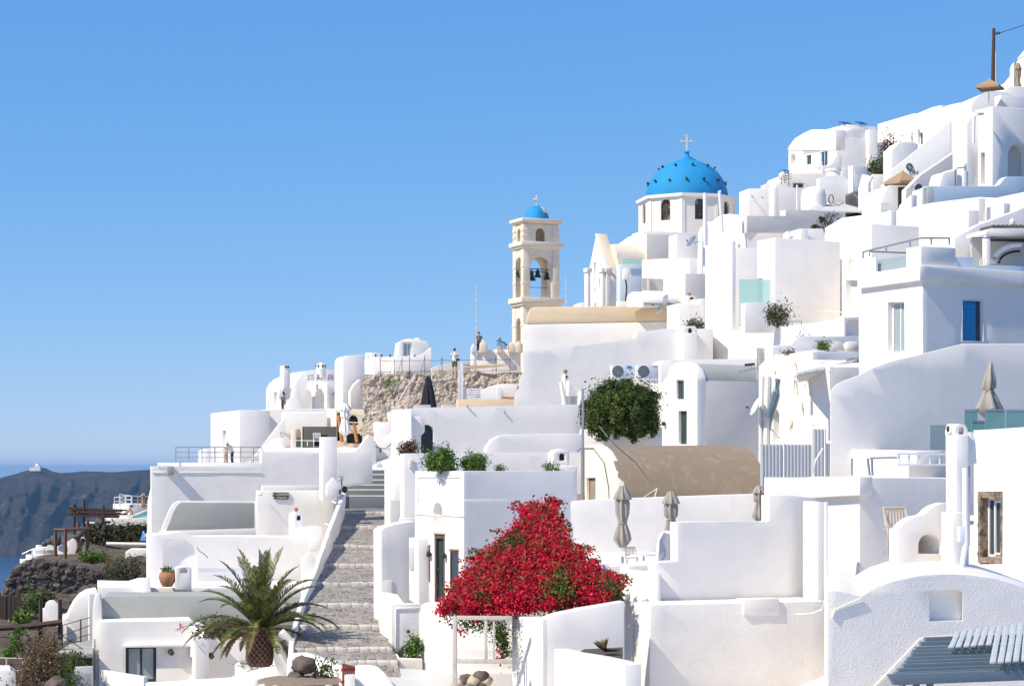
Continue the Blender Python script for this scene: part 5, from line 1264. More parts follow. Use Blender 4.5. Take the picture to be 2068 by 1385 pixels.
bm = NB(); tube(bm, [P(1177,1040,73), P(1177,905,73)], .07, 8); tube(bm, [P(1177,905,73), P(1177,785,73)], .045, 8); mk('pole', bm, MG, t)
bm = NB(); pts = [(1210,860),(1225,880),(1250,905),(1285,935),(1305,962),(1327,986),(1343,1000)]; tube(bm, [P(x,y,74-i*.35) for i, (x, y) in enumerate(pts)], .02, 5); mk('cable', bm, MD, t)
bm = NB(); tube(bm, [P(1327,986,71.9), P(1300,1004,71.4)], .02, 5); tube(bm, [P(1327,986,71.9), P(1322,1004,71.4)], .02, 5); mk('stay', bm, CR, t)
t = T('tarpaulin', 'small brown pointed canvas hump lying on the foot of the brown vault', 'tarpaulin', P(1490,1000,71.5))
bm = NB(); a = P(1448,1000,71); b = P(1500,999,71.3); ap = P(1476,968,71.8); c_ = P(1478,998,73)
for f in ((a,b,ap),(b,c_,ap),(c_,a,ap),(a,c_,b)): bm.faces.new([bm.verts.new(p) for p in f])
bmesh.ops.remove_doubles(bm, verts=bm.verts, dist=1e-4); mk('canvas', bm, BV, t, sm=10)

# ================================================================ UMBRELLA TERRACE
t = T('terrace_back_wall', 'long low white wall behind the two closed parasols', 'wall', P(1300,1160,70))
slab(t, 'wall', W, PF(1128,68,12), [(1127,1220),(1127,1020),(1131,1013),(1200,1009),(1350,1003),(1560,996),(1560,1220)], .5, bev=.06, wob=.04)
bm = NB(); pbox(bm, PF(1128,67.2,12), 1150, 1117, 1330, 1180, 0, .8); mk('bench', bm, W, t, .04)
slab(None, 'terrace_floor', W, away(PF(1150,60,12),1130), [(1130,1260),(1130,1143),(1420,1141),(1420,1260)], 8, bev=.05)
tag(bpy.data.objects['terrace_floor'], 'white terrace platform under the first closed parasol', 'terrace')
umbrella_closed('grey beige parasol tied shut, standing free at the left end of the terrace', 1257, 981, 1143, 62, GC, 34, group=None)
umbrella_closed('grey beige parasol tied shut, rising behind the small rough white pier', 1355, 992, 1140, 60, GC, 33, tie=.5)
umbrella_closed('brownish parasol folded in a wall gap at the foot of the brown vault', 1533, 980, 1075, 64, GC, 26, tie=.5, base=False)
t = T('folding_chair', 'small grey slatted folding chair beside the free-standing closed parasol', 'chair', P(1275,1150,61))
def chair(t, x, y, Y, s, rz, mat, folded=False):
    b = P(x,y,Y); a = vz(rz); n = vz(rz+pi/2); z = Vector((0,0,1))
    for sx in (-.22,.22):
        bm = NB(); tube(bm, [b+(a*sx-n*.22)*s, b+(a*sx+n*.18+z*.86)*s], .018*s, 5); mk('leg', bm, mat, t)
        bm = NB(); tube(bm, [b+(a*sx*.85+n*.24)*s, b+(a*sx*.85-n*.2+z*.45)*s], .016*s, 5); mk('leg', bm, mat, t)
    bm = NB()
    for i in range(6): q = b+(n*(-.2+i*.075)+z*.45)*s; hexa(bm, [q+(a*u+n*v+z*w)*s for w in (0,.015) for u, v in ((-.22,0),(.22,0),(.22,.055),(-.22,.055))])
    mk('seat', bm, mat, t)
    bm = NB()
    for i in range(7): q = b+(a*(-.2+i*.06)+n*.12+z*.52)*s; tube(bm, [q, q+(n*.055+z*.32)*s], .016*s, 4)
    tube(bm, [b+(a*-.22+n*.175+z*.85)*s, b+(a*.22+n*.175+z*.85)*s], .022*s, 5); mk('backrest', bm, mat, t)
chair(t, 1275, 1150, 61, .8, .3, GC)
t = T('terrace_table', 'thin white round table top behind the stepped wall, near the folding chair', 'table', P(1300,1150,60))
bm = NB(); lathe(bm, P(1300,1150,60), [(.2,0),(.03,.05),(.03,.42),(.42,.43),(.42,.46),(0,.46)], 24); mk('table_top', bm, MW, t)
t = T('rough_pier', 'small lumpy white pier standing in front of the second closed parasol', 'pier', P(1346,1140,57))
bm = NB(); blk_bm(bm, 1330, 57, 1326, 1368, 1074, 1180, 14); cut(bm, .22)
for v in bm.verts:
    f = max(0, min(1, (v.co.z-P(0,1110,57).z)/.5)); q = v.co*3; v.co += Vector((noise.noise(q)*.12+f*.10, noise.noise(q+Vector((5,5,5)))*.1, noise.noise(q*1.1)*.10))
mk('mass', bm, WR, t, sm=60)

# ================================================================ BIG FRONT WALLS (1250-1735)
t = T('stepped_front_wall', 'huge white stepped wall in soft shade with a sunlit left end, lower right centre', 'wall', P(1450,1400,54))
slab(t, 'upper_wall', W, PF(1326,55,21), [(1322,1400),(1322,1142),(1330,1134),(1368,1132),(1368,1054),(1420,1053),(1548,1053),(1553,1052),(1553,999),(1600,1000),(1648,1006),(1650,1400)], .45, bev=.04, wob=.04)
blk(t, 'end_pier', W, 1325, 54.8, 1251, 1335, 1156, 1420, 21, bev=.06, wob=.03)
slab(t, 'pier_cap', W, away(PF(1252,57,14),1252), [(1252,1180),(1252,1152),(1275,1141),(1345,1136),(1345,1180)], 2.2, bev=.08)
pf, pl = blk(t, 'lower_wall', WR, 1313, 53, 1262, 1671, 1222, 1420, 21, hL=[(1276,1258,1281,1350,.15)], bev=.05, wob=.04)
bm = NB(); pbox(bm, pf, 1500, 1209, 1573, 1240, -.05, .4); mk('vent_box', bm, WR, t, .04)
slab(t, 'corner_strip', W, PF(1651,55.5,21), [(1650,1400),(1650,1012),(1671,1015),(1671,1400)], .8, bev=.04)
bm = NB(); tube(bm, [P(1668,1014,51), P(1668,1180,50.6), P(1669,1220,50.4), P(1669,1420,50.3)], .05, 8); mk('white_cable', bm, CW, t)
bm = NB(); tube(bm, [P(1606,1240,51.2), P(1640,1238,51), P(1660,1230,50.8), P(1668,1200,50.6)], .02, 5); mk('white_cable', bm, CW, t)
t = T('patio_house', 'sunlit white wall house with warm grey shaded patio wall, right of the stepped wall', 'house', P(1735,1130,58))
pf, pl = blk(t, 'wall', W, 1736, 58, 1543, 1960, 965, 1300, 30, bev=.07, wob=.03)
slab(t, 'parapet', W, PL(1736,57.6,30), [(1736,1000),(1736,962),(1650,962),(1620,964),(1620,972),(1543,978),(1543,1010)], .5, bev=.06)
slab(t, 'roof_wall', W, PL(1850,62,24), [(1850,990),(1850,910),(1707,907),(1707,990)], 1.0, bev=.05)
bm = NB(); s = PF(1810,60,14); pbox(bm, s, 1810, 914, 1915, 919, 0, .12); pbox(bm, s, 1812, 936, 1915, 940, 0, .12)
pg_ = mk('pergola_beam', bm, MW, t)
for x in (1816,1836,1857,1878,1898): bm = NB(); pbox(bm, s, x, 919, x+2.5, 936, .02, .1); mk('pergola_post', bm, MW, t)
bm = NB(); pbox(bm, PF(1722,60,14), 1720, 925, 1722.5, 960, 0, .05); mk('pipe', bm, MG, t)
bm = NB(); tube(bm, [P(1752,925,59), P(1756,960,59)], .04, 5); tube(bm, [P(1760,924,59), P(1762,960,59)], .04, 5); tube(bm, [P(1757,925,59), P(1812,924,59)], .035, 5); mk('awning_frame', bm, MG, t)
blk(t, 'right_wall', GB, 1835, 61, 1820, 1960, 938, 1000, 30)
t = T('curved_patio_wall', 'white double-curved patio wall with a half-round opening, beside the tall chimney', 'wall', P(1860,1135,50))
s = PF(1812,50.5,26)
slab(t, 'wall', W, s, [(1811,1200),(1811,1068),(1818,1066),(1824,1058),(1834,1049),(1847,1043),(1864,1040),(1872,1034),(1880,1026),(1890,1020),(1905,1015),(1915,1015),(1915,1200)], .32, holes=[(1855,1078,1899,1118,1.2,22)], bev=.02, wob=0)
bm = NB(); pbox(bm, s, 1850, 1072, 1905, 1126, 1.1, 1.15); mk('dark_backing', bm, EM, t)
t = T('wooden_chair', 'pale wooden slatted chair half hidden behind the curved patio wall', 'chair', P(1812,1122,54))
chair(t, 1814, 1118, 53.5, 1.45, .25, TK)
t = T('folded_wooden_chair', 'folded pale wooden chair frame seen through the half-round patio opening', 'chair', P(1877,1118,51.5))
s2 = PF(1856,51.9,26)
for (x0,y0,x1,y1) in ((1857,1116,1870,1082),(1876,1116,1857,1098),(1862,1098,1898,1098),(1870,1082,1893,1082),(1893,1082,1899,1100),(1862,1115,1898,1115),(1885,1110,1897,1108),(1873,1090,1884,1108)):
    bm = NB(); tube(bm, [s2.at(x0,y0), s2.at(x1,y1,.05)], .028, 6); mk('slat', bm, TK, t)

# ================================================================ LOWER RIGHT: arched white wall, pergola
t = T('arched_front_wall', 'wide white wall with a broad arched top and a shallow niche, at the bottom right', 'wall', P(1880,1420,42))
s = away(PF(1672,44,18),1671)
slab(t, 'wall', WR, s, [(1671,1440),(1671,1193),(1690,1193),(1712,1197),(1738,1205),(1756,1193),(1775,1183),(1810,1171),(1860,1161),(1910,1158),(1960,1160),(2010,1168),(2068,1186),(2120,1205),(2120,1440)], 9, holes=[(1877,1190,1945,1254,.22,7)], bev=.05, wob=.04)
for ps in ([(1750,1400),(1800,1350),(1855,1292),(1866,1286),(1930,1282)], [(1680,1245),(1686,1230),(1740,1207)]):
    bm = NB(); tube(bm, [s.at(x,y,-.04) for x, y in ps], .022, 6); mk('white_cable', bm, CW, t)
t = T('slatted_pergola', 'slate blue wooden pergola with pale peeling planks laid on top, bottom right corner', 'pergola', P(1950,1400,34))
# slats run along the wall, stacked outward and down towards the camera
L0 = [(1867,1286),(1858,1295),(1849,1305),(1843,1311),(1840,1318),(1832,1326),(1828,1333),(1823,1340),(1813,1349),(1806,1357),(1800,1364)]
for i, (x, y) in enumerate(L0):
    Y = 41.5-i*.42; a = P(x,y,Y); ang = radians(18)
    d = vz(ang); L = 4.6; h = .085
    up = Vector((0,0,h)); nn = vz(ang+pi/2)*.045
    b = a+d*L
    bm = NB(); hexa(bm, [a-up-nn, b-up-nn, b-up+nn, a-up+nn, a-nn, b-nn, b+nn, a+nn]); mk('slat', bm, SB, t, .006)
a = P(1793,1361,37); d = vz(radians(18)); bm = NB(); nn = vz(radians(108))*.06
hexa(bm, [a+d*.12-nn-Vector((0,0,.2)), a+d*5-nn-Vector((0,0,.2)), a+d*5+nn-Vector((0,0,.2)), a+d*.12+nn-Vector((0,0,.2)), a-nn, a+d*5-nn, a+d*5+nn, a+nn]); mk('front_beam', bm, SB, t, .01)
for x in (1822,1850,1878):
    bm = NB(); q = P(x,1374,37.3); tube(bm, [q+Vector((0,0,.05)), q-Vector((0,0,2.6))], .07, 4); mk('post', bm, SB, t)
def plank(x0, y0, x1, y1, wpx, Ya, Yb):
    a, b = P(x0,y0,Ya), P(x1,y1,Yb); w = wpx/F*Ya; dx = vz(radians(18))*w
    bm = NB(); z = Vector((0,0,.035)); n = 8; prev = None
    for i in range(n+1):
        q = a.lerp(b, i/n)+Vector((.006*sin(i*.5+x0),0,.003*sin(i*.8+x0))); v = [bm.verts.new(q+o) for o in (Vector((0,0,0)), dx, dx+z, z)]
        if prev: 
            for j in range(4): bm.faces.new((prev[j], v[j], v[(j+1)%4], prev[(j+1)%4]))
        else: bm.faces.new(v)
        prev = v
    bm.faces.new(prev[::-1]); mk('plank', bm, PP, t, .004)
for i in range(6): plank(1929+i*14.5, 1277-i*2, 1915+i*15, 1310-i*1.2, 12.0, 41.6, 39.9)
for i in range(6): plank(2014+i*14, 1267-i*2, 1998+i*16, 1340-i*1.0, 12.5, 41.4, 37.6)

# ================================================================ BOTTOM CENTRE: planter wall, dry plant
t = T('planter_walls', 'white curved planter walls around dark soil at the bottom centre right', 'planter', P(1150,1400,50))
slab(t, 'left_wall', WO, PL(1096,51.5,24), [(1096,1440),(1096,1250),(1080,1247),(1034,1243),(1034,1440)], .5, bev=.05, wob=.03)
slab(t, 'back_wall', W, PF(1096,51.5,14), [(1096,1440),(1096,1250),(1130,1238),(1180,1228),(1262,1214),(1262,1440)], .5, k=0.02, bev=.05, wob=.03)
slab(t, 'inner_wall', W, PL(1262,45,20), [(1262,1440),(1262,1342),(1240,1334),(1200,1326),(1150,1318),(1119,1310),(1119,1440)], .4, bev=.05, wob=.02)
bm = NB(); hexa(bm, [P(1150,1352,49.3), P(1258,1362,47.5), P(1258,1330,51.5), P(1180,1330,51), P(1150,1326,49.3), P(1258,1340,47.5), P(1258,1306,51.5), P(1180,1310,51)]); mk('soil', bm, simple('dark_soil', (.07,.06,.05), .95, var=.4, sc=9, bs=.6), t)
def spiky(name, label, px, py, Y, w, h, n, mat, bend=.5, wid=.045, cat='plant', group=None):
    b = P(px,py,Y); t = T(name, label, cat, b, group); R = w/F*Y/2; H = h/F*Y; bm = NB()
    for i in range(n):
        a = i*2.399; e = .25+.75*((i*.618)%1); d = vz(a); k = 5
        pts = [b+d*(R*e*(j/k))+Vector((0,0,H*(1.3-e*1.05)*(j/k)*(1-bend*(j/k)*e*.6))) for j in range(k+1)]; s = Vector((-d.y,d.x,0))
        pr = None
        for j, p in enumerate(pts):
            ww = wid*(1-j/k)**.7*(.6+.4*min(1,j)); v = (bm.verts.new(p-s*ww), bm.verts.new(p+s*ww))
            if pr: bm.faces.new((pr[0],pr[1],v[1],v[0]))
            pr = v
    mk('foliage', bm, mat, t, sm=60); return t
q = P(1222,1316,49.6); t = T('dry_plant', 'dry yellowish rosette plant in the dark soil between the curved planter walls', 'plant', q)
V_ = []; F_ = []
for i in range(150):
    a = i*2.399; e = radians(12+70*((i*.618)%1)); L_ = .42*random.uniform(.7,1.1); d = Vector((cos(a)*cos(e), sin(a)*cos(e), sin(e))); s_ = Vector((-sin(a), cos(a), 0))*.012; k = len(V_)
    V_ += [q-s_, q+s_, q+d*L_*.6+s_*1.2, q+d*L_-Vector((0,0,.05)), q+d*L_*.6-s_*1.2]; F_.append((k,k+1,k+2,k+3,k+4))
me = bpy.data.meshes.new('d'); me.from_pydata(V_, [], F_); mk('foliage', me, LY, t)
# ================================================================ FAR LEFT CENTRE: ridge houses (550-1050, 680-830)
t = T('ridge_house', 'white arcaded house with barrel vaults and tall chimney on the left skyline', 'house', P(620,840,166))
s = PL(692,166,24)
pf, pl = blk(t, 'arcade', W, 659, 164, 609, 693, 770, 850, 24, hL=[(612,787,630,830,2.2,20),(635,785,655,830,2.2,22)], hF=[(667,791,689,830,1.5,10)], bev=.06)
slab(t, 'vault', W, PF(586,168,18), [(586,850),(586,800),(590,790),(597,773),(607,757),(620,749),(640,746),(693,746),(693,850)], 4, bev=.08)
slab(t, 'rear_vault', W, PF(555,171,18), [(555,850),(555,783),(562,770),(572,762),(586,755),(600,751),(640,747),(660,746),(660,850)], 4, bev=.08)
slab(t, 'curved_wall', W, PF(574,163,18), [(572,850),(576,820),(583,808),(592,801),(594,783),(604,783),(606,800),(612,820),(612,850)], .5, bev=.04)
slab(t, 'left_front', W, PL(566,168,24), [(568,850),(568,783),(550,784),(550,850)], 2, holes=[(553,792,559,824,.4)], bev=.04)
blk(t, 'chimney', W, 573, 165, 565, 586, 738, 800, 24, bev=.06); bm = NB(); q = pf.at(577,742,0)
slab(t, 'chimney_base', W, PF(566,165.4,18), [(563,805),(566,770),(572,764),(586,764),(586,805)], .8)
for x in (576,581): bm = NB(); pbox(bm, PF(573,164.9,24), x, 738.5, x+3, 742, -.03, .1); mk('smoke_hole', bm, simple_dark, t)
bm = NB(); lathe(bm, P(648,764,166), [(.42,0),(.42,.75),(.38,.8),(.38,1.05),(.3,1.2),(.12,1.3),(0,1.32)], 18); mk('round_chimney', bm, W, t)
for i in range(6):
    bm = NB(); a = i*pi/3; q = P(648,764,166)+Vector((.39*cos(a),.39*sin(a),.92)); cbox(bm, q, .1, .1, .2, a); mk('smoke_hole', bm, simple_dark, t)
rail(t, [(613,751,165),(632,748,164.5),(694,746,166.5)], .85, MW, 3, .025, 7)
rail(t, [(542,810,168),(551,810,168)], .6, MW, 3, .025, 3)
slab(t, 'tall_wall', W, PF(700,160,20), [(692,850),(692,728),(695,721),(702,718),(736,716),(736,790),(728,800),(716,820),(710,850)], 2.5, bev=.1)
slab(t, 'arched_niche_wall', GB, PF(710,159,28), [(708,850),(708,790),(716,776),(727,766),(731,768),(738,800),(738,850)], .5, bev=.03)
slab(t, 'corner_pier', W, PL(745,158,20), [(750,850),(750,712),(738,712),(736,730),(738,850)], .8, bev=.05)
bm = NB(); tube(bm, [P(743,835,157), P(743,718,157)], .07, 8); mk('pipe', bm, CR, t)
t = T('cypress', 'slim dry conical shrub in front of the skyline chimney', 'shrub', P(572,826,162))
q = P(572,826,162); p_, n_ = cloud((q.x,q.y,q.z+.9), (.24,.24,1.0), 500, 30, .2, down=1.2); mk('foliage', leaves_mesh('foliage', p_, .1, n_, .8), LRd, t)
bm = NB(); tube(bm, [q, q+Vector((0,0,1.5))], .03, 5, .01); mk('stem', bm, EM, t)
for i, x in enumerate((628,646,668)):
    t = T('terrace_chairs', ['dark slatted chair at the left end behind the skyline terrace rail','dark slatted chair directly below the round skyline chimney','dark slatted chair at the right end behind the skyline terrace rail'][i], 'chair', P(x,769,165.6))
    bm = NB(); s = PF(x,165.6,18)
    for k in range(3): pbox(bm, s, x-5, 757+k*2.4, x+5, 758+k*2.4, 0, .05)
    pbox(bm, s, x-5, 764, x+5, 765, 0, .5); pbox(bm, s, x-5, 756, x-4.4, 769, 0, .06); pbox(bm, s, x+4.4, 756, x+5, 769, 0, .06); mk('frame', bm, MD, t)
# ridge wall + little chapel-like kiosk (748-872)
t = T('white_kiosk', 'small white kiosk with rounded roof and twin glazed doors on the ridge wall', 'kiosk', P(835,760,148))
s = PF(796,148,10)
slab(t, 'wall', W, s, [(797,755),(799,730),(804,712),(806,690),(814,686),(822,684),(832,684),(845,687),(862,689),(871,708),(872,755)], 2.5, holes=[(814,691,832,720,.25)], bev=.05)
bm = NB(); pbox(bm, s, 841, 681, 850, 689, .4, 1); mk('roof_vent', bm, W, t, .02)
win(t, s, (814,691,832,720,.25), MW, GLP, 2, 1, .12)
slab(t, 'front_wall', W, PF(796,146.5,10), [(795,760),(797,722),(804,719),(835,720),(850,716),(860,710),(869,702),(872,702),(872,760)], .5, bev=.04)
t = T('ridge_wall', 'white ridge wall with dry tufts in front of the blue sky, left of the kiosk', 'wall', P(770,765,150))
blk(t, 'wall', W, 751, 150, 742, 799, 720, 860, 12, bev=.05)
for i, x in enumerate((759,771,788,838)):
    spiky('dry_tuft', ['leftmost dry brown tuft on the ridge wall','second dry brown tuft from the left on the ridge wall','third dry brown tuft on the ridge wall, beside the kiosk','dry brown tuft on the parapet right below the glazed kiosk doors'][i], x, 721 if x < 800 else 722, 149.5 if x < 800 else 146.8, 9, 8, 40, LY, .3, .035, 'plant', 'dry tufts on the ridge wall')
# cliff
t = T('cliff', 'rough tan rock face under the ridge path', 'rock', P(890,830,138))
bm = NB(); nx, nz = 190, 64; grid = []
top = lambda px: 756 if px < 760 else (752+3*sin(px*.09) if px < 1010 else 752)
for j in range(nz+1):
    row = []
    for i in range(nx+1):
        px = 733+(1062-733)*i/nx; Y0 = 141; py = top(px)+(880-top(px))*j/nz
        p = P(px,py,Y0); v = 1-j/nz
        dd = .55*noise.noise(p*.28)+.24*noise.noise(p*.9)+.16*noise.noise(p*2.3)+.13*noise.noise(p*5)
        p.y -= 1.5*(j/nz)+dd*min(1,j/3+.15); p.x += .25*noise.noise(p*1.3+Vector((3,3,3))); row.append(bm.verts.new(p))
    grid.append(row)
for j in range(nz):
    for i in range(nx): bm.faces.new((grid[j][i],grid[j+1][i],grid[j+1][i+1],grid[j][i+1]))
bk = [bm.verts.new(v.co+Vector((0,5,0))) for v in grid[0]]
for i in range(nx): bm.faces.new((grid[0][i],grid[0][i+1],bk[i+1],bk[i]))
mk('rock', bm, TUFF, t, sm=60)
q = P(788,776,138); p_, n_ = cloud((q.x,q.y,q.z), (.42,.3,.5), 450, 20, .3, down=1.2)
t = T('cliff_bush', 'small yellow green bush growing out of the tan rock face', 'bush', q); mk('foliage', leaves_mesh('foliage', p_, .1, n_, .8), LG, t)
t = T('cliff_pipe', 'thin pale pipe running diagonally down the tan rock face', 'pipe', P(800,830,137))
bm = NB(); tube(bm, [P(838,758,138.5), P(820,785,137.8), P(797,826,136)], .05, 6); mk('pipe', bm, GB, t)
t = T('path_fence', 'sagging dark wire and post fence along the ridge path', 'fence', P(880,760,140))
xs_ = [768,796,812,827,858,893,922,960,1002,1030]
for i, x in enumerate(xs_):
    bm = NB(); yt = 720+3*sin(i*1.3); tube(bm, [P(x,756,140), P(x,yt,140)], .022, 5)
    if i % 3: tube(bm, [P(x-9,756,139.6), P(x-1,yt+6,140)], .016, 4)
    mk('post', bm, MD, t)
for y in (728,750):
    bm = NB(); pts = []
    for a, b in zip(xs_, xs_[1:]):
        for k in range(4): x = a+(b-a)*k/4; pts.append(P(x, y+1.6*sin(pi*k/4)-(x-768)*.012, 140))
    pts.append(P(1036,y-3,140)); tube(bm, pts, .014, 4); mk('wire', bm, MD, t)
t = T('flag_mast', 'tall thin striped mast rising on the ridge left of the bell tower', 'mast', P(962,755,141))
for i in range(26):
    bm = NB(); tube(bm, [P(962,754-i*6.9,141), P(962,754-(i+1)*6.9,141)], .028, 6); mk('band', bm, CW if i%2 else GP, t)
t = T('flag_mast', 'short thin striped mast between the bell tower and the church gable', 'mast', P(1143,620,145))
for i in range(9):
    bm = NB(); tube(bm, [P(1143,620-i*6.9,145), P(1143,620-(i+1)*6.9,145)], .028, 6); mk('band', bm, CW if i%2 else GP, t)
# cemetery gate group (955-1050, 685-755)
t = T('pointed_pier_wall', 'white wall topped by pointed cream piers left of the bell tower', 'wall', P(1000,755,143))
slab(t, 'wall', W, PF(952,143,8), [(952,800),(952,712),(958,708),(1046,703),(1050,700),(1050,800)], .6, bev=.04)
for c, l, r, pk in ((955,952,962,694),(975,970,985,686),(1010,1004,1016,696),(1034,1026,1042,690),(1047,1042,1056,688)):
    s = PF(l,142.8,8); slab(t, 'pointed_pier', CR if c != 955 else CW, s, [(l,712),(l,pk+7),((l+r)/2-1,pk),(r,pk+8),(r,712)], .5, bev=.03)
t = T('iron_gate', 'black iron gate with cross on top between the pointed cream piers', 'gate', P(1016,706,142))
bm = NB(); s = PF(1000,142,8)
for i in range(9):
    x = 1004+i*2.8; y = 692-4*sin(pi*i/8)*1.0 + (i>4)*(i-4)*.8; pbox(bm, s, x, y, x+.9, 706, 0, .04)
tube(bm, [s.at(1002+i*2.6, 697-9*sin(pi*min(1,.35+i*.08))) for i in range(10)], .035, 5); pbox(bm, s, 1009, 681, 1010.6, 700, 0, .05); pbox(bm, s, 1006.4, 684.5, 1013.2, 686, 0, .05); mk('bars', bm, MD, t)
slab(None, 'low_ridge_wall', GB, PF(895,144,10), [(872,765),(872,742),(895,735),(955,728),(955,765)], .5, bev=.04)
tag(bpy.data.objects['low_ridge_wall'], 'low grey wall behind the standing visitor on the ridge', 'wall')
t = T('shade_sail', 'beige canvas shade sail stretched in front of the ridge wall', 'shade sail', P(1000,745,137))
bm = NB(); A_ = [P(944,738,137), P(1047,732,137)]; up = []; lo = []
for i in range(13):
    f = i/12; x = 948+(1050-948)*f; up.append(bm.verts.new(P(x,737.5-4*f+1.2*sin(pi*f),137))); lo.append(bm.verts.new(P(x,746-12*f+1.5*sin(pi*f),135.2)))
for i in range(12): bm.faces.new((up[i],up[i+1],lo[i+1],lo[i]))
mk('canvas', bm, TAN, t, sm=60)
bm = NB(); tube(bm, [P(935,736,137), P(950,738,137)], .02, 4); tube(bm, [P(936,744,136), P(950,745,135.2)], .02, 4); mk('rope', bm, MD, t)
t = T('white_slat_fence', 'white slatted terrace fence with two tall white posts in front of the rock face', 'fence', P(980,820,126))
s = PF(926,126,6)
for k in range(5): bm = NB(); pbox(bm, s, 934, 784+k*4.6, 1006, 787.4+k*4.6, 0, .06); mk('slat', bm, MW, t)
for k in range(4): bm = NB(); pbox(bm, s, 1010, 784+k*5, 1038, 786+k*5, 0, .06); mk('slat', bm, MW, t)
for x0, x1, y0 in ((926,929,746),(930,935,733),(1005,1011,783)): bm = NB(); pbox(bm, s, x0, y0, x1, 812, -.1, .12); mk('post', bm, MW, t)
blk(t, 'white_box', W, 1006, 128, 970, 1044, 775, 800, 8, bev=.03)
blk(t, 'floor', BG, 925, 124, 921, 1042, 806, 850, 8, bev=.04)
bm = NB(); pbox(bm, s, 1014, 800, 1040, 804, .3, 1.6); mk('orange_cover', bm, OW, t, .05)
u = T('closed_parasol', 'black parasol tied shut against the tan rock face', 'parasol', P(865,832,128))
bm = NB(); tube(bm, [P(865,832,128), P(865,757,128)], .03, 6); mk('pole', bm, MD, u)
R_=15/F*128; H_=70/F*128; bm = NB(); lathe(bm, P(865,829,128), [(R_,0),(R_*.95,H_*.2),(R_*.7,H_*.55),(R_*.38,H_*.88),(R_*.3,H_*.97),(0,H_)], 40, .16, 8); mk('canopy', bm, BK, u, sm=50)
for i, (x0, x1) in enumerate(((838,870),(893,922))):
    slab(None, 'stone_bench', GP, PF(x0,127,8), [(x0,840),(x0,818),(x1,817),(x1,840)], .8, bev=.04)
    o = [o for o in bpy.data.objects if o.name.startswith('stone_bench')][-1]; tag(o, ['grey stone bench at the foot of the black parasol','grey stone bench between the black parasol and the white fence'][i], 'bench')

# ================================================================ LEFT MIDDLE: cube houses and cafe terrace (425-800, 825-960)
t = T('white_cube_house', 'white cube house with slit window behind the two people on the terrace', 'house', P(480,945,158))
blk(t, 'wall', W, 483, 158, 425, 545, 828, 960, 22, hL=[(449,870,456,915,.3)], bev=.1)
slab(t, 'low_wing', W, PF(408,156,16), [(406,960),(407,910),(414,906),(425,905),(425,960)], 2, bev=.06)
slab(t, 'stair_wall', W, PF(500,153,16), [(500,960),(500,940),(515,920),(530,902),(560,862),(575,845),(575,960)], .6, bev=.05)
t = T('rounded_wall_house', 'white house block with rounded corner and pale shaded side above the cafe terrace', 'house', P(600,900,157))
slab(t, 'back_wall', W, PF(526,160,12), [(524,940),(524,829),(532,827),(690,824),(690,940)], 3, bev=.05)
blk(t, 'block', W, 572, 156, 568, 660, 831, 900, 14, bev=.25)
slab(t, 'lit_wall', W, PL(690,154,20), [(700,900),(700,826),(660,826),(660,900)], 2, bev=.05)
t = T('cream_stone_house', 'cream stone house with half-round dark opening behind the white parasol', 'house', P(730,900,150))
s = PF(678,150,8)
slab(t, 'wall', CR, s, [(678,930),(678,827),(800,827),(800,930)], 3, holes=[(681,834,689,890,.5),(704,838,724,858,.6,16),(732,845,772,854,.5),(700,875,732,895,.8)], bev=.04)
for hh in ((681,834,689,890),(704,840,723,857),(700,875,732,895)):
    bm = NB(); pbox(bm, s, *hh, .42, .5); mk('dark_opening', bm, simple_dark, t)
bm = NB(); pbox(bm, s, 732, 845, 772, 854, .38, .46); mk('shutter', bm, EM, t)
for x0, x1 in ((683,690),(714,720)):
    bm = NB(); tube(bm, [s.at(x0,838 if x0 < 700 else 855,-.5), s.at(x1,893,-.55)], .13, 4); mk('post', bm, OW, t)
bm = NB(); tube(bm, [s.at(704,853,-.6), s.at(757,855,-.6)], .04, 5); mk('beam', bm, MW, t)
t = T('dark_cafe_front', 'dark grey cafe front with cream arched doorway and green door', 'cafe', P(640,905,146))
s = PF(589,146,8)
slab(t, 'dark_wall', simple('dark_grey_wall', (.11,.105,.095), .9, var=.15, sc=4, bs=.3), s, [(611,935),(611,861),(680,861),(680,935)], 2, holes=[(632,878,662,900,.5)], bev=.02)
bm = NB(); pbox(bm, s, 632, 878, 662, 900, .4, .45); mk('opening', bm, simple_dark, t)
slab(t, 'arched_front', CR, s, [(589,935),(589,869),(594,865),(600,862),(611,862),(611,935)], 2, k=-.05, holes=[(598,866,608,903,.35,9)], bev=.02)
bm = NB(); pbox(bm, s, 600, 885, 608, 903, .1, .16); mk('door', bm, simple('green_door', (.03,.16,.12), .5), t)
rail(t, [(596,889,144),(646,890,144)], .4, CW, 1, .03, 3)
t = T('white_sun_sail', 'small grey white triangular awning left of the arched cafe doorway', 'awning', P(580,890,148))
bm = NB(); tube(bm, [P(566,872,148), P(572,897,148)], .07, 6); mk('post', bm, TK, t)
bm = NB(); a, b, c_ = P(567,872,148), P(589,876,147), P(589,890,147); m1 = P(579,882,147.6); bm.faces.new([bm.verts.new(p) for p in (a,b,m1)]); bm.faces.new([bm.verts.new(p) for p in (m1,b,c_)]); mk('canvas', bm, GC, t)
umbrella_closed('white parasol tied shut in front of the cream stone house', 697, 814, 898, 143, WC, 24, tie=.45, base=True)
t = T('cafe_chair', 'white chair against the dark grey cafe front', 'chair', P(640,902,144)); chair(t, 640, 902, 144, 1.15, .2, MW)
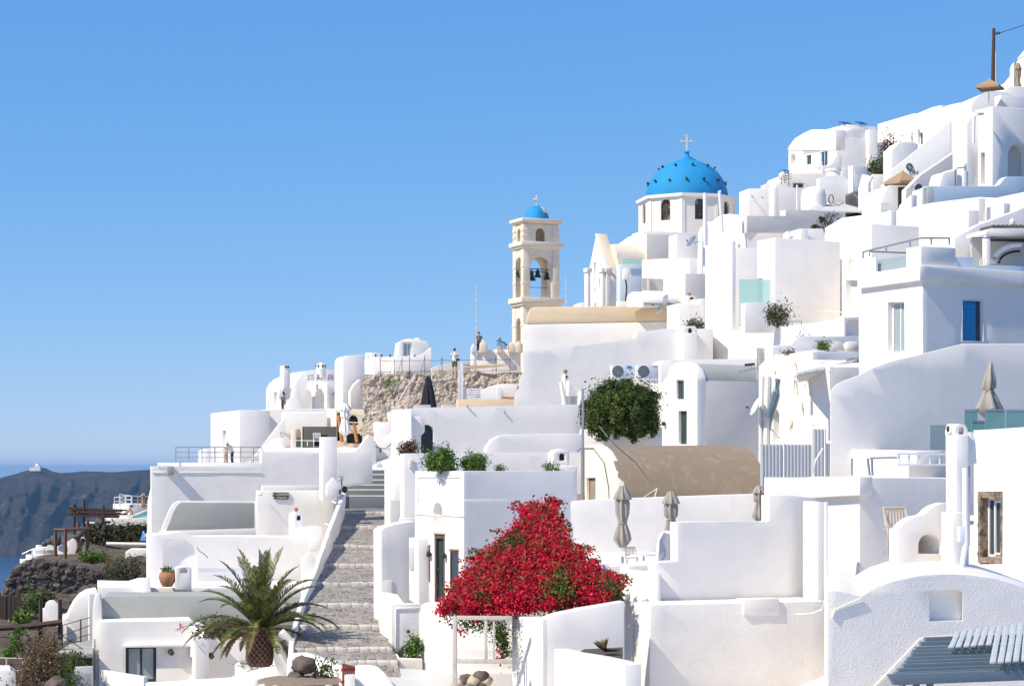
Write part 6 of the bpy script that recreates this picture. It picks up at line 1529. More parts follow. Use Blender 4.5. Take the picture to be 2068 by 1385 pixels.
# terraces between cafe and big wall
t = T('cafe_terrace', 'white stepped terrace edge in front of the cafe', 'terrace', P(610,940,140))
slab(t, 'wall', W, away(PF(528,138,8),528), [(528,970),(528,913),(560,905),(600,903),(612,904),(700,903),(760,905),(760,970)], 14, bev=.08)
slab(t, 'curved_parapet', W, PL(560,140,22), [(562,915),(560,885),(556,884),(545,890),(530,905),(522,925),(522,940),(562,940)], .6, bev=.05)
slab(t, 'sloped_parapet', W, PF(700,128,12), [(690,960),(690,912),(715,913),(728,900),(744,877),(748,882),(760,892),(760,960)], .7, bev=.05)
blk(t, 'block', W, 760, 138, 752, 797, 852, 892, 10, bev=.05); blk(t, 'block', W, 783, 140, 779, 797, 832, 856, 10, bev=.04)
slab(t, 'lit_ramp', W, PL(800,135,18), [(800,925),(800,868),(760,892),(745,905),(745,925)], 1, bev=.05)
t = T('passage_wall', 'sunlit white wall at the top of the stairs crossed by a hanging rope', 'wall', P(775,945,128))
slab(t, 'wall', W, away(PF(758,129,8),758), [(752,975),(752,893),(800,890),(800,975)], 2, bev=.05)
bm = NB(); tube(bm, [P(758+7*i, 901+5*sin(pi*i/5)-(i>3)*(i-3)*4, 126.5) for i in range(6)], .03, 5); tube(bm, [P(768,906,126.4), P(768,914,126.4)], .07, 6); mk('rope', bm, WT, t)
bm = NB(); slab_bm(bm, PF(760,126,8), [(759,943),(762,934),(767,931),(773,941),(773,943)], .5); mk('stone', bm, WO, t, .05)

# big left wall building (305-690, 940-1080)
t = T('big_left_wall', 'broad rough white wall with a square drain spout under the railed terrace', 'wall', P(400,1100,112))
s = PF(308,111,15)
slab(t, 'wall', WR, s, [(306,1200),(306,941),(528,941),(528,912),(650,914),(690,913),(752,913),(752,975),(690,985),(690,1200)], .8, bev=.06, wob=.03)
bm = NB(); pbox(bm, s, 336, 941, 349, 959, -.5, .1); mk('drain_spout', bm, GR, t, .02)
bm = NB(); tube(bm, [s.at(320,943,-.02), s.at(325,946,-.05), s.at(337,946,-.08)], .015, 4); mk('cable', bm, MG, t)
bm = NB(); pbox(bm, s, 308, 953, 528, 954.5, -.05, .01); mk('ledge', bm, W, t, .01)
slab(t, 'terrace_slab', W, away(PF(318,112,6),318), [(318,944),(318,934),(528,934),(528,944)], 45, bev=.03)
bm = NB(); pbox(bm, PF(410,150,10), 403, 933, 478, 936, 0, 1); mk('step', bm, GB, t)
rail(t, [(355,903,112),(528,903,114),(532,912,114)], .86, MG, 3, .03, 8)
slab(t, 'left_edge', W, PL(308,112,15), [(309,1100),(309,955),(306,975),(298,1010),(296,1100)], .5)
t = T('low_table', 'small grey bench at the right end of the railed terrace', 'bench', P(508,940,118))
bm = NB(); s2_ = PF(490,118,8); pbox(bm, s2_, 490, 926, 527, 929, 0, .5); 
for x in (492,507,523): pbox(bm, s2_, x, 929, x+2, 939, .1, .4)
mk('frame', bm, GP, t)
t = T('square_pillar', 'plain square white pillar standing at the head of the stair wall', 'pillar', P(660,1000,106))
blk(t, 'pillar', W, 652, 106, 645, 680, 882, 1010, 12, bev=.03)
t = T('sign_wall', 'pale white wall carrying a slatted wooden sign above the small chimney', 'wall', P(610,1080,107))
s = PF(519,107,14)
slab(t, 'wall', W, s, [(519,1120),(519,990),(690,990),(690,1120)], .6, bev=.05, wob=.03)
slab(t, 'upper_step', W, PF(530,108.5,14), [(530,1000),(530,980),(652,980),(652,1000)], .5, bev=.04)
t = T('slatted_sign', 'dark slatted wooden sign with pale hand-painted lettering in two lines on the white wall', 'sign', P(568,1007,106.5))
rs = random.Random(3)
for i in range(8):
    bm = NB(); a = 551+rs.uniform(-1.5,3); b = 583+rs.uniform(-2,3); y = 994+i*1.75; hexa(bm, [s.at(a,y+1.2,-.08), s.at(b,y+1.6,-.08), s.at(b,y+1.6,-.03), s.at(a,y+1.2,-.03), s.at(a,y-.1,-.08), s.at(b,y+.4,-.08), s.at(b,y+.4,-.03), s.at(a,y-.1,-.03)]); mk('slat', bm, WD, t)
text(t, 'HOMERIC', s, 557, 1000.6, 3.6, CW, -.1, 'lettering', 1.1); text(t, 'POEMS', s, 559, 1006.3, 3.6, CW, -.1, 'lettering', 1.25)
for i, (x, y, z_) in enumerate(((522,996,107),(672,1013,106),(658,1058,103))):
    t = T('wall_lamp', ['small white spotlight at the left end of the sign wall','small white spotlight near the stair wall, right of the wooden sign','small spotlight low on the white wall beside the garden door'][i], 'lamp', P(x,y+3,z_))
    bm = NB(); q = P(x,y,z_-.6); tube(bm, [q, q+Vector((.18,-.1,-.06))], .07, 8); tube(bm, [q, q+Vector((-.03,.45,.05))], .02, 5); mk('body', bm, MG, t)
t = T('sign_chimney', 'white chimney with a tapered body and dark pot right of the grey vault', 'chimney', P(605,1090,103))
chimney(t, 598, 1032, 1120, 30, 103)
# grey vault (330-520, 1010-1072)
t = T('grey_vault', 'low grey-green barrel vault with a thick white curved rim under the rough wall', 'vault', P(425,1085,107))
s = PF(330,106,14)
slab(t, 'rim', W, s, [(325,1100),(327,1068),(336,1045),(343,1028),(350,1017),(360,1011),(520,1012),(520,1100)], .5, bev=.05)
slab(t, 'roof', GR, s, [(334,1074),(343,1052),(350,1033),(357,1021),(365,1014),(514,1015),(514,1068),(420,1069)], .6, k=-.08, bev=.06)
slab(t, 'rim_base', W, s, [(322,1082),(322,1072),(420,1069),(524,1066),(524,1080)], .6, k=-.15, bev=.05)
bm = NB(); pbox(bm, s, 514, 1012, 521, 1070, -.14, .2); mk('rim_end', bm, W, t, .03)
# arch wall (302-650, 1070-1200)
t = T('arch_niche_house', 'pale white house wall with tall arched niche and curved top behind the terracotta pot', 'house', P(400,1210,100))
s = PF(303,99,14)
slab(t, 'wall', W, s, [(302,1260),(302,1080),(320,1079),(336,1078),(350,1075),(362,1074),(375,1077),(395,1083),(450,1083),(590,1084),(610,1080),(618,1066),(650,1064),(650,1260)], 2.5, holes=[(330,1089,395,1185,.22,30)], bev=.05, wob=.03)
bm = NB(); pbox(bm, s, 625, 1085, 645, 1110, -.03, .02); mk('cupboard_door', bm, W, t, .01)
bm = NB(); tube(bm, [P(398,1105,97.5), P(404,1113,97.5), P(411,1117,97.5), P(420,1126,97.5)], .018, 4); mk('twig', bm, EM, t)
t = T('terracotta_pot', 'big round terracotta pot with a leafy green plant on the white terrace wall', 'pot', P(338,1184,93))
bm = NB(); lathe(bm, P(338,1184,93), [(.22,0),(.34,.22),(.395,.42),(.37,.6),(.29,.68),(.31,.72),(.25,.73),(.22,.62),(0,.6)], 28); mk('pot', bm, TC, t, sm=60)
q = P(338,1154,93); p_, n_ = cloud((q.x,q.y,q.z+.05), (.28,.25,.22), 300, 14, .3, down=1.2); mk('foliage', leaves_mesh('foliage', p_, .09, n_, .8, .7), LG, t)
t = T('terrace_chimney', 'small white chimney with arched opening beside the terracotta pot', 'chimney', P(371,1186,93))
s = PF(356,92.5,14)
slab(t, 'body', W, s, [(355,1190),(355,1147),(358,1144),(384,1144),(387,1147),(387,1190)], .6, holes=[(364,1146,379,1157,.25,8)], bev=.03)
t = T('white_picket_gate', 'white slatted gate leaning on the arch niche wall, partly behind the palm', 'gate', P(425,1190,95))
bm = NB(); s = PF(400,95,14)
for i in range(22): pbox(bm, s, 401+i*4, 1149, 403+i*4, 1184, 0, .04)
pbox(bm, s, 399, 1147, 490, 1150, -.02, .06); pbox(bm, s, 399, 1181, 490, 1184, -.02, .06); mk('slats', bm, MW, t)
# grey roof band house and cottage with dark doors
t = T('terrace_cottage', 'white cottage with dark double glass doors and long grey roof band, bottom left', 'house', P(330,1400,87))
s = away(PF(188,93,8),188)
slab(t, 'terrace_rim', W, s, [(197,1215),(197,1185),(287,1187),(480,1186),(620,1186),(620,1215)], 6, bev=.06, wob=.03)
slab(t, 'parapet_left', W, PL(287,92,22), [(290,1215),(285,1166),(279,1166),(240,1178),(198,1187),(198,1215)], .4, bev=.05)
slab(t, 'grey_roof', GR, PF(200,89,8), [(202,1262),(204,1230),(207,1208),(212,1203),(480,1202),(620,1204),(620,1262)], 3, bev=.06)
slab(t, 'gable_end', W, PF(188,88.6,8), [(184,1440),(187,1230),(190,1205),(195,1198),(201,1200),(204,1215),(206,1254),(206,1440)], .8, bev=.06, wob=.02)
sw = away(PF(200,87,8),200)
hd = (254,1304,316,1377,.3)
slab(t, 'front_wall', W, sw, [(200,1460),(200,1256),(300,1254),(385,1252),(392,1256),(392,1460)], 2.2, holes=[hd], bev=.06, wob=.03)
win(t, sw, hd, DP, GLP, 2, 1, .14, .1, name='glass_door')
bm = NB(); pbox(bm, sw, 249, 1300, 393, 1304, -.35, .02); mk('door_ledge', bm, W, t, .02)
bm = NB(); q = sw.at(343,1313,-.16); tube(bm, [q, q+Vector((.12,-.1,-.12))], .13, 10, .11); mk('wall_lamp', bm, MD, t)
slab(t, 'right_return', W, PL(392,86.5,20), [(394,1460),(394,1290),(384,1262),(374,1256),(374,1460)], .6, holes=[(382,1326,388,1370,.2)], bev=.04)
slab(t, 'side_wall', W, away(PF(392,88,8),392), [(392,1460),(392,1288),(470,1286),(496,1288),(500,1460)], 2, bev=.06, wob=.03)
bm = NB(); q = P(424,1321,87.3); tube(bm, [q, q+Vector((.12,-.1,-.12))], .13, 10, .11); mk('wall_lamp', bm, MD, t)
slab(t, 'mid_roof', GR, PF(392,91,8), [(392,1292),(394,1258),(480,1256),(600,1262),(600,1292)], 2, bev=.05)
blk(t, 'low_block', WO, 290, 82, 204, 299, 1366, 1460, 40, bev=.04)
slab(t, 'front_kerb', W, away(PF(294,80,8),294), [(294,1460),(294,1386),(380,1380),(475,1374),(600,1370),(600,1460)], 1.5, bev=.04)
blk(t, 'planter', W, 481, 78, 474, 590, 1340, 1460, 20, bev=.05, wob=.02)
bm = NB(); pbox(bm, PF(190,88.4,8), 190, 1290, 193, 1372, -.03, .05); mk('slit_window', bm, GLP, t)
t = T('magenta_sprig', 'small spray of magenta flowers above the cottage door', 'flowers', P(362,1270,86))
q = P(362,1266,86); p_, n_ = cloud((q.x,q.y,q.z), (.24,.12,.18), 90, 8, .3, down=1); mk('petals', leaves_mesh('petals', p_, .07, n_, 1), LM, t)
bm = NB(); tube(bm, [q+Vector((-.1,0,-.1)), q+Vector((.3,.1,.05)), P(392,1262,86.2), P(420,1255,84)], .012, 4); mk('stem', bm, EM, t)

# ================================================================ PALM
def palm():
    b = P(525,1345,67); t = T('palm_tree', 'short thick palm with arching green fronds in the white planter', 'palm tree', b)
    h = 1.15; bm = NB(); prof = [(.34,0),(.39,.25),(.40,.6),(.35,.95),(.24,1.25),(0,1.4)]
    lathe(bm, b, prof, 24); mk('trunk', bm, EM, t, sm=50)
    bm = NB(); k = 0
    for r in range(11):
        z = .04+r*.105; R = np.interp(z, [p[1] for p in prof], [p[0] for p in prof])
        for i in range(15):
            a = 2*pi*(i+.5*(r%2))/15; d = vz(a); s = Vector((-d.y,d.x,0)); q = b+d*R*.92+Vector((0,0,z))
            hexa(bm, [q-s*.075-d*.05, q+s*.075-d*.05, q+s*.05+d*.07, q-s*.05+d*.07]+[p+Vector((0,0,.12))+d*.09 for p in (q-s*.05-d*.05, q+s*.05-d*.05, q+s*.03+d*.04, q-s*.03+d*.04)])
    mk('leaf_bases', bm, WT, t, sm=0)
    top = b+Vector((0,0,1.25)); r_ = random.Random(11)
    fr = []
    for i in range(37):
        f = i/36; a = i*2.399+.4; el = radians(86-62*f+r_.uniform(-6,6)); fr.append((a, el, 2.95*(1-.12*f)*r_.uniform(.88,1.08), LP))
    for i in range(9): fr.append((i*.75+2.4, radians(r_.uniform(2,16)), 2.2*r_.uniform(.8,1.1), LPd))
    fr.append((pi*.98, radians(20), 2.9, LPd)); fr.append((.05, radians(33), 3.0, LP)); fr.append((pi*1.02, radians(34), 2.9, LP)); fr.append((-.3, radians(36), 2.7, LP))
    for a, el, L, m in fr:
        d = vz(a); v = d*cos(el)+Vector((0,0,sin(el))); p = top.copy()-Vector((0,0,.12)); pts = [p.copy()]; n = 16; droop = .055+.03*r_.random()+.06*cos(el)
        for j in range(n):
            v = (v+Vector((0,0,-1))*droop*(.25+j/n*1.1)).normalized(); p = p+v*L/n; pts.append(p.copy())
        bm = NB(); tube(bm, pts, .028, 5, .006)
        V = []; 
        s0 = d.cross(Vector((0,0,1))).normalized(); nl = 52
        for j in range(6, nl):
            f = j/nl; x = f*n; i0 = min(n-1,int(x)); q = pts[i0].lerp(pts[i0+1], x-i0); tg = (pts[i0+1]-pts[i0]).normalized(); up = s0.cross(tg).normalized()
            ll = .42*L/2.7*(sin(pi*min(1,f*.92+.1))**.6)*r_.uniform(.85,1.1)
            for sg in (-1,1):
                dr = (s0*sg*.72+tg*.75+up*.38+Vector((r_.uniform(-.1,.1),r_.uniform(-.1,.1),r_.uniform(-.12,.05)))).normalized()
                w = tg*.023; e = q+dr*ll-Vector((0,0,ll*.16)); mdl = q+dr*ll*.55
                v0, v1, v2, v3, v4 = [bm.verts.new(z_) for z_ in (q-w, q+w, mdl+w*1.1, e, mdl-w*1.1)]
                bm.faces.new((v0,v1,v2,v4)); bm.faces.new((v4,v2,v3))
        mk('frond', bm, m, t, sm=0)
    for i in range(5):
        a = i*1.3+.2; q = top+vz(a)*.2-Vector((0,0,.05)); p_ = np.array(q+vz(a)*.3)+rng.normal(0,.11,(120,3)); 
        mk('flower_cluster', leaves_mesh('fc', p_, .05, None, 1, .4), simple('orange_palm_fruit', (.38,.22,.05), .8), t)
palm()
pts_ = []
for x, y in ((490,1338),(500,1341),(512,1344),(560,1340),(575,1337)): q = P(x,y,77.5); pts_.append(np.array(q)+rng.normal(0,1,(90,3))*[.2,.15,.09])
t = T('creeping_weed', 'trailing green creeper along the planter rim below the palm', 'plant', P(520,1342,77.5)); mk('foliage', leaves_mesh('foliage', np.concatenate(pts_), .07), LD, t)
q = P(440,1250,82)
shrub('under_palm_shrub', 'straggly brownish shrub with bare branches on the roof behind the palm', 'shrub', 446, 1290, 82, 100, 46, LO, EM, 1300, .12, clumps=22, dep=.4)
# ================================================================ COBBLED STAIRS
Z0, M_ = -6.04, .0752
def sY(py): return (Z0-62*M_)/((HZ-py)/F-M_)
rows = [(1400,596,800),(1335,600,792),(1308,606,781),(1263,617,766),(1219,629,766),(1176,640,772),(1139,660,772),(1100,678,773),(1062,689,815),(1033,694,816),(1016,697,815)]
t = T('cobbled_stairs', 'broad cobbled stairway of long sloping steps with pale stone edges', 'stairs', P(690,1385,60))
for i in range(len(rows)-1):
    (p0,l0,r0),(p1,l1,r1) = rows[i],rows[i+1]; Ya, Yb = sY(p0), sY(p1)
    e = (6.5 if i < 8 else 5)   # riser height in px at the far edge
    a, b = P(l0-14,p0,Ya), P(r0+14,p0,Ya); c, d = P(r1+12,p1+e,Yb), P(l1-12,p1+e,Yb)
    bm = NB(); hexa(bm, [q-Vector((0,0,1.2)) for q in (a,b,c,d)]+[a,b,c,d]); cut(bm, .5)
    for v in bm.verts: v.co.z += .03*noise.noise(v.co*1.5)
    mk('tread', bm, COB if i < 9 else GS, t, sm=60)
    # edging stones along the upper edge
    if i < 9:
        rr = random.Random(i*5); x = l1-12; 
        while x < r1+12:
            w = rr.uniform(12,24)*(80/Yb)**.5; bm = NB(); z = P(x,p1,Yb)-Vector((0,.06,0)); z2 = P(min(x+w-.8,r1+12),p1+rr.uniform(-.4,.4),Yb)-Vector((0,.06,0)); dn = Vector((0,0,(e+3)/F*Yb)); bk = Vector((-.05,.38,.02))
            hexa(bm, [z-dn, z2-dn, z2-dn+bk, z-dn+bk, z, z2, z2+bk, z+bk]); mk('edge_stone', bm, CURB, t, .025); x += w
# painted flight above
t = T('painted_steps', 'short flight of dark grey painted steps with white-lined edges at the top of the stairway', 'stairs', P(745,1016,113))
fl = [(1016,1000,697,790),(1000,988,700,792),(988,978,702,794),(978,968,735,790),(968,957,740,790),(957,948,752,800)]
for i, (p0,p1,l,r) in enumerate(fl):
    Yb = 114+i*2.2; a = P(690,p1,Yb); b = P(812,p1,Yb); dn = Vector((0,0,.9)); bk = Vector((-.3,2.4,.02))
    bm = NB(); hexa(bm, [a-dn, b-dn, b-dn+bk, a-dn+bk, a, b, b+bk, a+bk]); mk('step', bm, GS, t, .01)
    bm = NB(); u = Vector((0,-.012,.006)); hexa(bm, [a-Vector((0,0,.06))+u, b-Vector((0,0,.06))+u, b-Vector((0,0,.06)), a-Vector((0,0,.06)), a+u, b+u, b+u+Vector((0,.07,0)), a+u+Vector((0,.07,0))]); mk('white_edge', bm, W, t)
# left stair wall: parapet top from (690,985) to (583,1290)
t = T('stair_side_wall', 'thick white wall sweeping down the left side of the cobbled stairway', 'wall', P(640,1300,80))
tops = [(692,985,112),(691,992,110),(684,1010,106),(672,1040,100),(660,1070,94.5),(648,1105,88.5),(636,1140,83.5),(622,1172,79.5),(608,1205,75.5),(596,1240,71.5),(588,1275,68),(584,1300,65.5),(580,1345,61)]
L = [P(*p) for p in tops]; bm = NB(); secs = []
bt = [(694,1036),(694,1040),(692,1052),(687,1080),(677,1112),(661,1145),(645,1176),(636,1204),(629,1232),(620,1262),(611,1292),(605,1312),(600,1345)]
for (x,y,Y), p, (bx,by) in zip(tops, L, bt):
    q = P(bx, by, Y); q.z -= 1.0
    wr = P(x+9*(80/Y)**.5, y+3, Y)
    secs.append([p+Vector((-.12,0,-3.5)), p, Vector((wr.x,wr.y,p.z)), q])
vs = [[bm.verts.new(c) for c in s] for s in secs]
for a, b in zip(vs, vs[1:]):
    for j in range(4): bm.faces.new((a[j], a[(j+1)%4], b[(j+1)%4], b[j]))
bm.faces.new(vs[0]); bm.faces.new(vs[-1][::-1]); mk('wall', bm, WR, t, .05, wob=.05, sm=50)
def gatepost(label, l, r, pk, pb, Y, phi=14):
    t = T('pointed_gatepost', label, 'gatepost', P((l+r)/2,pb,Y)); s = PF(l,Y,phi); m = (l+r)/2; sh = (r-l)*.5
    slab(t, 'post', W, s, [(l,pb),(l,pk+sh),(m-1,pk),(r-4,pk+sh*.9),(r,pk+sh*1.3),(r,pb)], .45, bev=.03, wob=.01)
    bm = NB(); pbox(bm, s, r-4, pk+sh*1.7, r-1, pk+sh*2.3, -.06, .0); mk('lamp', bm, MD, t)
gatepost('pointed white gatepost behind the right tip of the palm fronds', 611, 640, 1115, 1220, 84.5)
gatepost('pointed white gatepost in front of the palm trunk beside the lowest steps', 556, 596, 1271, 1400, 66)
gatepost('small pointed white gatepost near the square pillar at the top of the stair wall', 660, 689, 964, 1000, 104)
t = T('round_lamp_post', 'black round object beside leafless climber at the top of the stair wall', 'lamp', P(694,995,108))
bm = NB(); lathe(bm, P(696,996,108), [(0,0),(.14,.08),(.17,.22),(.12,.36),(0,.4)], 14); mk('globe', bm, MD, t)
shrub('bare_climber', 'leafless grey climber hanging at the head of the stairs by the square pillar', 'climber', 690, 982, 110, 14, 40, LO, EM, 60, .06, clumps=8)
shrub('bare_climber', 'small white-leaved climber on the right of the dark painted steps', 'climber', 799, 995, 105, 26, 34, leafm('pale_leaf', [(0,(.4,.38,.33)),(1,(.7,.68,.62))]), EM, 130, .09, clumps=10)
# walls to the right of the stairs
t = T('stair_right_wall', 'white stepped boundary wall with recessed panel along the right of the lower steps', 'wall', P(800,1390,66))
slab(t, 'upper_pier', W, PF(797,100,18), [(788,1070),(788,940),(797,925),(820,925),(820,1070)], 1.2, bev=.05)
blk(t, 'end_post', W, 770, 71, 763, 792, 1172, 1300, 14, bev=.04)
slab(t, 'side_wall', W, PL(795,66.5,16), [(797,1440),(797,1219),(783,1200),(766,1196),(763,1250),(770,1300),(788,1345),(788,1440)], .35, bev=.05)
slab(t, 'panel_wall', WR, PF(792,66,16), [(791,1440),(791,1219),(852,1219),(852,1440)], .5, bev=.04, wob=.02)
bm = NB(); s = PF(792,66,16)
for x0,y0,x1,y1 in ((799,1227,849,1229),(798,1229,800,1318),(847,1229,849,1318)): pbox(bm, s, x0,y0,x1,y1, -.03, .01)
mk('panel_moulding', bm, W, t, .01)
bm = NB(); q = s.at(823,1275,-.1); lathe(bm, q-Vector((0,0,.05)), [(0,0),(.06,.03),(.06,.1),(0,.13)], 8); mk('wall_lamp', bm, MD, t)
slab(t, 'lit_pier', W, PL(876,63,20), [(882,1440),(882,1240),(876,1222),(860,1216),(850,1222),(846,1300),(850,1440)], .6, bev=.05, wob=.02)
t = T('corner_planter', 'low curved white planter at the foot of the stairs with a bush and agave', 'planter', P(820,1370,63))
s = PF(790,63.5,14); slab(t, 'wall', WR, away(s,790), [(784,1440),(790,1362),(790,1328),(853,1330),(853,1440)], 1.6, bev=.08, wob=.02)
shrub('planter_bush', 'fresh green leafy bush in the low curved planter beside the agave', 'bush', 836, 1332, 64, 36, 48, LG, EM, 1000, .085, dep=.7)
spiky('agave', 'spiky grey green agave left of the fresh green bush', 811, 1332, 63.8, 46, 38, 26, LS, .35, .05)
t = T('front_pavement', 'grey pavement strip at the foot of the stairs', 'pavement', P(800,1400,58))
bm = NB(); hexa(bm, [P(600,1420,56), P(900,1420,56), P(860,1362,62), P(740,1350,62), P(600,1400,56), P(900,1400,56), P(860,1352,62), P(740,1345,62)]); o = mk('paving', bm, GP, t)
# kerb wall and pale slope at the bottom
t = T('curved_kerb_wall', 'low curved white kerb wall running from the bottom gatepost round the rock bed', 'wall', P(660,1390,60))
wallpath(t, 'wall', W, [(584,1318,63),(604,1317,62),(628,1324,61),(655,1338,60),(680,1346,59),(696,1362,57)], .3, 2.5, bev=.05, wob=.02)
wallpath(t, 'wall', WR, [(716,1342,60),(736,1344,59),(752,1360,57),(768,1384,55),(780,1410,53)], .4, 2.5, bev=.08)
t = T('red_gate', 'small weathered red wooden gate at the very bottom beside the rock bed', 'gate', P(704,1400,57))
bm = NB(); s = PF(692,57,30)
for i in range(6):
    x = 692+i*4.4; pbox(bm, s, x, 1339+i*1.2, x+3, 1420, 0, .04)
mk('boards', bm, RD, t, .004); bm = NB(); pbox(bm, s, 691, 1350, 719, 1354, .04, .08); pbox(bm, s, 691, 1374, 719, 1378, .04, .08); mk('crossbar', bm, RD, t)
t = T('rock_bed', 'raised stone-edged bed of dry soil with boulders and small plants', 'flower bed', P(610,1400,59))
bm = NB(); c = P(610,1385,58); lathe(bm, c-Vector((0,0,.8)), [(1.3,0),(1.3,.95),(1.15,1.0),(0,1.05)], 30)
for v in bm.verts: v.co.z += .04*noise.noise(v.co*3); v.co.x += .06*noise.noise(v.co*2)
mk('soil', bm, simple('dry_soil', (.25,.19,.14), .95, var=.4, sc=6, bs=.8), t, sm=50)
def boulder(par, p, r, mat, seed, name='boulder', flat=.75):
    bm = NB(); bmesh.ops.create_icosphere(bm, subdivisions=3, radius=r)
    for v in bm.verts:
        q = v.co/r*1.1+Vector((seed*3.1,seed,0)); v.co *= 1+.35*noise.noise(q)+.12*noise.noise(q*3); v.co.z *= flat
    bm.transform(Matrix.Translation(p)); return mk(name, bm, mat, par, sm=50)
for i in range(30):
    a = 2*pi*i/30; boulder(t, c+Vector((cos(a)*1.28,sin(a)*1.28,.02-.3*(i%2))), .17, CURB, i, 'edge_stone')
for i, (x, y, r) in enumerate(((615,1342,.36),(597,1368,.26),(620,1376,.13),(655,1366,.11),(640,1378,.08),(570,1375,.1))):
    t2 = T('boulder', ['largest dark grey boulder in the rock bed','pale grey boulder left of the largest one in the rock bed','small brown stone at the front of the rock bed','small pale stone under the rock bed plants','tiny stone at the front edge of the rock bed','small stone at the left end of the rock bed'][i], 'boulder', P(x,y+8,58.5)); boulder(t2, P(x,y,58.5), r, LAVAR, i+3)
shrub('rock_bed_plant', 'straggly green and reddish plant among the boulders of the rock bed', 'plant', 645, 1368, 58.5, 66, 44, LD, EM, 420, .08, clumps=14)
spiky('dry_grass_tuft', 'dry reddish grass tuft at the right of the rock bed', 637, 1370, 58, 34, 24, 36, LRd, .3, .015)

# ================================================================ BOUGAINVILLEA and its frame
def boug():
    out = [(1088,1016),(1118,1018),(1128,1034),(1128,1070),(1140,1078),(1152,1105),(1176,1120),(1182,1136),(1200,1142),(1222,1160),(1246,1178),(1252,1200),(1236,1212),(1190,1218),(1150,1220),(1100,1228),(1050,1234),(990,1238),(930,1240),(905,1238),(889,1232),(905,1205),(925,1175),(950,1145),(985,1110),(1015,1088),(1035,1070),(1050,1050),(1052,1030),(1068,1020)]
    def inside(x, y):
        c = False; j = len(out)-1
        for i in range(len(out)):
            (xi,yi),(xj,yj) = out[i],out[j]
            if (yi > y) != (yj > y) and x < (xj-xi)*(y-yi)/(yj-yi)+xi: c = not c
            j = i
        return c
    def edge(x, y):
        return min(math.hypot(x-a[0]-(b[0]-a[0])*f, y-a[1]-(b[1]-a[1])*f) for a, b in zip(out, out[1:]+out[:1]) for f in (0,.25,.5,.75))
    t = T('bougainvillea', 'huge crimson bougainvillea spilling like a pyramid over the white timber frame', 'bougainvillea', P(1050,1250,54))
    r_ = random.Random(5)
    def base(x, y):
        f = (1240-y)/225; Y = 53.0+7.3*f; e = min(1, edge(x,y)/38); Y -= .9*e**.6+.35*noise.noise(Vector((x*.02,y*.02,0)))+.42*noise.noise(Vector((x*.06,y*.06,4)))
        return Y
    red, gre = [], []; n = 0
    while n < 1750:
        x, y = r_.uniform(885,1256), r_.uniform(1010,1244)
        if not inside(x,y): continue
        n += 1; g = noise.noise(Vector((x*.013+3,y*.02,2)))+.35*noise.noise(Vector((x*.05,y*.05,8)))
        green = (g > .42) or (x > 1125 and y > 1150 and g > -.02) or r_.random() < .02
        p = P(x,y,base(x,y)-r_.uniform(0,.12)); m = 30 if not green else 14; sg = r_.uniform(.07,.12)
        red.append(np.array(p)+rng.normal(0,sg,(m if not green else 3,3))); 
        if green: gre.append(np.array(P(x,y,base(x,y)+.05))+rng.normal(0,.14,(34,3)))
    n = 0
    while n < 900:
        x, y = r_.uniform(885,1256), r_.uniform(1010,1244)
        if not inside(x,y) or edge(x,y) < 14: continue
        n += 1; gre.append(np.array(P(x,y,base(x,y)+.28))+rng.normal(0,.13,(18,3)))
    for k in range(46):     # loose arching shoots past the outline
        i = r_.randrange(len(out)-1); a, b = out[i], out[i+1]; f = r_.random(); x, y = a[0]+(b[0]-a[0])*f, a[1]+(b[1]-a[1])*f
        if y > 1225: continue
        p0 = P(x,y,base(min(1250,max(890,x)),y)+.1); sx = -1 if x < 1088 else 1; L_ = r_.uniform(.25,.6); v = Vector((sx*r_.uniform(.3,.9), -.3, r_.uniform(.4,1))).normalized(); pts = [p0+v*L_*u-Vector((0,0,.45*L_*u*u)) for u in (0,.33,.66,1)]
        for u in pts[1:]: red.append(np.array(u)+rng.normal(0,.04,(9,3))); gre.append(np.array(u)+rng.normal(0,.05,(5,3)))
    for k in range(90):     # stray sprays past the outline
        i = r_.randrange(len(out)); a, b = out[i], out[(i+1)%len(out)]; f = r_.random(); x, y = a[0]+(b[0]-a[0])*f+r_.uniform(-8,8), a[1]+(b[1]-a[1])*f+r_.uniform(-7,5)
        red.append(np.array(P(x,y,base(min(1250,max(890,x)),y)))+rng.normal(0,.05,(10,3)))
    nrm = np.array([-.35,-.75,.55])
    R_ = np.concatenate(red); G = np.concatenate(gre)
    mk('bracts', leaves_mesh('bracts', R_, .068, np.tile(nrm,(len(R_),1)), .75, .8), LR, t)
    mk('leaves', leaves_mesh('leaves', G, .095, np.tile(nrm,(len(G),1)), .8, .6), LD, t)
    # hanging dark foliage beneath the frame
    q = []
    for x, y, w, h in ((945,1258,40,16),(985,1262,30,18),(1012,1275,18,28),(1020,1310,10,26),(1010,1290,14,20)):
        q.append(np.stack([rng.normal(P(x,y,53).x, w/F*53*.5, 260), rng.normal(53,.35,260), rng.normal(P(x,y,53).z, h/F*53*.5, 260)],1))
    mk('hanging_leaves', leaves_mesh('h', np.concatenate(q), .085, None, 1, .6), LD, t)
    q = np.concatenate([np.array(P(x,y,52.6))+rng.normal(0,.06,(26,3)) for x, y in ((928,1270),(936,1276),(960,1255),(1006,1318),(1014,1330))]); mk('hanging_bracts', leaves_mesh('h', q, .07, None, 1, .8), LR, t)
    bm = NB()
    for x0, x1, y1 in ((1080,1095,1040),(1100,1060,1090),(1040,960,1190),(1110,1170,1170),(1060,1080,1130)): tube(bm, [P(x0,1235,55.5), P((x0+x1)/2,(1235+y1)/2,56.5), P(x1,y1,58)], .05, 6, .02)
    mk('trunk', bm, EM, t)
boug()
t = T('pergola', 'weathered peeling white timber frame under the crimson bougainvillea', 'pergola', P(975,1400,52))
s = PF(914,52,-6)
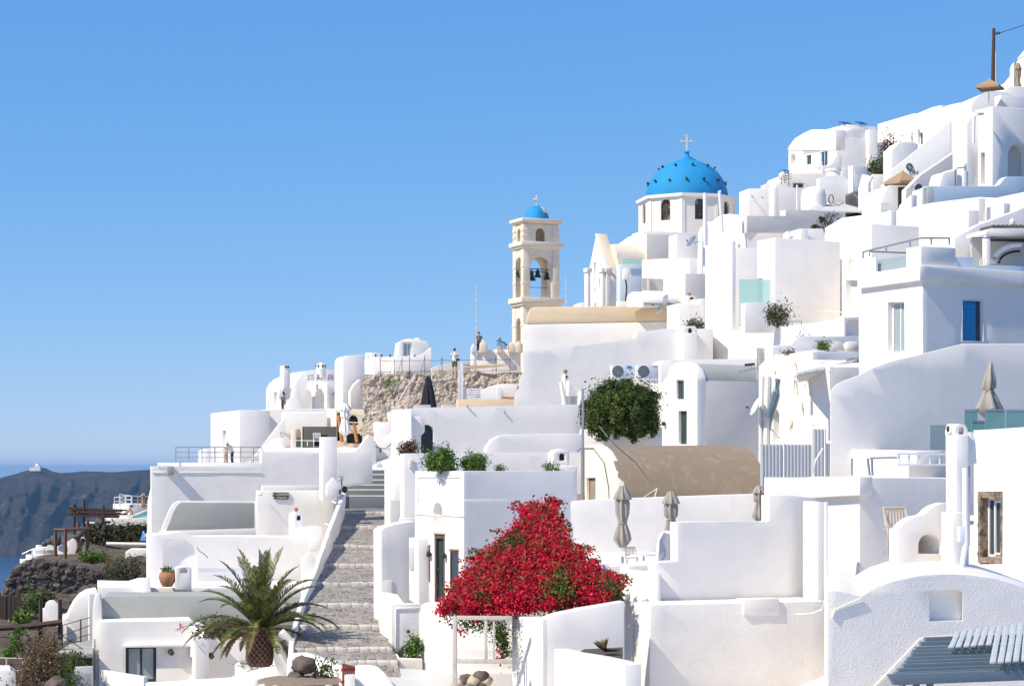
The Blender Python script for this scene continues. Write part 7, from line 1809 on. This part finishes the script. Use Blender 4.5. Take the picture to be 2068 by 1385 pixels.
def beam(x0,y0,x1,y1,k0,k1,name,mat=WW):
    bm = NB(); pbox(bm, s, x0,y0,x1,y1,k0,k1); return mk(name, bm, mat, t, .008)
beam(914,1244,922,1420,0,.12,'post'); beam(922,1243,1034,1252,.01,.11,'top_beam'); beam(922,1330,1034,1340,.01,.11,'middle_rail'); beam(978,1252,984,1330,.02,.08,'upright'); beam(995,1252,999,1340,.03,.07,'upright')
t = T('open_cage_post', 'dark metal post with a lantern head at the top of the bougainvillea', 'post', P(1052,1060,61))
bm = NB(); tube(bm, [P(1052,1090,61), P(1052,1024,61)], .05, 8); tube(bm, [P(1052,1031,61), P(1052,1020,61)], .07, 8); mk('post', bm, MG, t)
# steps between the piers and the frame
t = T('white_garden_steps', 'worn white garden steps climbing behind the timber frame', 'stairs', P(930,1390,56))
for i, (l, r, y0) in enumerate(((868,960,1240),(868,1000,1262),(872,1015,1286),(878,1032,1310),(885,1048,1334),(860,1060,1358))):
    bm = NB(); Y = 61-i*1.1; sp_ = PF(l,Y,4); slab_bm(bm, away(sp_,l), [(l,1470),(l+3,y0),(min(r,1060),y0+1),(min(r,1060)+3,1470)], 1.3); mk('step', bm, WO if i > 1 else W, t, .05)
slab(t, 'curved_parapet', W, PF(874,62.5,8), [(872,1300),(872,1225),(890,1216),(905,1208),(930,1190),(935,1300)], .4, bev=.05)
slab(t, 'back_wall', W, PF(985,58.5,4), [(985,1420),(985,1262),(1060,1262),(1060,1420)], .3, bev=.04)
t = T('rubble', 'heap of brown rubble stones at the foot of the timber frame', 'rubble', P(965,1395,54))
for i, (x, y, r) in enumerate(((940,1372,.2),(955,1376,.24),(972,1366,.22),(982,1375,.2),(965,1385,.25),(925,1380,.18))): boulder(t, P(x,y,53.4), r, STN if i%2 else LAVAR, i+20, 'stone')
# ================================================================ PEOPLE
def hand(bm, wrist, d, side, s=1.0):
    """palm, four unequal bent fingers and a thumb leaving the side of the palm"""
    d = Vector(d).normalized(); u = Vector(side).normalized(); n = d.cross(u).normalized()
    tube(bm, [wrist-d*.01, wrist+d*.045*s, wrist+d*.09*s], [.026*s,.036*s,.034*s], 8)
    for i, L in enumerate((.068,.078,.072,.056)):
        a = wrist+d*.085*s+u*(i-1.5)*.019*s; b = a+d*L*.5*s+n*.008*s; c = b+d*L*.5*s+n*.026*s; tube(bm, [a,b,c], [.0095*s,.009*s,.007*s], 6)
    a = wrist+d*.025*s-u*.03*s; b = a+(d*.6-u*.8).normalized()*.035*s; c = b+(d*.9-u*.2+n*.3).normalized()*.03*s; tube(bm, [a,b,c], [.012*s,.011*s,.008*s], 6)
def skinbody(name, joints, edges, par, mat):
    me = bpy.data.meshes.new(name); me.from_pydata([j[:3] for j in joints], edges, [])
    o = bpy.data.objects.new('tmp', me); C.objects.link(o); m = o.modifiers.new('s','SKIN'); m.use_smooth_shade = True
    for i, j in enumerate(joints): me.skin_vertices[0].data[i].radius = (j[3], j[3]*(j[4] if len(j) > 4 else 1))
    me.skin_vertices[0].data[0].use_root = True
    sub = o.modifiers.new('u','SUBSURF'); sub.levels = sub.render_levels = 2
    dg = bpy.context.evaluated_depsgraph_get(); dg.update(); out = bpy.data.meshes.new_from_object(o.evaluated_get(dg)); bpy.data.objects.remove(o)
    return out
def person(label, foot, face, pose, shirt, pants, shoes, H=1.72, hat=None, sleeve=.6, short=False, bend=0, bag=False):
    """face = heading angle in radians; pose in {'stand','lean','recline'}"""
    t = T('person', label, 'person', foot); f = vz(face); r = Vector((f.y,-f.x,0)); z = Vector((0,0,1)); k = H/1.72
    def W_(fx, rx, zz): return foot+(f*fx+r*rx+z*zz)*k
    if pose == 'recline':
        pel = (0,0,.16); ch = (-.28,0,.42); nk = (-.38,0,.56); hd = (-.42,0,.66)
        kn = [(.42,s*.11,.22) for s in (-1,1)]; an = [(.80,s*.10,.07) for s in (-1,1)]; to = [(.84,s*.11,.2) for s in (-1,1)]
        sh = [(-.33,s*.18,.50) for s in (-1,1)]; el = [(-.48,s*.24,.28) for s in (-1,1)]; wr = [(-.40,s*.26,.05) for s in (-1,1)]
    else:
        b = bend; pel = (0,0,.90); ch = (b*.32,0,1.28-b*.05); nk = (b*.5,0,1.46-b*.12); hd = (b*.60+.02,0,1.60-b*.15)
        kn = [(.03,s*.10,.48) for s in (-1,1)]; an = [(-.02+.08*(s>0)*(pose=='stand'),s*.10,.08) for s in (-1,1)]; to = [(a[0]+.16,a[1]+.0,.03) for a in an]
        sh = [(b*.42,s*.185,1.40-b*.08) for s in (-1,1)]
        if pose == 'lean': el = [(b*.42+.14,s*.22,1.14) for s in (-1,1)]; wr = [(b*.42+.36,s*.14,1.06) for s in (-1,1)]
        else: el = [(.10,s*.24,1.13) for s in (-1,1)]; wr = [(.30,s*.14,1.18) for s in (-1,1)]
    J = []; E = []
    def add(p, rad, par_=None, asp=1):
        J.append((*W_(*p), rad*k, asp)); 
        if par_ is not None: E.append((par_, len(J)-1))
        return len(J)-1
    mid = tuple((a+c_)/2 for a, c_ in zip(pel, ch))
    i0 = add(pel,.125); i1 = add(mid,.115,i0); i2 = add(ch,.13,i1); i3 = add(nk,.055,i2); ih = add(tuple(nk[q]*.3+hd[q]*.7 for q in range(3)),.072,i3); ih2 = add((hd[0]+(hd[0]-nk[0])*.35,0,hd[2]+.07),.062,ih)
    for s in (0,1):
        hp = add((pel[0],kn[s][1],pel[2]-(.06 if pose != 'recline' else 0)),.088,i0); a = add(kn[s],.055,hp); cf = add(tuple(kn[s][q]*.6+an[s][q]*.4 for q in range(3)),.052,a); b_ = add(an[s],.038,cf); add(to[s],.034,b_)
        a = add(sh[s],.058,i2); e_ = add(el[s],.040,a); add(wr[s],.027,e_)
    me = skinbody('body', J, E, t, SK)
    bm = NB(); bm.from_mesh(me)
    for s in (0,1):
        w = W_(*wr[s]); d = w-W_(*el[s]); hand(bm, w, d, r*(1 if s else -1), k)
    c = W_(*hd); fd = f.copy()   # face: nose, ears, eye sockets
    tube(bm, [c+fd*.07*k+z*.03*k, c+fd*.105*k-z*.012*k], [.012,.018], 6)
    for s in (-1,1): tube(bm, [c+r*s*.068*k+z*.02*k, c+r*s*.088*k-z*.01*k], [.018,.012], 6)
    tube(bm, [c+fd*.074*k-r*.022-z*.05*k, c+fd*.074*k+r*.022-z*.05*k], .009, 5)
    body = mk('body', bm, SK, t, sm=180)
    for s in (-1,1): bm = NB(); bmesh.ops.create_icosphere(bm, subdivisions=1, radius=.011); bm.transform(Matrix.Translation(c+fd*.076*k+r*s*.03*k+z*.015*k)); mk('eye', bm, MD, t)
    def cloth(name, pts, mat, n=14, sub=True):
        bm = NB(); tube(bm, [W_(*p[:3]) for p in pts], [p[3]*k for p in pts], n); bmesh.ops.subdivide_edges(bm, edges=bm.edges[:], cuts=1, use_grid_fill=True)
        for v in bm.verts: v.co += Vector((noise.noise(v.co*9), noise.noise(v.co*9+Vector((5,0,0))), 0))*.014
        return mk(name, bm, mat, t, sm=180)
    if shirt:
        if pose == 'recline': cloth('shirt', [(*pel,.16),(*mid,.155),(*ch,.17),(*nk,.07)], shirt)
        else:
            sm_ = cloth('shirt', [(pel[0],0,pel[2]-.08,.165),(*mid,.160),(*ch,.175),(ch[0]*.4+nk[0]*.6,0,ch[2]*.4+nk[2]*.6,.14),(*nk,.065)], shirt)
        for s in (0,1): e2 = tuple(sh[s][q]*(1-sleeve)+el[s][q]*sleeve for q in range(3)); cloth('sleeve', [(*[sh[s][q]*.9+ch[q]*.1 for q in range(3)],.082),(*e2,.064)], shirt, 10)
    for s in (0,1):
        lo = tuple(kn[s][q]*1.0 for q in range(3)) if short else an[s]
        pp = [(pel[0],kn[s][1]*.75,pel[2]+.03,.115),(pel[0]*.5+kn[s][0]*.5,kn[s][1],(pel[2]+kn[s][2])/2,.10),(kn[s][0],kn[s][1],kn[s][2]-(.02 if pose != 'recline' else 0),.082)]
        if not short: pp.append((*an[s],.068))
        cloth('trouser_leg', pp, pants, 12)
        cloth('shoe', [(an[s][0]-.06,an[s][1],an[s][2]-.04,.042),(to[s][0],to[s][1],to[s][2]+.01,.040)], shoes, 10)
    bm = NB(); hc = W_(hd[0]-.012,0,hd[2]+.035); bmesh.ops.create_icosphere(bm, subdivisions=3, radius=.105*k)
    for v in bm.verts:
        v.co.z *= .95; v.co += Vector((noise.noise(v.co*30),noise.noise(v.co*30+Vector((2,0,0))),0))*.008
        if v.co.dot(f) > .045 and v.co.z < .02: v.co -= f*(v.co.dot(f)-.045)
        if v.co.z < -.05: v.co *= .8
    bm.transform(Matrix.Translation(hc)); mk('hair', bm, HR, t, sm=60)
    if hat: bm = NB(); lathe(bm, W_(hd[0],0,hd[2]+.07), [(.16,0),(.16,.012),(.10,.02),(.095,.09),(0,.11)], 18); mk('hat', bm, hat, t)
    if bag:
        bm = NB(); tube(bm, [W_(-.14,-.13,1.42), W_(-.19,0,1.2), W_(-.16,.17,1.0)], .016, 6); mk('bag_strap', bm, MD, t)
        bm = NB(); cbox(bm, W_(-.02,.24,.86), .12, .22, .16, face); mk('bag', bm, NV, t, .02)
    return t
person('person in white shirt and khaki shorts standing on the ridge path, seen from behind', P(918,754,139.5), radians(80), 'stand', SHW, KH, NV, 1.76, short=True, bag=True)
person('person in white hat and beige clothes leaning at the terrace rail, left of the pair', P(456,937,147), radians(-60), 'lean', SHW, BGC, BGC, 1.62, hat=SHW, bend=.5)
person('person in white shirt and dark trousers bending forward, right of the terrace pair', P(469,937,147), radians(200), 'lean', SHW, NV, NV, 1.72, bend=.6)
person('bare-chested person in pale trousers reclining on the white ledge under the wooden awning', P(253,1042,147), radians(172), 'recline', None, SHW, BGC, 1.75)
person('person in dark top standing half hidden behind the ridge wall under the tall mast', P(967,716,144.5), radians(-70), 'stand', KH, NV, NV, 1.65)

# ================================================================ LEFT: seaside terraces and garden
t = T('pool_terrace', 'white terrace with turquoise pool wall and window slits at the far left', 'terrace', P(260,1080,146))
s = PF(200,146,6)
blk(t, 'upper_block', W, 262, 152, 228, 312, 1018, 1060, 30, bev=.05)
slab(t, 'pool_wall', TQ, PF(255,147,4), [(256,1047),(306,1027),(312,1026),(312,1047)], .3, bev=.02)
slab(t, 'pool_coping', W, PF(255,147,4), [(254,1047),(256,1044),(304,1025),(308,1023),(308,1027),(258,1047)], .5, k=-.1, bev=.03)
slab(t, 'bar_block', W, away(s,209), [(209,1085),(209,1050),(224,1047),(312,1045),(312,1085)], 5, holes=[(212,1052,224,1060,.4),(275,1059,285,1064,.3),(300,1057,304,1063,.3)], bev=.04)
bm = NB(); pbox(bm, s, 211, 1051, 225, 1061, .3, .34); pbox(bm, s, 274, 1058, 286, 1065, .2, .24); mk('dark_window', bm, GL, t)
bm = NB(); tube(bm, [P(172,1055,144), P(240,1060,143), P(304,1067,143)], .10, 6); mk('ledge', bm, GB, t)
rail(t, [(231,1005,152),(233,1004,152),(265,1001,152),(312,1003,153)], .95, MW, 3, .03, 8)
rail(t, [(241,998,154),(265,1001,154)], .9, MW, 3, .03, 3)
umbrella_closed('slim tan parasol tied shut beside the white rail at the far left terrace', 290, 995, 1034, 148, TAN, 11, tie=.1, base=False, wood=TK)
t = T('terrace_armchair', 'small wicker armchair under the dark wooden awning', 'chair', P(198,1055,146)); chair(t, 198, 1056, 146, .9, 2.5, TK)
t = T('wooden_awning', 'dark rough timber awning on thin posts above the ivy wall', 'awning', P(190,1080,142))
for x, y0, y1 in ((150,1018,1085),(170,1008,1062),(209,1020,1056)): bm = NB(); tube(bm, [P(x,y1,142), P(x,y0,142)], .09, 6); mk('post', bm, WD, t)
rs = random.Random(9)
for i in range(16):
    bm = NB(); x0 = 136+rs.uniform(0,22); y = 1024+i*1.25; tube(bm, [P(x0,y+rs.uniform(-2,2),142-i*.15), P(rs.uniform(205,262),1030+i*.9+rs.uniform(-1,1),146-i*.2)], .06, 4); mk('slat', bm, WT if i%3==0 else WD, t)
t = T('ivy_wall', 'dark stone terrace wall under the ledge, mostly covered by shrubs', 'wall', P(240,1110,140))
bm = NB(); slab_bm(bm, PF(172,142,6), [(170,1140),(174,1057),(240,1061),(310,1068),(310,1140)], 2); cut(bm, .5)
for v in bm.verts: v.co += Vector((noise.noise(v.co*1.5), noise.noise(v.co*1.5+Vector((7,0,0))),0))*.25
mk('wall', bm, LAVAR, t, sm=0)
for i, (x, y, w, h) in enumerate(((200,1096,60,38),(245,1098,60,38),(280,1090,50,28))):
    shrub('wall_shrub', ['dark olive hedge at the left end of the ivy wall','dark olive hedge in the middle of the ivy wall','dark olive hedge at the right end of the ivy wall'][i], 'hedge', x, y, 138.6, w, h, LO, EM, 1300, .24, group='hedges covering the ivy wall', dep=.4)
t = T('white_beam', 'thick round white drainpipe projecting left from the white house', 'pipe', P(260,1105,122)); bm = NB(); tube(bm, [P(215,1097.5,122), P(306,1099,122)], .11, 10); mk('pipe', bm, W, t)
t = T('deck_chair', 'blue deck chair with white frame behind the round drainpipe', 'deck chair', P(292,1094,130))
bm = NB(); a = P(284,1090,130); b = P(300,1070,130); c_ = P(290,1072,130)
hexa(bm, [P(283,1091,130), P(296,1091,130), P(291,1073,130.3), P(288,1073,130.3)]+[q+Vector((0,.1,.05)) for q in (P(283,1091,130), P(296,1091,130), P(291,1073,130.3), P(288,1073,130.3))]); mk('canvas', bm, BLC, t)
bm = NB(); tube(bm, [P(288,1073,130), P(303,1092,130)], .03, 5); tube(bm, [P(303,1070,130), P(290,1084,130)], .03, 5); tube(bm, [P(296,1078,130), P(301,1086,130)], .03, 5); mk('frame', bm, MW, t)
t = T('timber_shelter', 'brown open timber frame shelter with plank floor above the lava rocks', 'shelter', P(145,1130,128))
for x, y0, y1, Y in ((112,1068,1128,128),(132,1068,1131,126),(177,1052,1112,129),(158,1055,1116,131)): bm = NB(); tube(bm, [P(x,y1,Y), P(x,y0,Y)], .11, 4); mk('post', bm, WT, t)
for a, b in (((110,1069,128),(180,1066,129)),((132,1070,126),(182,1067,128)),((110,1069,128),(133,1070,126))): bm = NB(); tube(bm, [P(*a), P(*b)], .09, 4); mk('beam', bm, WT, t)
for a, b in (((154,1116,128),(167,1088,129)),((160,1118,128),(170,1090,129))): bm = NB(); tube(bm, [P(*a), P(*b)], .09, 4); mk('brace', bm, WD, t)
bm = NB(); hexa(bm, [P(112,1129,128), P(168,1129,126), P(172,1121,131), P(112,1121,133), P(112,1124,128), P(168,1124,126), P(172,1117,131), P(112,1117,133)]); mk('floor', bm, WT, t)
t = T('seaside_steps', 'white stepped terrace with grey sun cushions at the far left edge above the sea', 'terrace', P(90,1135,130))
for i, (l, r, y) in enumerate(((40,60,1129),(52,72,1120),(64,90,1110),(72,118,1101))): blk(t, 'step', W, l+6, 130+i*.5, l, r+20, y, 1160, 28, bev=.04)
slab(t, 'side_wall', W, PF(118,131,8), [(116,1140),(118,1104),(148,1086),(166,1086),(166,1140)], 2, bev=.03)
blk(t, 'path_block', WO, 110, 127, 104, 160, 1128, 1150, 28, bev=.04)
rail(t, [(45,1118,129),(66,1108,129),(112,1103,129)], .9, MG, 2, .02, 4)
for i, (x, y, w, h) in enumerate(((90,1098,12,10),(100,1094,12,12),(113,1091,22,22),(155,1083,18,8),(163,1077,12,14))):
    c = T('sun_cushion', ['leftmost grey lounge cushion on the white steps','second grey lounge cushion from the left on the white steps','largest grey lounge cushion on the white steps by the timber post','flat grey cushion on the white block behind the timber shelter','upright grey cushion leaning on the timber shelter post'][i], 'cushion', P(x,y+h/2,131))
    bm = NB(); bmesh.ops.create_uvsphere(bm, u_segments=14, v_segments=8, radius=.5)
    for v in bm.verts: v.co = Vector((math.copysign(abs(v.co.x*2)**.5/2, v.co.x)*w/F*131, v.co.y*.5, math.copysign(abs(v.co.z*2)**.5/2, v.co.z)*h/F*131))
    bm.transform(Matrix.Translation(P(x,y,131))); mk('cover', bm, PG, c, sm=60)
# volcanic dry stone walls
def drywall(label, poly, Y, phi, depth, n, rr=(.14,.34), thick=None, slope=0):
    """rubble wall: real stones packed over a core, coordinates in pixels"""
    t = T('dry_stone_wall', label, 'stone wall', P(poly[0][0], max(p[1] for p in poly), Y)); s = PF(poly[0][0],Y,phi)
    bm = NB(); slab_bm(bm, s, poly, depth); cut(bm, .6)
    for v in bm.verts: v.co += Vector((noise.noise(v.co*1.3), noise.noise(v.co*1.3+Vector((7,0,0))), .5*noise.noise(v.co*1.3+Vector((0,7,0)))))*.22
    mk('core', bm, LAVA, t, sm=0)
    base = NB(); bmesh.ops.create_icosphere(base, subdivisions=2, radius=1); bv = np.array([v.co[:] for v in base.verts]); bf = np.array([[v.index for v in f.verts] for f in base.faces]); base.free()
    V = []; Fa = []; cnt = 0; r_ = random.Random(int(Y*7)); xs = [p[0] for p in poly]; ys = [p[1] for p in poly]; tries = 0
    while cnt < n and tries < n*6:
        tries += 1; x, y = r_.uniform(min(xs),max(xs)), r_.uniform(min(ys),max(ys))
        c = False; j = len(poly)-1
        for i in range(len(poly)):
            (xi,yi),(xj,yj) = poly[i],poly[j]
            if (yi > y) != (yj > y) and x < (xj-xi)*(y-yi)/(yj-yi)+xi: c = not c
            j = i
        if not c: continue
        p = s.at(x,y,-.05-r_.uniform(0,.12)); R = r_.uniform(*rr)*r_.choice((.6,1,1,1.25)); sc = np.array([r_.uniform(.7,1.3),r_.uniform(.7,1.1),r_.uniform(.6,1)])*R
        v = bv*sc*(1+rng.uniform(-.18,.18,(len(bv),1))); V.append(v+np.array(p)); Fa.append(bf+cnt*len(bv)); cnt += 1
    V = np.concatenate(V); Fa = np.concatenate(Fa); me = bpy.data.meshes.new('stones'); me.from_pydata(V.tolist(), [], Fa.tolist()); 
    o = mk('rubble', me, LAVAR, t); o['kind'] = 'stuff'; return t
drywall('big sloping dark lava stone wall at the far left edge', [(8,1290),(12,1190),(22,1165),(40,1142),(70,1133),(105,1134),(160,1146),(205,1160),(215,1200),(190,1240),(150,1262),(90,1300)], 108, 4, 3, 2600, (.10,.24))
drywall('small dark lava stone wall under the timber shelter beside the green bush', [(158,1150),(160,1126),(215,1128),(222,1150)], 124, 4, 1.5, 160)
drywall('dark lava stone wall strip beside the white house below the grey shrub', [(262,1190),(262,1130),(306,1132),(306,1190)], 112, 4, 1.5, 160)
drywall('low lava stone wall with a dark gap near the bottom left railing', [(150,1230),(150,1200),(200,1180),(212,1230),(190,1260),(140,1270)], 101, 4, 1, 200)
slab(None, 'garden_wall', WO, PF(158,116,4), [(158,1165),(160,1142),(175,1143),(210,1152),(214,1162),(205,1168)], .4, bev=.08)
tag(bpy.data.objects['garden_wall'], 'short curved pale garden wall on top of the lava stones', 'wall')
slab(None, 'pale_rock', WO, PF(255,124,4), [(255,1150),(252,1115),(262,1108),(306,1108),(306,1135),(280,1140)], 1.5, bev=.15)
tag(bpy.data.objects['pale_rock'], 'whitewashed rock patch below the blue deck chair', 'rock')
shrub('garden_bush', 'bright green bush in front of the timber shelter floor', 'bush', 190, 1135, 123, 60, 24, LG, EM, 900, .17)
shrub('garden_bush', 'large grey green bush against the white house wall, left of the arch niche', 'bush', 248, 1182, 108, 76, 56, LO, EM, 3200, .13)
shrub('garden_bush', 'brownish dry bush at the left flank of the large grey green bush', 'bush', 220, 1165, 110, 26, 44, LY, EM, 700, .10)
shrub('ivy_patch', 'dark green creeper patch on the upper lava stones', 'creeper', 85, 1235, 104, 60, 40, LD, EM, 900, .15, dep=.3)
shrub('ivy_patch', 'yellow green creeper patch trailing down the lava stones to the arch panel', 'creeper', 55, 1250, 103, 50, 60, LG, EM, 700, .13, dep=.3)
t = T('board_fence', 'tall dark brown board fence at the bottom left edge', 'fence', P(25,1265,100)); bm = NB(); s = PF(-30,101,4)
for i in range(16):
    x = -30+i*4.6; bm2 = NB(); pbox(bm2, s, x, 1200+rs.uniform(-4,6), x+4, 1300, rs.uniform(0,.06), .1); mk('board', bm2, WD, t)
t = T('arched_wall', 'bright white round-topped panel wall in the dark garden', 'wall', P(102,1290,98))
s = PF(85,98,8); slab(t, 'wall', W, s, [(84,1295),(84,1229),(90,1227),(93,1216),(99,1212),(108,1212),(115,1217),(119,1224),(119,1295)], .4, holes=[(97,1262,114,1290,.2)], bev=.03)
bm = NB(); pbox(bm, s, 98, 1263, 113, 1290, .12, .17); mk('door', bm, simple('grey_blue_door', (.12,.16,.2), .6), t)
t = T('white_half_dome', 'bright white half-dome wall beside the cottage at the bottom left', 'building', P(160,1300,96))
s = PF(128,95,8); slab(t, 'wall', W, away(s,128), [(126,1310),(126,1248),(135,1247),(140,1235),(148,1220),(160,1205),(175,1196),(196,1192),(196,1310)], 3, bev=.12)
blk(t, 'grey_side', W, 180, 93, 178, 200, 1199, 1330, 24, bev=.03)
t = T('wooden_rail', 'rough brown wooden beam rail crossing in front of the arched panel', 'rail', P(70,1300,94))
bm = NB(); tube(bm, [P(-20,1269,94), P(60,1264,94), P(125,1256,94)], .14, 7); mk('beam', bm, WD, t)
for x, y0, y1 in ((82,1210,1295),(121,1210,1290),(37,1262,1300)): bm = NB(); tube(bm, [P(x,y1,94.3), P(x,y0,94.3)], .1, 6); mk('post', bm, WD, t)
t = T('wire_fence', 'thin metal post and cable fence in front of the white half-dome', 'fence', P(150,1320,88))
for x, y0, y1 in ((110,1280,1330),(126,1262,1306),(163,1250,1296)): bm = NB(); tube(bm, [P(x,y1,88), P(x,y0,88)], .035, 5); mk('post', bm, MD, t)
for a, b in (((126,1262),(182,1246)),((114,1287),(182,1262)),((114,1275),(182,1320)),((130,1295),(182,1280))): bm = NB(); tube(bm, [P(*a,88), P(*b,88)], .02, 4); mk('cable', bm, MD, t)
t = T('grey_roof_slab', 'flat grey concrete roof slab wedged between bushes and the cottage', 'roof', P(150,1330,88))
bm = NB(); hexa(bm, [P(108,1328,86), P(188,1328,86), P(188,1300,93), P(140,1304,93), P(108,1319,86), P(188,1319,86), P(188,1290,93), P(140,1300,93)]); mk('slab', bm, GR, t, .03)
shrub('bottom_bush', 'low dark green bush below the grey roof slab', 'bush', 142, 1362, 84, 80, 42, LD, EM, 1900, .11)
shrub('bottom_bush', 'low bright green bush at the bottom edge right of the lava boulders', 'bush', 128, 1392, 80, 60, 44, LG, EM, 1300, .10)
shrub('dry_bush', 'large wispy dry brown bush at the bottom left', 'bush', 80, 1392, 80, 100, 90, LY, EM, 5200, .10, clumps=60)
shrub('dry_bush', 'dry brown bush behind the large one, near the wooden rail', 'bush', 98, 1330, 88, 50, 46, LY, EM, 1500, .10, clumps=30)
shrub('vine', 'lime green vine below the board fence at the left edge', 'vine', 45, 1264, 97, 44, 30, LG, EM, 520, .17, clumps=12)
shrub('vine', 'lime green vine with a twisted stem under the wooden beam', 'vine', 38, 1312, 92, 36, 44, LG, EM, 420, .15, clumps=12)
shrub('vine', 'lime green plant low at the left edge', 'vine', 18, 1330, 88, 32, 24, LG, EM, 420, .12)
t = T('concrete_planter', 'grey concrete trough at the bottom left corner of the cottage', 'planter', P(160,1400,80)); 
s = away(PF(134,80,8),134); slab(t, 'front', GR, s, [(133,1440),(133,1361),(184,1358),(188,1440)], .25, bev=.03); slab(t, 'back', GP, away(PF(150,82.5,8),150), [(150,1440),(150,1347),(188,1345),(188,1440)], .3, bev=.03)
t = T('garden_rail', 'rusty white metal pipe rail at the bottom left corner', 'rail', P(40,1380,82)); rail(t, [(-20,1327,82),(35,1329,82),(80,1329,82)], 1.0, WW, 2, .03, 4)
t = T('blue_cloth', 'crumpled bright blue cloth lying on the dark rocks at the bottom left', 'cloth', P(109,1345,82)); bm = NB(); bmesh.ops.create_icosphere(bm, subdivisions=3, radius=.13)
for v in bm.verts: v.co *= 1+.5*noise.noise(v.co*9); v.co.x *= 1.5; v.co.z *= .6
bm.transform(Matrix.Translation(P(109,1343,82))); mk('cloth', bm, BLC, t, sm=60)
slab(None, 'white_corner_block', W, away(PF(-20,80,4),-20), [(-20,1440),(-20,1352),(20,1352),(32,1360),(34,1440)], 2, bev=.05)
tag(bpy.data.objects['white_corner_block'], 'white block at the very bottom left corner', 'wall')
lab = ['dark boulder below the blue cloth','rounded dark boulder left of the bright green bush','grey boulder by the lime green vine','flat grey stone under the wooden beam','dark boulder at the foot of the dry bush']
for i, (x, y, r, Y) in enumerate(((100,1362,.5,81),(88,1375,.45,80),(52,1292,.3,92),(66,1300,.25,92),(112,1382,.4,79))):
    t = T('garden_boulder', lab[i], 'boulder', P(x,y+10,Y)); boulder(t, P(x,y,Y), r, LAVAR, i+40)
